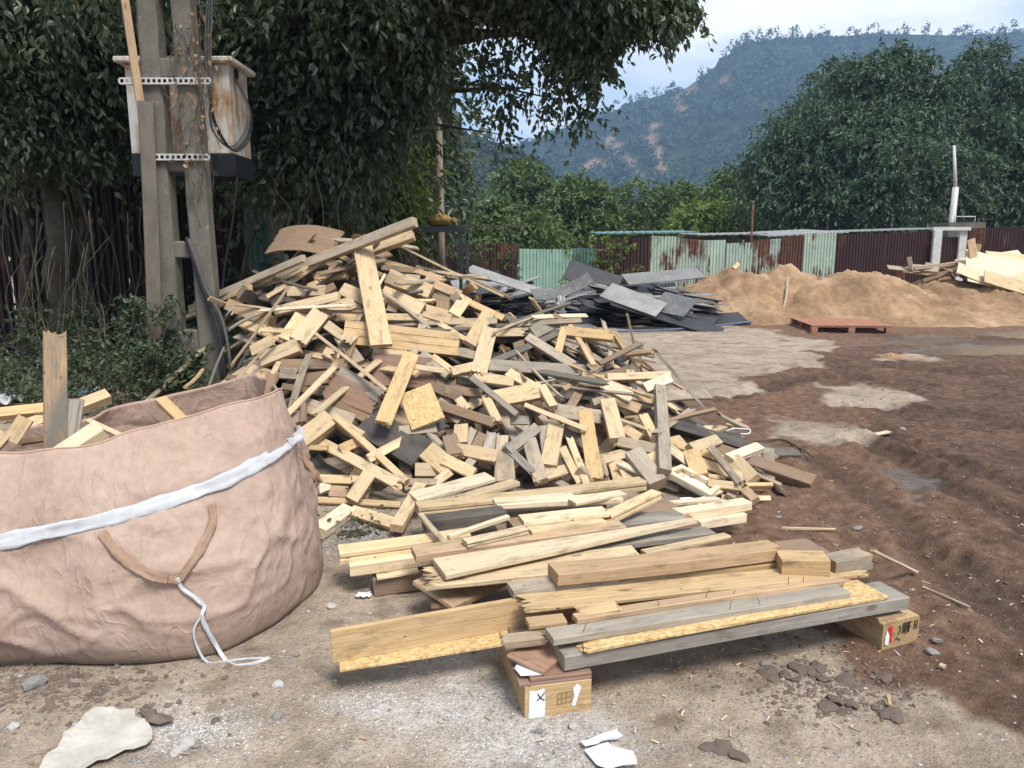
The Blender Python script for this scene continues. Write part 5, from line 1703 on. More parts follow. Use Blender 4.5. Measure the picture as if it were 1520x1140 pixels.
# beams of the middle of the stack
L('nail_hole_beam', 828, 871, 1162, 832, .30, .275, .115, .052, 'k', 'thick pinkish beam with a row of nail holes along its side')
L('beam_stub', 1160, 857, 1232, 858, .245, .25, .11, .075, 'y', 'yellow beam stub with strong end grain at the right of the stack', kind='rect')
L('beam_stub', 1240, 858, 1296, 846, .235, .24, .09, .07, 'h', 'darker beam stub right of the yellow end grain stub', rag=(0, .02))
L('yellow_board', 770, 890, 1160, 845, .245, .235, .12, .03, 'y', 'yellow board under the thick beam with nail holes', warp=.5)
L('green_stained_board', 763, 890, 920, 868, .262, .262, .10, .03, 'h', 'short board with greenish stain left of the nail hole beam')
L('splinter', 1298, 820, 1364, 852, .22, .02, .022, .012, 'w', 'pale pointed splinter leaning off the right end of the stack', cat='splinter', rag=(0, .03))
L('ragged_board', 632, 878, 960, 842, .21, .235, .2, .022, 'p', 'pale board with torn splintered left end in the stack', rag=(.12, 0))
L('wedge_plank', 662, 862, 1050, 786, .245, .28, .19, .024, 'w', 'whitish plank tapering to a long point at its right end', taper=(1.0, .12))
L('dark_board', 840, 828, 1062, 800, .215, .215, .10, .03, 'g', 'dark grey board showing below the pointed whitish plank')
L('thin_board', 960, 826, 1085, 800, .235, .235, .05, .016, 'p', 'thin pale board right of the dark grey board')
L('cross_board', 640, 905, 700, 903, .10, .1, .50, .018, 'r', 'red brown plywood panel lying crosswise under the stack', tilt=.05)
L('cross_board', 612, 868, 672, 908, .16, .12, .35, .02, 'k', 'orange brown plywood panel corner left under the stack')
L('thick_beam', 520, 857, 705, 830, .105, .125, .08, .055, 'w', 'lower of two pale thick beams at the left end of the stack')
L('thick_beam', 505, 838, 700, 810, .155, .175, .11, .055, 'p', 'upper of two pale thick beams at the left end of the stack', kind='groove')
L('brown_block', 556, 886, 650, 872, .0, .02, .07, .085, 'b', 'brown plywood block on the ground under the pale thick beams')
L('thin_lath', 560, 862, 622, 852, .09, .1, .06, .014, 'w', 'thin white lath with loose fibres above the brown block')
L('long_board', 618, 836, 930, 792, .225, .24, .12, .035, 'k', 'long orange brown board behind the wedge plank', warp=.6)
L('cross_lath', 620, 768, 662, 818, .26, .24, .03, .02, 'h', 'short crossways lath behind the left beams')
L('pale_batten', 694, 813, 785, 792, .27, .275, .06, .024, 'w', 'short whitish batten left of the two layer block', kind='groove')
L('pale_stick', 666, 803, 757, 772, .26, .30, .03, .022, 'w', 'thin whitish stick above the short batten', rag=(.02, 0))
L('grey_beam', 632, 792, 752, 776, .19, .20, .11, .06, 'd', 'dark grey beam end behind the thin white stick')
L('two_layer_block', 790, 800, 900, 784, .255, .255, .09, .035, 'p', 'lower layer of the two layer block on the stack')
L('two_layer_block', 778, 782, 905, 768, .29, .29, .10, .026, 'w', 'upper layer of the two layer block, pale top face')
L('dark_board', 900, 792, 1022, 778, .18, .18, .14, .035, 'g', 'grey brown board right of the two layer block', rag=(.0, .03))
L('corner_beam', 1018, 790, 1108, 776, .09, .09, .10, .05, 'w', 'lower pale beam at the back right corner of the stack')
L('corner_beam', 1010, 775, 1116, 758, .14, .14, .09, .05, 'w', 'upper pale beam at the back right corner of the stack')
L('pale_lath', 1000, 752, 1070, 745, .15, .12, .05, .02, 'w', 'pale lath behind the back right corner beams')
L('long_beam', 622, 768, 960, 728, .16, .17, .11, .055, 'p', 'long pale beam along the back of the stack', kind='groove')
L('pale_plank', 738, 757, 925, 748, .20, .2, .10, .03, 'w', 'pale plank in front of the long back beam')
L('white_plank', 735, 750, 852, 740, .225, .225, .07, .018, 'w', 'thin white plank on the pale plank')
L('white_plank', 855, 752, 930, 738, .225, .225, .08, .02, 'w', 'thin white plank right of its twin on the pale plank')
L('slanted_batten', 908, 778, 982, 742, .24, .28, .07, .045, 'p', 'pale batten slanting up right behind the two layer block', kind='groove')
L('broad_plank', 620, 748, 736, 716, .12, .18, .16, .025, 'w', 'broad whitish plank at the back left of the stack')
L('pale_plank', 688, 748, 772, 722, .15, .17, .08, .03, 'p', 'pale plank right of the broad whitish plank')
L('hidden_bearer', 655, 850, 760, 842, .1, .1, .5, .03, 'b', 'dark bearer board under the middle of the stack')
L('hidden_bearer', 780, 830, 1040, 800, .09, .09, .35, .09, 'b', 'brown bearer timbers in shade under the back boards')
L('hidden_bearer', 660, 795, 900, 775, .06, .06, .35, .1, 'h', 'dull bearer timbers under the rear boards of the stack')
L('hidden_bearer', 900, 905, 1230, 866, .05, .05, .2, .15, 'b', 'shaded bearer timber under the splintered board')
# nails standing out of the boards
def nails(label, seg, n, z1, z2, h=.03):
    lst = []
    for i in range(n):
        u = (i + rnd.uniform(.1, .9)) / n
        p = G(seg[0] + (seg[2] - seg[0]) * u, seg[1] + (seg[3] - seg[1]) * u, z1 + (z2 - z1) * u)
        q = p + Vector((rnd.uniform(-.6, .6), rnd.uniform(-.5, .3), 1)).normalized() * h * rnd.uniform(.5, 1.3)
        mid = (p + q) / 2 + Vector((rnd.uniform(-.003, .003), 0, 0))
        lst.append(([p - Vector((0, 0, .01)), mid, q], .0012))
    o = tubes_obj('bent_nails', lst, M['nail'], None, sides=5, smooth=False); tag(o, label, 'nails', kind='stuff')
nails('bent nails bristling along the pinkish batten', (880, 915, 1245, 858), 6, .285, .262)
nails('bent nails on the top of the grey plank', (830, 942, 1250, 878), 3, .268, .256, .035)

M['yellow_tape'] = mat_simple('yellow_tape', (.75, .55, .03), .6, .2, 20)
p = on_pile(546, 377); v = (CAM - p).normalized(); p = p + v * .315
bm = bmesh.new(); ux = Vector((1, .05, -.1)).normalized(); uy = v.cross(ux).normalized()
bm.faces.new([bm.verts.new(p + ux * a + uy * b) for a, b in ((-.03, -.012), (.02, -.02), (.032, .004), (.008, .016), (-.022, .012))])
o = link('tape_scrap', bm_mesh('tape_scrap', bm), M['yellow_tape']); md = o.modifiers.new('thickness', 'SOLIDIFY'); md.thickness = .002
tag(o, 'yellow tape scrap stuck near the top of the upright plank on the pile', 'tape')

# ------------------------------------------------------------------ the big woven bag
def mat_bag():
    k = NT('woven_bag_cloth')
    co = k.coord()
    uvw = k.attr('bag').outputs['Vector']               # u along the wall in metres, v up the wall in metres
    n = k.noise(co, 3.5, 6, .6); f = k.noise(co, 28, 5, .65)
    c = k.ramp(n, [(.28, (.50, .36, .285)), (.5, (.61, .455, .37)), (.75, (.68, .53, .445))])
    c = k.mix(.5, c, k.ramp(f, [(.3, .82), (.7, 1.12)]), 'MULTIPLY')
    sx = k.n('SeparateXYZ'); k.t.links.new(uvw, sx.inputs[0])
    # pale marker threads woven in vertically, in pairs
    fr = k.math('FRACT', k.math('MULTIPLY', sx.outputs[0], 4.6))
    th = k.ramp(fr, [(.0, 0.0), (.03, 0.0), (.037, 1.0), (.044, 1.0), (.051, 0.0), (.30, 0.0), (.307, 1.0), (.312, 1.0), (.319, 0.0)])
    c = k.mix(k.math('MULTIPLY', th, k.ramp(k.noise(co, 5, 3), [(.4, .0), (.6, .45)])), c, (.66, .58, .5))
    # scuffs
    sc = k.noise(k.mapping(uvw, (60, 6, 1)), 1.0, 5, .7)
    c = k.mix(k.math('MULTIPLY', k.ramp(sc, [(.62, 0.0), (.72, .5)]), k.ramp(n, [(.5, 0.0), (.6, 1.0)])), c, (.2, .14, .11))
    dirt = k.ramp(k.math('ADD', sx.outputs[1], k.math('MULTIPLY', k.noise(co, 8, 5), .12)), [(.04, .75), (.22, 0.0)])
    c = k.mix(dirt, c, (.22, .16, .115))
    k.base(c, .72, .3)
    wx = k.n('TexWave', {'wave_type': 'BANDS', 'bands_direction': 'X'}, Scale=90.0); k.t.links.new(uvw, wx.inputs['Vector'])
    wy = k.n('TexWave', {'wave_type': 'BANDS', 'bands_direction': 'Y'}, Scale=90.0); k.t.links.new(uvw, wy.inputs['Vector'])
    cr = k.noise(k.mapping(uvw, (5, 9, 1), rot=(0, 0, .5)), 1.0, 6, .6, 1.0)
    h = k.math('ADD', k.math('MULTIPLY', k.math('ADD', wx.outputs['Fac'], wy.outputs['Fac']), .008), k.math('MULTIPLY', cr, 1.0))
    cr2 = k.noise(k.mapping(uvw, (9, 5, 1), rot=(0, 0, -.7)), 1.0, 3, .5, .6)
    rg = k.math('POWER', k.math('SUBTRACT', 1.0, k.math('ABSOLUTE', k.math('SUBTRACT', k.math('MULTIPLY', cr2, 2.0), 1.0))), 9.0)
    k.bump(k.math('ADD', h, k.math('MULTIPLY', rg, .45)), .5, .015)
    tr = k.n('BsdfTranslucent'); k.t.links.new(c, tr.inputs['Color'])
    ms = k.n('MixShader'); ms.inputs[0].default_value = .4
    k.t.links.new(k.b.outputs[0], ms.inputs[1]); k.t.links.new(tr.outputs[0], ms.inputs[2]); k.t.links.new(ms.outputs[0], k.out.inputs['Surface'])
    return k.m
M['bag'] = mat_bag()

# columns round the wall: base pixel on the ground, rim pixel and its distance, bulge
cols = [  # base point, rim point, bulge
    (G(-330, 985), PY(-330, 720, 2.75), .10), (G(-150, 992), PY(-150, 692, 2.80), .11), (G(-40, 990), PY(-30, 676, 2.84), .11), (G(60, 984), PY(60, 668, 2.88), .11), (G(160, 986), PY(140, 660, 2.92), .12),
    (G(250, 982), PY(190, 641, 2.98), .12), (G(320, 972), PY(250, 624, 3.05), .12), (G(380, 944), PY(330, 603, 3.16), .11), (G(428, 912), PY(385, 592, 3.30), .07), (G(474, 870), PY(418, 577, 3.48), .02),
    (G(478, 822), PY(412, 576, 3.62), .02), (G(455, 760), PY(395, 567, 3.95), .08), (G(440, 725), PY(376, 557, 4.25), .04),
    (G(370, 718), PY(330, 568, 4.25), .10), (G(290, 722), PY(240, 589, 4.15), .10), (G(190, 735), PY(170, 606, 4.05), .10), (G(100, 745), PY(130, 622, 3.88), .08), (G(20, 755), PY(50, 634, 3.82), .08), (G(-120, 780), PY(-60, 655, 3.75), .1), (G(-350, 800), PY(-330, 680, 3.6), .1)]
cols = [(b if i < 12 else Vector((t.x, t.y - .16, 0)), t, bu) for i, (b, t, bu) in enumerate(cols)]
def loop_cr(vals, n):
    m = len(vals); out = []
    for i in range(n):
        u = i / n * m; k = int(u) % m; t = u - int(u)
        p0, p1, p2, p3 = vals[(k - 1) % m], vals[k], vals[(k + 1) % m], vals[(k + 2) % m]
        out.append(0.5 * ((p1 * 2) + (p2 - p0) * t + (p0 * 2 - p1 * 5 + p2 * 4 - p3) * t * t + (p1 * 3 - p0 - p2 * 3 + p3) * t ** 3))
    return out
NU, NVW = 360, 60
Bp = loop_cr([c[0] for c in cols], NU); Rp = loop_cr([c[1] for c in cols], NU); bl = loop_cr([Vector((c[2], 0, 0)) for c in cols], NU)
cen = sum(Bp, Vector()) / NU
bag = empty('bulk_bag', (cen.x, cen.y, 0)); tag(bag, 'big sagging open pinkish beige woven bulk bag with offcuts inside', 'bulk bag')
ul = np.concatenate([[0], np.cumsum([(Bp[i] - Bp[i - 1]).length for i in range(1, NU)])])
Bn = np.array([(p.x, p.y, 0.0) for p in Bp]); Rn = np.array([tuple(p) for p in Rp]); bulge = np.array([p.x for p in bl])
tg = np.roll(Bn, -1, 0) - np.roll(Bn, 1, 0); tg = unit(tg)
outn = np.stack([tg[:, 1], -tg[:, 0], 0 * tg[:, 0]], 1)
outn *= np.sign((outn * (Bn - np.array(tuple(cen)))).sum(1))[:, None]
vv = np.linspace(0, 1, NVW + 1)
Ug, Vg_ = np.meshgrid(ul, vv, indexing='ij')
Pb = Bn[:, None] * (1 - vv)[None, :, None] + Rn[:, None] * vv[None, :, None]
disp = bulge[:, None] * np.sin(np.pi * vv[None] ** .8) ** .8
env = np.sin(np.pi * np.clip(vv + .06, 0, .93))[None]
# broad tension folds, a few sharp diagonal creases and soft swags
broad = fbm(Ug * 1.3 + Vg_ * .8, Vg_ * 1.7 - Ug * .35, 2) - .5
cz = fbm(Ug * 2.1 - Vg_ * 1.3 + 9, Vg_ * 3.4 + Ug * 1.2, 2); crease = (1 - np.abs(2 * cz - 1)) ** 6
cz2 = fbm(Ug * 3.2 + Vg_ * 2.6 + 31, Vg_ * 5.2 - Ug * 1.7, 2); crease2 = (1 - np.abs(2 * cz2 - 1)) ** 8
cz3 = fbm(Ug * 6.5 - Vg_ * 4.0 + 3, Vg_ * 11 + Ug * 2.5, 2); crease3 = (1 - np.abs(2 * cz3 - 1)) ** 8
low = fbm(Ug * 3.0 + 5, Vg_ * 9.0, 2) - .5
disp = disp + (broad * .085 + crease * .027 + crease2 * .014 + crease3 * .005) * env + low * .03 * env * np.exp(-Vg_ * 4)
Pb = Pb + outn[:, None] * disp[..., None]
Pb[..., 2] += ((fbm(ul * 4.0, ul * 0 + 3.0, 3) - .5) * .03)[:, None] * vv[None] ** 3
Pb[:, 0, 2] = .004
V = [tuple(p) for p in Pb.reshape(-1, 3)]
UV = np.stack([Ug, Vg_ * Rn[:, 2][:, None], 0 * Ug], 2).reshape(-1, 3)
Q = []
W1 = NVW + 1
for i in range(NU):
    i2 = (i + 1) % NU
    for j in range(NVW):
        Q.append((i * W1 + j, i2 * W1 + j, i2 * W1 + j + 1, i * W1 + j + 1))
me = np_mesh('wall', np.array(V), np.array(Q), True, {'bag': ('FLOAT_VECTOR', np.array(UV))})
wall = link('wall', me, M['bag'], bag)
sol = wall.modifiers.new('thickness', 'SOLIDIFY'); sol.thickness = .006; sol.offset = -1
bvh = BVHTree.FromPolygons([Vector(v) for v in V], Q)
def bag_hit(px, py, lift=.008):
    h = bvh.ray_cast(CAM, ray(px, py).normalized())
    if h[0] is None: return None
    return h[0] - ray(px, py).normalized() * lift
# hem rolled along the rim
rim = [Vector(V[i * W1 + NVW]) for i in range(NU)] + [Vector(V[NVW])]
M['hem'] = mat_simple('bag_hem', (.50, .33, .25), .75, .2, 14)
tubes_obj('hem', [(rim, .004)], M['hem'], bag, sides=6)
def ribbon(name, pts, width, mat, parent, updir=None, crumple=.0, th=.0015, sub=6):
    pts = curve_pts(pts, len(pts) * sub)
    Vv, Qq = [], []
    for i, p in enumerate(pts):
        t = (pts[min(i + 1, len(pts) - 1)] - pts[max(i - 1, 0)]).normalized()
        view = (CAM - p).normalized()
        s = t.cross(view).normalized()
        wd_ = width * (1 + crumple * .25 * math.sin(i * .9) + rnd.uniform(-.06, .06) * (crumple > 0))
        for k_, a in enumerate((-.5, -.28, -.1, .12, .3, .5)):
            fold = (.006 if k_ % 2 else -.002) * math.sin(i * .23 + k_ * 1.9) + .004 * math.sin(i * .51 + k_ * 2.7)
            q = p + s * wd_ * (a + .05 * math.sin(i * .3 + k_ * 2.1)) + view * crumple * fold * 2.0
            Vv.append(tuple(q))
    for i in range(len(pts) - 1):
        for k in range(5):
            Qq.append((i * 6 + k, (i + 1) * 6 + k, (i + 1) * 6 + k + 1, i * 6 + k + 1))
    o = link(name, np_mesh(name, np.array(Vv), np.array(Qq), True), mat, parent)
    m_ = o.modifiers.new('thickness', 'SOLIDIFY'); m_.thickness = th
    return o
M['strap'] = mat_simple('white_strap', (.50, .51, .53), .6, .22, 16, .3, .15, .002)
M['handle'] = mat_simple('tan_webbing', (.33, .215, .15), .8, .3, 30, .3, .5)
sp = [bag_hit(x, y, .007) for x, y in ((-120, 828), (-60, 818), (0, 805), (60, 792), (130, 777), (200, 760), (260, 741), (300, 726), (340, 710), (380, 690), (410, 672), (428, 656))]
ribbon('white_band', [p for p in sp if p] , .058, M['strap'], bag, crumple=.28)
sp2 = [bag_hit(428, 656, .014), PY(441, 648, 3.52), PY(441, 640, 3.65), PY(436, 640, 3.8)]
ribbon('white_band', sp2, .055, M['strap'], bag, crumple=.35)
hl = [bag_hit(x, y, .012) for x, y in ((150, 789), (170, 816), (196, 838), (225, 855), (250, 860))]
ribbon('handle_loop', hl, .036, M['handle'], bag, crumple=.22)
hr = [bag_hit(x, y, .014) for x, y in ((314, 748), (316, 775), (300, 810), (283, 836), (266, 859), (250, 860))]
ribbon('handle_loop', hr, .032, M['handle'], bag, crumple=.22)
tr = [PY(446, 672, 3.5), PY(458, 690, 3.5), PY(468, 706, 3.5), PY(474, 718, 3.52)]
ribbon('side_loop', tr, .035, M['handle'], bag, crumple=.6)
t1 = [bag_hit(x, y, .016) for x, y in ((262, 858), (272, 875), (292, 889), (303, 900), (300, 915), (309, 938), (322, 960))]
ribbon('white_tie', t1 + [G(335, 980, .01), G(348, 988, .006), G(375, 986, .006), G(400, 976, .012)], .016, M['strap'], bag, crumple=.4)
t2 = [bag_hit(x, y, .014) for x, y in ((300, 912), (288, 935), (292, 958))]
ribbon('white_tie', t2 + [G(308, 983, .01), G(335, 982, .008), G(366, 978, .008), G(402, 977, .008)], .008, M['strap'], bag, crumple=.2)
box_obj('tie_tag', G(382, 977, .012), (.07, .012, .003), M['strap'], bag, Matrix.Rotation(.06, 3, 'Z'))
# offcuts inside: level about 0.6 m
def stick(label, x1, y1, Y1, x2, y2, Y2, wpx, T, tone, kind='rect', n=None, name='timber_offcut', cat='offcut', **kw):
    A, B = PY(x1, y1, Y1), PY(x2, y2, Y2)
    mid = (A + B) / 2
    W = wpx * (mid - CAM).dot(FW) / F
    o = plank(name, A, B, n or ((CAM - mid).normalized() + Vector((.1, 0, .3))), W, T, tone, kind, **kw); tag(o, label, cat)
    return o
stick('split tree coloured post standing upright in the bag', 82, 490, 3.35, 84, 700, 3.2, 30, .07, 's', 'groove', rag=(.04, 0), name='split_post', cat='post')
stick('short grey board leaning beside the split post in the bag', 108, 592, 3.35, 92, 690, 3.2, 20, .02, 'g')
stick('second grey board leaning right of the first in the bag', 118, 592, 3.38, 106, 670, 3.25, 14, .02, 'g')
stick('thick pale beam end resting on the front rim of the bag', 146, 630, 3.12, 55, 690, 2.98, 40, .07, 'w', n=Vector((-.3, -.5, .8)))
stick('small pale block with dark writing at the left of the bag', 38, 620, 3.25, 15, 655, 3.2, 22, .05, 'p', k if False else 'rect')
stick('rounded pale timber end at the very left of the bag', 5, 640, 3.2, -40, 690, 3.05, 26, .06, 'p')
stick('brown stick lying level inside the bag behind the beam', 30, 655, 3.35, 130, 640, 3.45, 10, .03, 'b')
stick('single pale batten sticking up from the bag middle', 238, 590, 3.75, 300, 650, 3.45, 16, .04, 'y')
stick('dark splintered stub at the right corner of the bag', 405, 552, 3.85, 393, 610, 3.75, 12, .03, 'b', rag=(.02, 0))
stick('pale lath in the bag left of the batten', 130, 622, 3.6, 200, 655, 3.3, 8, .02, 'p')
r3 = random.Random(4)
for i in range(14):
    px = r3.uniform(-60, 330); c = PY(px, 668, r3.uniform(3.2, 3.7)); c.z = min(c.z, .58) - r3.uniform(0, .08)
    d = Vector((r3.uniform(-1, 1), r3.uniform(-1, 1), r3.uniform(-.3, .3))).normalized() * r3.uniform(.12, .25)
    o = plank('timber_offcut', c - d, c + d, Vector((r3.uniform(-.5, .5), -.3, 1)), r3.choice([.05, .08, .1]), .03, r3.choice('pphbk'))
    tag(o, 'offcut lying deep inside the woven bag', 'offcut', 'offcuts inside the bag')
# leaned timber by the utility pole
stick('grey weathered post standing against the concrete pole', 216, 150, YP - .16, 231, 545, YP - .16, 20, .06, 'G', name='weathered_post', cat='post')
stick('slim brown pole leaning on the concrete pole from above', 180, -40, YP - .2, 216, 200, YP - .15, 11, .04, 'k', name='slim_pole', cat='pole')
stick('long yellow beam on the ground behind the bag, right piece', 40, 628, 5.2, 160, 582, 5.6, 20, .08, 'p', n=Vector((-.2, -.8, .5)), name='ground_beam', cat='beam')
stick('yellow beam on the ground behind the bag at picture edge', -60, 618, 5.2, 70, 604, 5.3, 16, .08, 'y', n=Vector((-.1, -.8, .5)), name='ground_beam', cat='beam')

# ------------------------------------------------------------------ heap of dark formwork boards
def mat_formwork():
    k = NT('wet_film_faced_board')
    co = k.coord()
    oi = k.n('ObjectInfo').outputs['Random']
    n = k.noise(co, 2.5, 6, .6); f = k.noise(co, 22, 5, .65)
    c = k.mix(oi, (.09, .09, .09), (.27, .265, .255))
    c = k.mix(.7, c, k.ramp(n, [(.3, .6), (.7, 1.25)]), 'MULTIPLY')
    c = k.mix(k.ramp(f, [(.55, 0.0), (.7, .6)]), c, (.42, .42, .41))
    k.base(c, k.math('ADD', .38, k.math('MULTIPLY', n, .3)), .45); k.bump(f, .3, .004)
    return k.m
M['formwork'] = mat_formwork()
M['form_black'] = mat_simple('black_board', (.035, .035, .038), .5, .5, 5, .4)
def sheet(name, c, rot, L, W, T, mat, bowv=0.0):
    nx = 6
    V, Q = [], []
    for i in range(nx + 1):
        u = -.5 + i / nx
        for y in (-.5, .5):
            for z in (-.5, .5):
                V.append((u * L, y * W * (1 + .03 * math.sin(i + y)), z * T + bowv * (4 * u * u)))
    for i in range(nx):
        a, b = i * 4, i * 4 + 4
        Q += [(a, b, b + 1, a + 1), (a + 2, a + 3, b + 3, b + 2), (a + 1, b + 1, b + 3, a + 3), (a, a + 2, b + 2, b)]
    Q += [(0, 1, 3, 2), (nx * 4, nx * 4 + 2, nx * 4 + 3, nx * 4 + 1)]
    o = link(name, np_mesh(name, np.array(V), np.array(Q)), mat)
    o.matrix_world = Matrix.Translation(c) @ rot.to_4x4()
    return o
r4 = random.Random(21)
def mound2(x):   # height profile of the heap over x
    return np.interp(x, [-1.1, -.6, .0, .8, 1.6, 2.4, 3.2, 3.9, 4.4], [.5, .82, .66, .5, .7, .82, .74, .5, .1])
for i in range(190):
    x = r4.uniform(-1.2, 4.1); h = float(mound2(x))
    lv = r4.random() ** .7
    z = max(.04, h * lv)
    y = 16.4 - (1 - lv) * 1.1 + r4.uniform(-.2, .9)
    tilt_x = r4.uniform(-.15, .45); tilt_y = r4.gauss(0, .16) + (x - 1.6) * .05
    rot = (Matrix.Rotation(r4.uniform(-.6, .6), 3, 'Z') @ Matrix.Rotation(tilt_y, 3, 'Y') @ Matrix.Rotation(tilt_x, 3, 'X'))
    L_, W_ = r4.choice([.7, .9, 1.2, 1.6]), r4.choice([.2, .3, .45, .6])
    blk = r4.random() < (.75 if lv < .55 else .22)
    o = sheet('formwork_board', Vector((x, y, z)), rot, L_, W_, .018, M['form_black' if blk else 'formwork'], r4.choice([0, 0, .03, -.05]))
    px_, py_ = proj(Vector((x, y, z)))
    tag(o, '%s %s board %s at the %s %s of the dark board heap' % ('narrow' if W_ < .35 else 'broad', 'black' if blk else 'pale grey', 'tipping left' if tilt_y < -.12 else 'tipping right' if tilt_y > .12 else 'lying flat', 'left' if px_ < 800 else 'centre' if px_ < 930 else 'right', 'top' if py_ < 425 else 'middle' if py_ < 452 else 'foot'), 'board', 'boards in the dark heap')
for lab, px, py, Y, L_, W_, rz, ry, rx, bw in (('big curved pale grey board lifted at its right end in the dark heap', 835, 432, 15.3, 1.2, .4, .12, -.28, .5, .12), ('long pale board sloping down right from the dark heap top left', 745, 415, 15.8, 1.5, .35, -.3, .3, .35, .0),
        ('broad light grey board sloping right at the dark heap centre', 940, 445, 15.0, 1.2, .55, -.5, .3, .45, .0), ('light grey square board at the right front of the dark heap', 1000, 452, 15.0, .75, .6, -.7, .15, .55, 0.), ('black board standing tilted on the dark heap top', 880, 412, 16.6, 1.2, .6, -.2, .3, .7, 0.),
        ('long black board reaching down right to the ground', 990, 470, 14.8, 2.2, .5, -.25, .27, .3, 0.), ('pale board lying across the right top of the heap', 985, 410, 16.3, 1.7, .5, .2, -.08, .4, 0.)):
    sheet('formwork_board', PY(px, py, Y), Matrix.Rotation(rz, 3, 'Z') @ Matrix.Rotation(ry, 3, 'Y') @ Matrix.Rotation(rx, 3, 'X'), L_, W_, .02, M['form_black' if 'black' in lab[:10] else 'formwork'], bw)
    tag(bpy.context.scene.collection.objects[-1], lab, 'board', 'boards in the dark heap')
# steel table frame with tangled wire in front of the dark heap
tb = empty('wire_rack', PY(778, 478, 12.0)); tb.location.z = 0; tag(tb, 'low dark rack heaped with tangled black wire behind the wood pile', 'rack')
pc = PY(778, 468, 12.0)
box_obj('top', (pc.x, 12.2, pc.z - .02), (.85, .5, .03), M['steel_dark'], tb)
for sx in (-.4, .4):
    for sy in (-.2, .2):
        box_obj('leg', (pc.x + sx, 12.2 + sy, (pc.z - .04) / 2), (.04, .04, pc.z - .04), M['steel_dark'], tb)
lst = []
for i in range(45):
    c = [Vector((pc.x + r4.uniform(-.4, .4), 12.2 + r4.uniform(-.22, .22), pc.z + r4.uniform(0, .16))) for _ in range(4)]
    lst.append((curve_pts(c, 9), .008))
tubes_obj('wire_tangle', lst, M['black_rubber'], tb, sides=4)

# ------------------------------------------------------------------ sand heaps
def mat_sand():
    k = NT('reddish_sand')
    co = k.coord()
    n = k.noise(co, 1.1, 6, .6); f = k.noise(co, 9, 6, .65); g = k.noise(co, 60, 4, .7)
    c = k.ramp(n, [(.3, (.19, .118, .07)), (.5, (.31, .197, .113)), (.7, (.47, .33, .205))])
    c = k.mix(.7, c, k.ramp(f, [(.3, .62), (.7, 1.2)]), 'MULTIPLY'); c = k.mix(.5, c, k.ramp(g, [(.3, .75), (.7, 1.15)]), 'MULTIPLY')
    k.base(c, .95, .15); k.bump(k.math('ADD', f, k.math('MULTIPLY', g, .4)), .8, .04)
    return k.m
M['sand'] = mat_sand()
def sand_heap(label, peaks, x0, x1, y0, y1, seed, lim=None):
    nx, nyy = 130, 80
    X, Y = np.meshgrid(np.linspace(x0, x1, nx), np.linspace(y0, y1, nyy))
    Z = np.full_like(X, -.2)
    wx = X + (fbm(X * 1.2 + seed, Y * 1.2, 4) - .5) * .55; wy = Y + (fbm(X * 1.2, Y * 1.2 + seed, 4) - .5) * .55
    for (cx, cy, h, rx, ry) in peaks:
        d = np.sqrt(((wx - cx) / rx) ** 2 + ((wy - cy) / ry) ** 2)
        Z = np.maximum(Z, h * (1 - d) - .05 * np.exp(-d * 6))
    slope = (fbm(X * 6 + seed, Y * 2.0, 5) - .5)
    Z = Z + np.where(Z > -.1, slope * .26 + (fbm(X * 14, Y * 14 + seed, 3) - .5) * .10, 0) * np.clip(Z + .3, 0, .8)
    V = np.stack([X.ravel(), Y.ravel(), Z.ravel()], 1)
    ii = np.arange(nx * nyy).reshape(nyy, nx)
    Q = np.stack([ii[:-1, :-1].ravel(), ii[:-1, 1:].ravel(), ii[1:, 1:].ravel(), ii[1:, :-1].ravel()], 1)
    keep = (Z.ravel()[Q] > -.12).any(1)
    o = link('sand_heap', np_mesh('sand_heap', V, Q[keep], True), M['sand'])
    tag(o, label, 'sand heap', 'sand heaps before the fence')
def pk(px, py, Y, rx, ry):
    p = PY(px, py, Y); return (p.x, p.y, p.z, rx, ry)
sand_heap('left heap of reddish sand next to the dark board heap', [pk(1085, 392, 18.8, 2.2, 2.6), pk(1165, 390, 19.0, 2.4, 2.7), pk(1120, 400, 18.2, 2.6, 2.4)], 2.5, 10, 15.5, 22, 2)
sand_heap('middle heap of sand with the palest crest behind the pallet', [pk(1262, 396, 17.8, 2.3, 2.5), pk(1300, 398, 18.0, 2.3, 2.5), pk(1215, 412, 17.6, 2.0, 2.2), pk(1340, 425, 17.4, 2.4, 2.0)], 4.5, 12.5, 15, 21.5, 7)
sand_heap('low darker right heap of sand beside the pale boards', [pk(1400, 405, 18.6, 2.6, 2.5), pk(1460, 415, 18.2, 2.4, 2.3), pk(1520, 440, 17.4, 3.0, 2.0)], 7.5, 16.5, 15, 21.8, 12)
sand_heap('tiny mound of pale sand lying on the wet mud', [(*G(1338, 532).xy, .07, .42, .35)], G(1338, 532).x - .8, G(1338, 532).x + .8, G(1338, 532).y - .7, G(1338, 532).y + .7, 5)

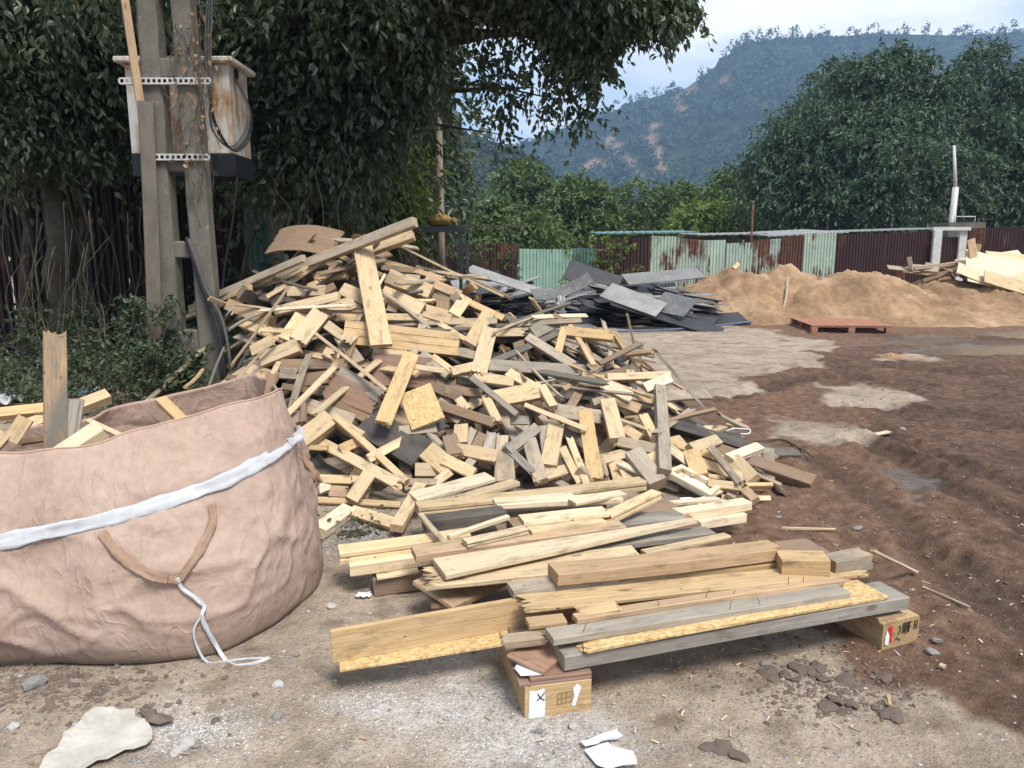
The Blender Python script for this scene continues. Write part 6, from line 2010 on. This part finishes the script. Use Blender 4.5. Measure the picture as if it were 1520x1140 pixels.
# ------------------------------------------------------------------ pallet
M['pallet'] = mat_simple('pinkish_pallet_wood', (.36, .175, .115), .85, .3, 6, .2, .5)
pc = G(1245, 489); pal = empty('wooden_pallet', pc); pal.rotation_euler = (0, 0, -.10)
tag(pal, 'flat pinkish wooden pallet on the mud before the sand', 'pallet')
def pbox(nm, c, s):
    bm = bmesh.new(); add_box(bm, c, s, None, .004)
    o = link(nm, bm_mesh(nm, bm), M['pallet']); o.parent = pal
pw_, pd_ = 1.45, 1.5
for k in range(3):
    pbox('bottom_board', ((k - 1) * (pw_ / 2 - .06), 0, .012), (.11, pd_, .02))
    for j in range(3):
        pbox('block', ((k - 1) * (pw_ / 2 - .06), (j - 1) * (pd_ / 2 - .06), .068), (.12, .12, .088))
for j in range(3):
    pbox('stringer_board', (0, (j - 1) * (pd_ / 2 - .06), .123), (pw_, .11, .02))
for k in range(9):
    pbox('deck_board', (-pw_ / 2 + .07 + k * (pw_ - .14) / 8, 0, .145), (.15, pd_, .02))

# blue hose and grey hose
M['hose'] = mat_simple('faded_blue_hose', (.10, .13, .20), .6, .3, 12)
pts = [G(x, y, .05) for x, y in ((905, 492), (950, 491), (1000, 489), (1050, 485), (1095, 480), (1120, 477), (1140, 474))]
tag(tubes_obj('blue_hose', [(curve_pts(pts, 40), .022)], M['hose'], None, sides=8), 'faded blue hose lying on the ground before the dark boards', 'hose')
pts = [G(1138, 474, .05), G(1152, 470, .08), PY(1162, 458, 16.6), PY(1167, 440, 16.9), PY(1168, 425, 17.4), PY(1170, 412, 17.8)]
tag(tubes_obj('grey_hose', [(curve_pts(pts, 30), .028)], mat_simple('beige_hose', (.38, .31, .23), .8, .3, 12), None, sides=7), 'beige cloth hose climbing over the left sand heap', 'hose')

# ------------------------------------------------------------------ pale boards heaped at the right edge
r5 = random.Random(8)
for i, (px, py, Y, L_, W_, rz, tone) in enumerate([(1500, 408, 18.0, 2.0, 1.1, -.5, 'w'), (1480, 395, 18.4, 1.6, .9, .3, 'w'), (1530, 398, 18.2, 1.8, 1.0, -.2, 'p'), (1470, 415, 17.8, 1.5, .35, -.75, 'w'), (1515, 425, 17.5, 1.6, .4, -.6, 'p'), (1445, 398, 18.6, 1.2, .5, .1, 'k'), (1420, 396, 18.8, .9, .4, .3, 'h')]):
    c = PY(px, py, Y); d = Vector((math.cos(rz), math.sin(rz) * .3, math.sin(rz) * .45)).normalized() * L_ / 2
    o = plank('pale_board', c - d, c + d, Vector((-.25, -.6, .75)), W_, .02, tone)
    tag(o, ['largest whitish sheet propped on the pale heap at the right edge', 'whitish sheet behind the largest on the pale heap', 'pale sheet at the picture edge on the right heap', 'narrow whitish board sliding down left of the large sheet', 'pale board at the front of the right heap', 'orange brown board flat at the left of the pale heap', 'dull short board at the left tip of the pale heap'][i], 'board', 'boards in the right heap')
for i in range(26):
    c = PY(r5.uniform(1355, 1540), 0, 18.5); x = c.x / c.y * 18.5
    px = r5.uniform(1350, 1545); c = PY(px, r5.uniform(396, 422) if px > 1440 else r5.uniform(394, 406), r5.uniform(18.2, 19.2))
    d = Vector((r5.uniform(-1, 1), r5.uniform(-.5, .5), r5.uniform(-.25, .3))).normalized() * r5.uniform(.25, .8)
    o = plank('scrap_board', c - d, c + d, Vector((r5.uniform(-.4, .4), -.6, .8)), r5.choice([.1, .15, .25]), .03, r5.choice('hhgpkb'))
    tag(o, 'scrap board jumbled in the far heap before the brown fence, %s' % ('left tip of the heap' if px < 1420 else 'middle of the heap' if px < 1480 else 'right end of the heap'), 'board', 'scrap boards in the right heap')
stick('upright grey stub left of the far right heap', 1350, 382, 18.8, 1353, 402, 18.8, 6, .08, 'h', name='post_stub', cat='post')
stick('orange brown upright board leaning on the brown fence', 1452, 362, 20, 1446, 384, 20, 10, .05, 'k', name='upright_board', cat='board')
stick('pale offcut lying on the left sand heap crest', 1090, 398, 18.6, 1097, 390, 18.7, 6, .03, 'p')

# ------------------------------------------------------------------ undergrowth on the left
def shrub(label, px, py, Y, spread, h, n, leafL=.055, mat='leaf_shrub', nl=10, name='shrub', group='undergrowth by the pole'):
    b = PY(px, py, Y); b.z = 0
    o = empty(name, b); tag(o, label, 'shrub', group)
    P, D, stems = [], [], []
    for i in range(n):
        a = rnd.uniform(0, 6.28); rr = spread * math.sqrt(rnd.random())
        top = b + Vector((math.cos(a) * rr, math.sin(a) * rr * .6, h * rnd.uniform(.25, 1.0)))
        if i < 26: stems.append((limb_path(b + Vector((rnd.uniform(-.1, .1), 0, 0)), top, .12, 6, .1), .005))
        P.append(tuple(top)); D.append((math.cos(a) * .6 + rnd.uniform(-.3, .3), math.sin(a) * .6, rnd.uniform(-.1, .9)))
    tubes_obj('stems', stems, M['vine'], o, sides=4)
    A = sprays(np.array(P), np.array(D), rs.uniform(.12, .3, n), nl, leafL, .55, .4, .3, .7)
    link('foliage', leaf_mesh('foliage', *A), M[mat], o)
    return o
shrub('small leaved shrub at the foot of the pole, left side', 215, 560, 6.75, .42, .75, 190)
shrub('small leaved shrub climbing the left pole leg', 232, 560, 6.85, .16, 1.15, 90)
shrub('low green plant in front of the right pole leg', 320, 560, 6.6, .35, .38, 90, .06)
shrub('broad leaved plant at the left end of the wood pile', 355, 560, 6.4, .3, .36, 36, .13, 'leaf_shrub', 5)
shrub('dark straggling shrub in shade left of the pole', 110, 540, 7.2, .55, .55, 140)
shrub('dark shrub under the left trees at picture edge', 20, 540, 7.8, .6, .6, 140)
shrub('tangled dim shrub under the slim trunks', 130, 480, 8.8, .8, .9, 170, .07)
shrub('dim bush behind the pole in shade', 285, 500, 8.6, .5, .8, 130, .07)
shrub('dim bush between the trunks behind the plywood sheet', 370, 430, 9.2, .5, 1.4, 150, .07)
shrub('low weeds growing at the bag corner between offcuts', 524, 778, 4.1, .06, .03, 14, .03, 'leaf_shrub', 6, 'weed', None)
shrub('small dark weed tuft behind the loose frames', 505, 725, 4.75, .1, .05, 18, .03, 'leaf_shrub', 6, 'weed', None)
shrub('vine creeping over the left of the vine topped fence', 905, 420, 21.8, .7, 1.95, 80, .10, 'leaf_yellow', 8, 'creeper', None)
shrub('green creeper on the dark fence behind the shelter', 720, 420, 21.2, .9, 1.85, 90, .10, 'leaf_mid', 8, 'creeper', None)
shrub('creeper spilling over the fence above the teal sheet', 870, 420, 21.8, .8, 1.8, 80, .10, 'leaf_yellow', 8, 'creeper', None)
# bare vines and dead stems
lst = []
for i in range(46):
    x = rnd.uniform(-30, 250); y = rnd.uniform(500, 560); Y = rnd.uniform(7.3, 9.0)
    c = [PY(x, y, Y)]
    dx = rnd.uniform(-18, 18)
    for s in range(4):
        x += dx + rnd.uniform(-22, 22); y -= rnd.uniform(5, 75); c.append(PY(x, y, Y + rnd.uniform(-.2, .2)))
    lst.append((curve_pts(c, 14), rnd.uniform(.002, .005)))
for x, y0, y1 in ((65, 330, 560), (90, 300, 520), (15, 240, 420), (420, 240, 350), (480, 220, 340), (505, 200, 350), (445, 260, 340)):
    Y = 8.2
    lst.append((curve_pts([PY(x + rnd.uniform(-8, 8), y0, Y), PY(x + rnd.uniform(-18, 18), (y0 * 2 + y1) / 3, Y), PY(x + rnd.uniform(-12, 12), (y0 + y1 * 2) / 3, Y), PY(x, y1, Y)], 16), .006))
tag(tubes_obj('bare_vines', lst, M['vine'], None, sides=4), 'tangle of bare dry vines and stems under the left trees', 'vines', kind='stuff')
# leaf litter and plastic scraps under the trees
n = 1500
P = np.stack([rs.uniform(-6, -2.2, n), rs.uniform(5.0, 8.6, n), np.full(n, .02)], 1)
P[:, 2] += rs.uniform(0, .03, n)
tag(link('leaf_litter', leaf_mesh('leaf_litter', P, rs.normal(0, 1, (n, 3)) * [1, 1, .2], rs.normal(0, .3, (n, 3)) + [0, 0, 1], rs.uniform(.04, .1, n), rs.uniform(.02, .05, n), rs.rand(n)), M['dead_leaf']), 'dead leaf litter on the ground under the left trees', 'leaf litter', kind='stuff')

def crumpled(name, c, s, mat, label, cat, seed, amp=.35, flat=.25):
    bm = bmesh.new(); bmesh.ops.create_grid(bm, x_segments=9, y_segments=9, size=.5)
    rr = random.Random(seed)
    ph = [rr.uniform(0, 6) for _ in range(6)]
    for v in bm.verts:
        x, y = v.co.x, v.co.y
        e = 1 + .25 * math.sin(5 * math.atan2(y, x) + ph[0]) + .12 * math.sin(11 * math.atan2(y, x) + ph[1])
        v.co = Vector((x * e * s[0], y * e * s[1], (abs(math.sin(x * 7 + ph[2] + y * 3)) + abs(math.sin(y * 8 + ph[3])) * .6 + rr.uniform(-.2, .2)) * amp * s[2])) + Vector(c)
    o = link(name, bm_mesh(name, bm), mat)
    md = o.modifiers.new('thickness', 'SOLIDIFY'); md.thickness = .003
    tag(o, label, cat)
    return o
M['blue_plastic'] = mat_simple('pale_blue_plastic', (.30, .42, .55), .45, .3, 12)
crumpled('plastic_scrap', G(25, 592, .02), (.35, .3, .2), M['blue_plastic'], 'pale blue plastic scrap on the litter behind the bag, left', 'plastic', 1)
crumpled('plastic_scrap', G(118, 588, .02), (.3, .25, .15), M['blue_plastic'], 'pale blue plastic scrap near the beam behind the bag', 'plastic', 2)
crumpled('plastic_scrap', G(8, 602, .02), (.3, .3, .2), M['white_plastic'], 'white plastic scrap at the left edge behind the bag', 'plastic', 3)
# pale sheet and papers on the foreground
def flat_sheet(name, pix, mat, label, cat, z=.012, th=.004, lift=()):
    P = [G(x, y) for x, y in pix]
    bm = bmesh.new()
    rr = random.Random(len(pix))
    fine = []
    for a, b in zip(P, P[1:] + P[:1]):
        k = max(2, int((b - a).length / .03))
        for j in range(k):
            p = a.lerp(b, j / k) + Vector((rr.uniform(-.012, .012), rr.uniform(-.012, .012), 0)); fine.append(p)
    c = sum(fine, Vector()) / len(fine)
    rings = []
    for f_ in (1, .75, .45, .18):
        rings.append([bm.verts.new((c.x + (p.x - c.x) * f_, c.y + (p.y - c.y) * f_, gz_at(c.x + (p.x - c.x) * f_, c.y + (p.y - c.y) * f_) * .5 + z + (.006 * math.sin(i * .35) + rr.uniform(0, .008)) * (f_ == 1) + .002 * math.sin(i * .21 + f_ * 5))) for i, p in enumerate(fine)])
    n_ = len(fine)
    for r1, r2_ in zip(rings[:-1], rings[1:]):
        for i in range(n_): bm.faces.new((r1[i], r1[(i + 1) % n_], r2_[(i + 1) % n_], r2_[i]))
    bm.faces.new(rings[-1])
    o = link(name, bm_mesh(name, bm, False), mat); md = o.modifiers.new('thickness', 'SOLIDIFY'); md.thickness = th
    tag(o, label, cat)
    return o
M['plaster'] = mat_simple('pale_board_sheet', (.50, .475, .42), .9, .3, 7, .15, .3, .003)
flat_sheet('plaster_sheet', [(60, 1150), (100, 1098), (140, 1060), (198, 1060), (222, 1084), (232, 1106), (200, 1120), (150, 1140), (115, 1155)], M['plaster'], 'pale torn sheet lying flat at the lower left corner', 'sheet', .014)
flat_sheet('plaster_sheet', [(205, 1062), (240, 1068), (258, 1078), (234, 1086), (215, 1074)], M['clod'], 'small grey brown scrap sheet touching the pale torn sheet', 'sheet', .016)
flat_sheet('paper_sheet', [(866, 1125), (900, 1115), (935, 1128), (945, 1146), (890, 1152)], M['paper'], 'white crumpled paper at the bottom edge below the yellow block', 'paper', .014, .003)
flat_sheet('paper_sheet', [(858, 1112), (895, 1106), (918, 1096), (922, 1106), (895, 1113), (865, 1120)], M['paper'], 'narrow white torn paper just above the crumpled one', 'paper', .02, .003)
crumpled('paper_scrap', G(540, 884, .01), (.06, .045, .02), M['paper'], 'small crumpled white paper beside the brown plywood block', 'paper', 9)
crumpled('foil_scrap', G(1032, 745, .05), (.16, .08, .03), M['white_plastic'], 'crumpled white foil under the shallow tray', 'foil', 12)
crumpled('plastic_scrap', PY(833, 466, 13.0), (.1, .08, .25), M['white_plastic'], 'small white bag standing before the dark board heap', 'plastic', 14, .8)
o = tubes_obj('white_cable_tie', [(curve_pts([G(1078, 640, .12), G(1090, 636, .14), G(1112, 638, .12), G(1110, 644, .12), G(1090, 643, .12)], 20), .006)], M['white_plastic'], None, sides=5); tag(o, 'white plastic loop on the black beam at the right of the pile', 'cable tie')
o = tubes_obj('twig', [(curve_pts([G(1120, 655, .05), G(1160, 652, .03), G(1185, 664, .03), G(1207, 678, .02)], 14), [.008] * 15)], M['vine'], None, sides=5); tag(o, 'thin long splinter on the mud right of the wood pile', 'splinter')
for lab, a, b, w, t in (('pale flat offcut alone on the mud', (1292, 645), (1320, 640), .06, 'w'), ('thin stick on the mud right of the stack', (1370, 870), (1440, 900), .012, 'h'), ('short stick on the light ground beyond the pile', (1075, 508), (1105, 507), .04, 'k'), ('small chip near the red tagged block', (1395, 985), (1404, 988), .02, 'p'), ('straw coloured chip on the pale foreground ground', (1318, 1030), (1322, 1045), .012, 'y'), ('whitish chip by the right frame edge of the stack', (1160, 782), (1240, 784), .008, 'p')):
    A, B = G(*a, .025), G(*b, .025)
    tag(plank('timber_chip', A, B, Vector((0, 0, 1)), w, .012, t), lab, 'chip')

# ---- stones: the largest one by one, the rest as gravel
def stone_mesh(seed, sub=2):
    bm = bmesh.new(); bmesh.ops.create_icosphere(bm, subdivisions=sub, radius=1)
    from mathutils import noise as mn
    o_ = Vector((seed * 5.3, seed * 2.7, seed))
    for v in bm.verts:
        v.co *= 1 + .45 * mn.noise(v.co * 1.1 + o_) + .2 * mn.noise(v.co * 2.7 + o_)
        v.co.z *= .6
    return bm_mesh('stone', bm)
stones = [stone_mesh(i) for i in range(6)]
for i, s in enumerate(stones): s.materials.append(M['stone' if i % 3 else 'stone_pale'])
clods = [stone_mesh(20 + i, 1) for i in range(6)]
for s in clods:
    for v in s.vertices: v.co.z *= .55; v.co.x *= 1.25
for s in clods: s.materials.append(M['clod'])
def put_stone(name, px, py, size, me, label, cat, group=None):
    p = G(px, py); o = bpy.data.objects.new(name, me); C.objects.link(o)
    o.location = (p.x, p.y, gz_at(p.x, p.y) + size * .2)
    o.scale = (size * rnd.uniform(.8, 1.3), size * rnd.uniform(.8, 1.2), size * rnd.uniform(.7, 1.1)); o.rotation_euler = (rnd.uniform(-.3, .3), rnd.uniform(-.3, .3), rnd.uniform(0, 6))
    tag(o, label, cat, group)
for px, py, s, lab in ((1272, 790, .03, 'pale grey stone on the mud right of the stack'), (1390, 955, .022, 'white stone right of the red tagged block'), (1383, 968, .028, 'brown stone below the white stone by the red tagged block'), (1256, 933, .018, 'small grey stone in front of the red tagged block'), (1136, 983, .024, 'grey stone under the front beam middle'),
                       (493, 903, .022, 'pale stone between the bag and the front stack'), (413, 1020, .018, 'blue grey stone below the white tie'), (440, 975, .016, 'grey stone right of the white tie tag'), (277, 1108, .03, 'grey stone on the white powder by the pale sheet'), (262, 1118, .022, 'pale stone left of the grey one at the pale sheet'), (290, 1110, .018, 'grey stone right of the white powder cluster'),
                       (50, 1020, .045, 'flat grey brown lump left in front of the bag'), (20, 1082, .02, 'dark grey stone at the lower left edge'), (412, 1066, .022, 'slate grey stone right of the white powder'), (850, 1082, .018, 'pinkish stone right of the yellow block'), (800, 1090, .016, 'grey stone below the yellow block'), (545, 878, .02, 'grey stone by the crumpled paper'), (1340, 640, .03, 'pale stone beside the lone offcut on mud'),
                       (1155, 770, .02, 'stone by the back right corner of the stack'), (95, 1105, .012, 'dark pebble lying on the pale torn sheet'), (112, 1077, .009, 'second dark pebble on the pale torn sheet')):
    put_stone('stone', px, py, s, rnd.choice(stones), lab, 'stone')
for px, py, s in ((1140, 1000, .03), (1165, 1003, .03), (1190, 995, .035), (1205, 998, .03), (1222, 1008, .035), (1255, 1012, .035), (1240, 1040, .032), (1262, 1045, .03), (1228, 1050, .028), (1250, 1055, .02), (1300, 1050, .02), (1320, 1062, .035), (1330, 1068, .028), (1180, 1010, .02), (1272, 1022, .025), (1148, 1008, .022), (1070, 1115, .035), (1095, 1122, .03), (1315, 1004, .03), (1050, 1112, .025), (1215, 992, .03), (1130, 996, .02)):
    put_stone('mud_clod', px, py, s, rnd.choice(clods), '%s dry mud clod %s' % ('large' if s >= .035 else 'small' if s <= .022 else 'medium', 'at the bottom edge right of the white papers' if py > 1100 else 'nearest the red tagged block' if px > 1290 else 'in the clod row just under the front beam' if py < 1005 else 'in the clod row further from the front beam, left part' if px < 1235 else 'in the clod row further from the front beam, right part'), 'clod', 'mud clods before the stack')
# gravel
def scatter(name, n, sampler, smin, smax, mat, label, cat, seed, pw=2.2):
    r = np.random.RandomState(seed)
    base = np.array([(1, 0, 0), (-1, 0, 0), (0, 1, 0), (0, -1, 0), (0, 0, 1), (0, 0, -1)], float)
    Ft = np.array([(0, 2, 4), (2, 1, 4), (1, 3, 4), (3, 0, 4), (2, 0, 5), (1, 2, 5), (3, 1, 5), (0, 3, 5)])
    P = sampler(r, n); n = len(P)
    S = smin + (smax - smin) * r.rand(n) ** pw
    V = base[None] * r.uniform(.55, 1.25, (n, 6, 1)) * np.stack([S, S * r.uniform(.6, 1.2, n), S * r.uniform(.35, .75, n)], 1)[:, None]
    a = r.uniform(0, 6.28, n); ca, sa = np.cos(a)[:, None], np.sin(a)[:, None]
    V = np.stack([V[..., 0] * ca - V[..., 1] * sa, V[..., 0] * sa + V[..., 1] * ca, V[..., 2]], 2)
    z = ground_fields(P[:, 0], P[:, 1])[0]
    V = V + np.stack([P[:, 0], P[:, 1], z + S * .15], 1)[:, None]
    Q = Ft[None] + (np.arange(n) * 6)[:, None, None]
    o = link(name, np_mesh(name, V.reshape(-1, 3), Q.reshape(-1, 3)), mat); tag(o, label, cat, kind='stuff')
def in_view(r, n, x0, x1, y0, y1):
    px = r.uniform(x0, x1, n); py = r.uniform(y0, y1, n)
    return np.array([G(a, b).xy[:] for a, b in zip(px, py)])
scatter('gravel', 3000, lambda r, n: in_view(r, n, -100, 1300, 850, 1250), .002, .013, M['stone'], 'grey gravel and grit on the pale foreground ground', 'gravel', 3, 3.5)
scatter('pale_grit', 1800, lambda r, n: in_view(r, n, -100, 1650, 600, 1250), .002, .011, M['stone_pale'], 'pale grit scattered over the yard', 'gravel', 5, 3.5)
scatter('gravel_heap', 1500, lambda r, n: np.array([G(a, b).xy[:] for a, b in zip(r.normal(545, 35, n), r.normal(795, 22, n))]), .004, .022, M['stone'], 'broken stones beside the bag and the left offcuts', 'gravel', 7, 2.5)
scatter('rubble', 700, lambda r, n: np.array([G(a, b).xy[:] for a, b in zip(r.normal(60, 110, n), r.normal(1025, 26, n))]), .004, .022, M['clod'], 'brown crumbs of earth in front of the bag', 'rubble', 8, 2.5)
scatter('clod_crumbs', 1000, lambda r, n: np.array([G(a, b).xy[:] for a, b in zip(r.normal(1230, 75, n), r.normal(1020, 26, n))]), .003, .016, M['clod'], 'crumbs of dried mud around the clods', 'rubble', 9, 2.5)
scatter('mud_lumps', 1500, lambda r, n: in_view(r, n, 1120, 1650, 540, 950), .004, .02, M['clod'], 'small lumps of mud over the wet yard', 'rubble', 10, 3.0)
def pwd(r, n):
    out = []
    for (cx, cy, sx, sy) in ((300, 1075, 45, 20), (280, 1095, 50, 14), (620, 1060, 90, 30), (800, 1110, 70, 22), (560, 1045, 60, 16)):
        out.append(np.stack([r.normal(cx, sx, n // 5), r.normal(cy, sy, n // 5)], 1))
    q = np.concatenate(out); q = q[(q[:, 1] > 960) & (q[:, 1] < 1300)]
    return np.array([G(a, b).xy[:] for a, b in q])
scatter('white_crumbs', 3000, pwd, .001, .0042, M['white_plastic'], 'white crumbs spilled over the foreground ground', 'crumbs', 11, 2.5)
lst = []
r6 = random.Random(3)
VV, QQ, LL, AA, CC = [], [], [], [], []; off = 0
for i in range(300):
    px, py = (r6.gauss(880, 260), r6.uniform(700, 1130)) if i % 3 else (r6.uniform(1000, 1520), r6.uniform(600, 1000))
    p = G(px, py); p.z = gz_at(p.x, p.y) + .006
    d = Vector((r6.uniform(-1, 1), r6.uniform(-1, 1), r6.uniform(-.1, .1))).normalized() * r6.uniform(.004, .02)
    V, Q, LC, AX = plank_arrays(d.length * 2, r6.uniform(.002, .006), .002, nseg=1, r=r6)
    Mx = np.array(frame(p - d, p + d, Vector((r6.uniform(-.3, .3), r6.uniform(-.3, .3), 1))))
    VV.append(V @ Mx[:3, :3].T + Mx[:3, 3]); LL.append(LC); AA.append(AX); CC.append(np.tile(np.array(tone_col(r6.choice('pwyhk'), r6)), (len(V), 1)))
    QQ += [tuple(int(k) + off for k in q) for q in Q]; off += len(V)
tag(link('wood_chips', mesh_mixed('wood_chips', np.concatenate(VV), QQ, np.concatenate(LL), np.concatenate(AA), np.concatenate(CC)), M['wood']), 'small wood chips and splinters littered on the ground', 'wood chips', kind='stuff')

# ------------------------------------------------------------------ haze
hz = NT('haze_air')
hz.t.nodes.remove(hz.b)
pv = hz.n('VolumePrincipled')
pv.inputs['Color'].default_value = (.42, .65, .98, 1)
pv.inputs['Density'].default_value = .0005
pv.inputs['Anisotropy'].default_value = .2
hz.t.links.new(pv.outputs[0], hz.out.inputs['Volume'])
top = float(hv[:, 2].max()) + 40
bm = bmesh.new(); add_box(bm, (0, 300, (top - 3) / 2), (3400, 2900, top + 3))
o = link('haze', bm_mesh('haze', bm), hz.m); tag(o, 'thin blue haze in the air', 'haze', kind='stuff')
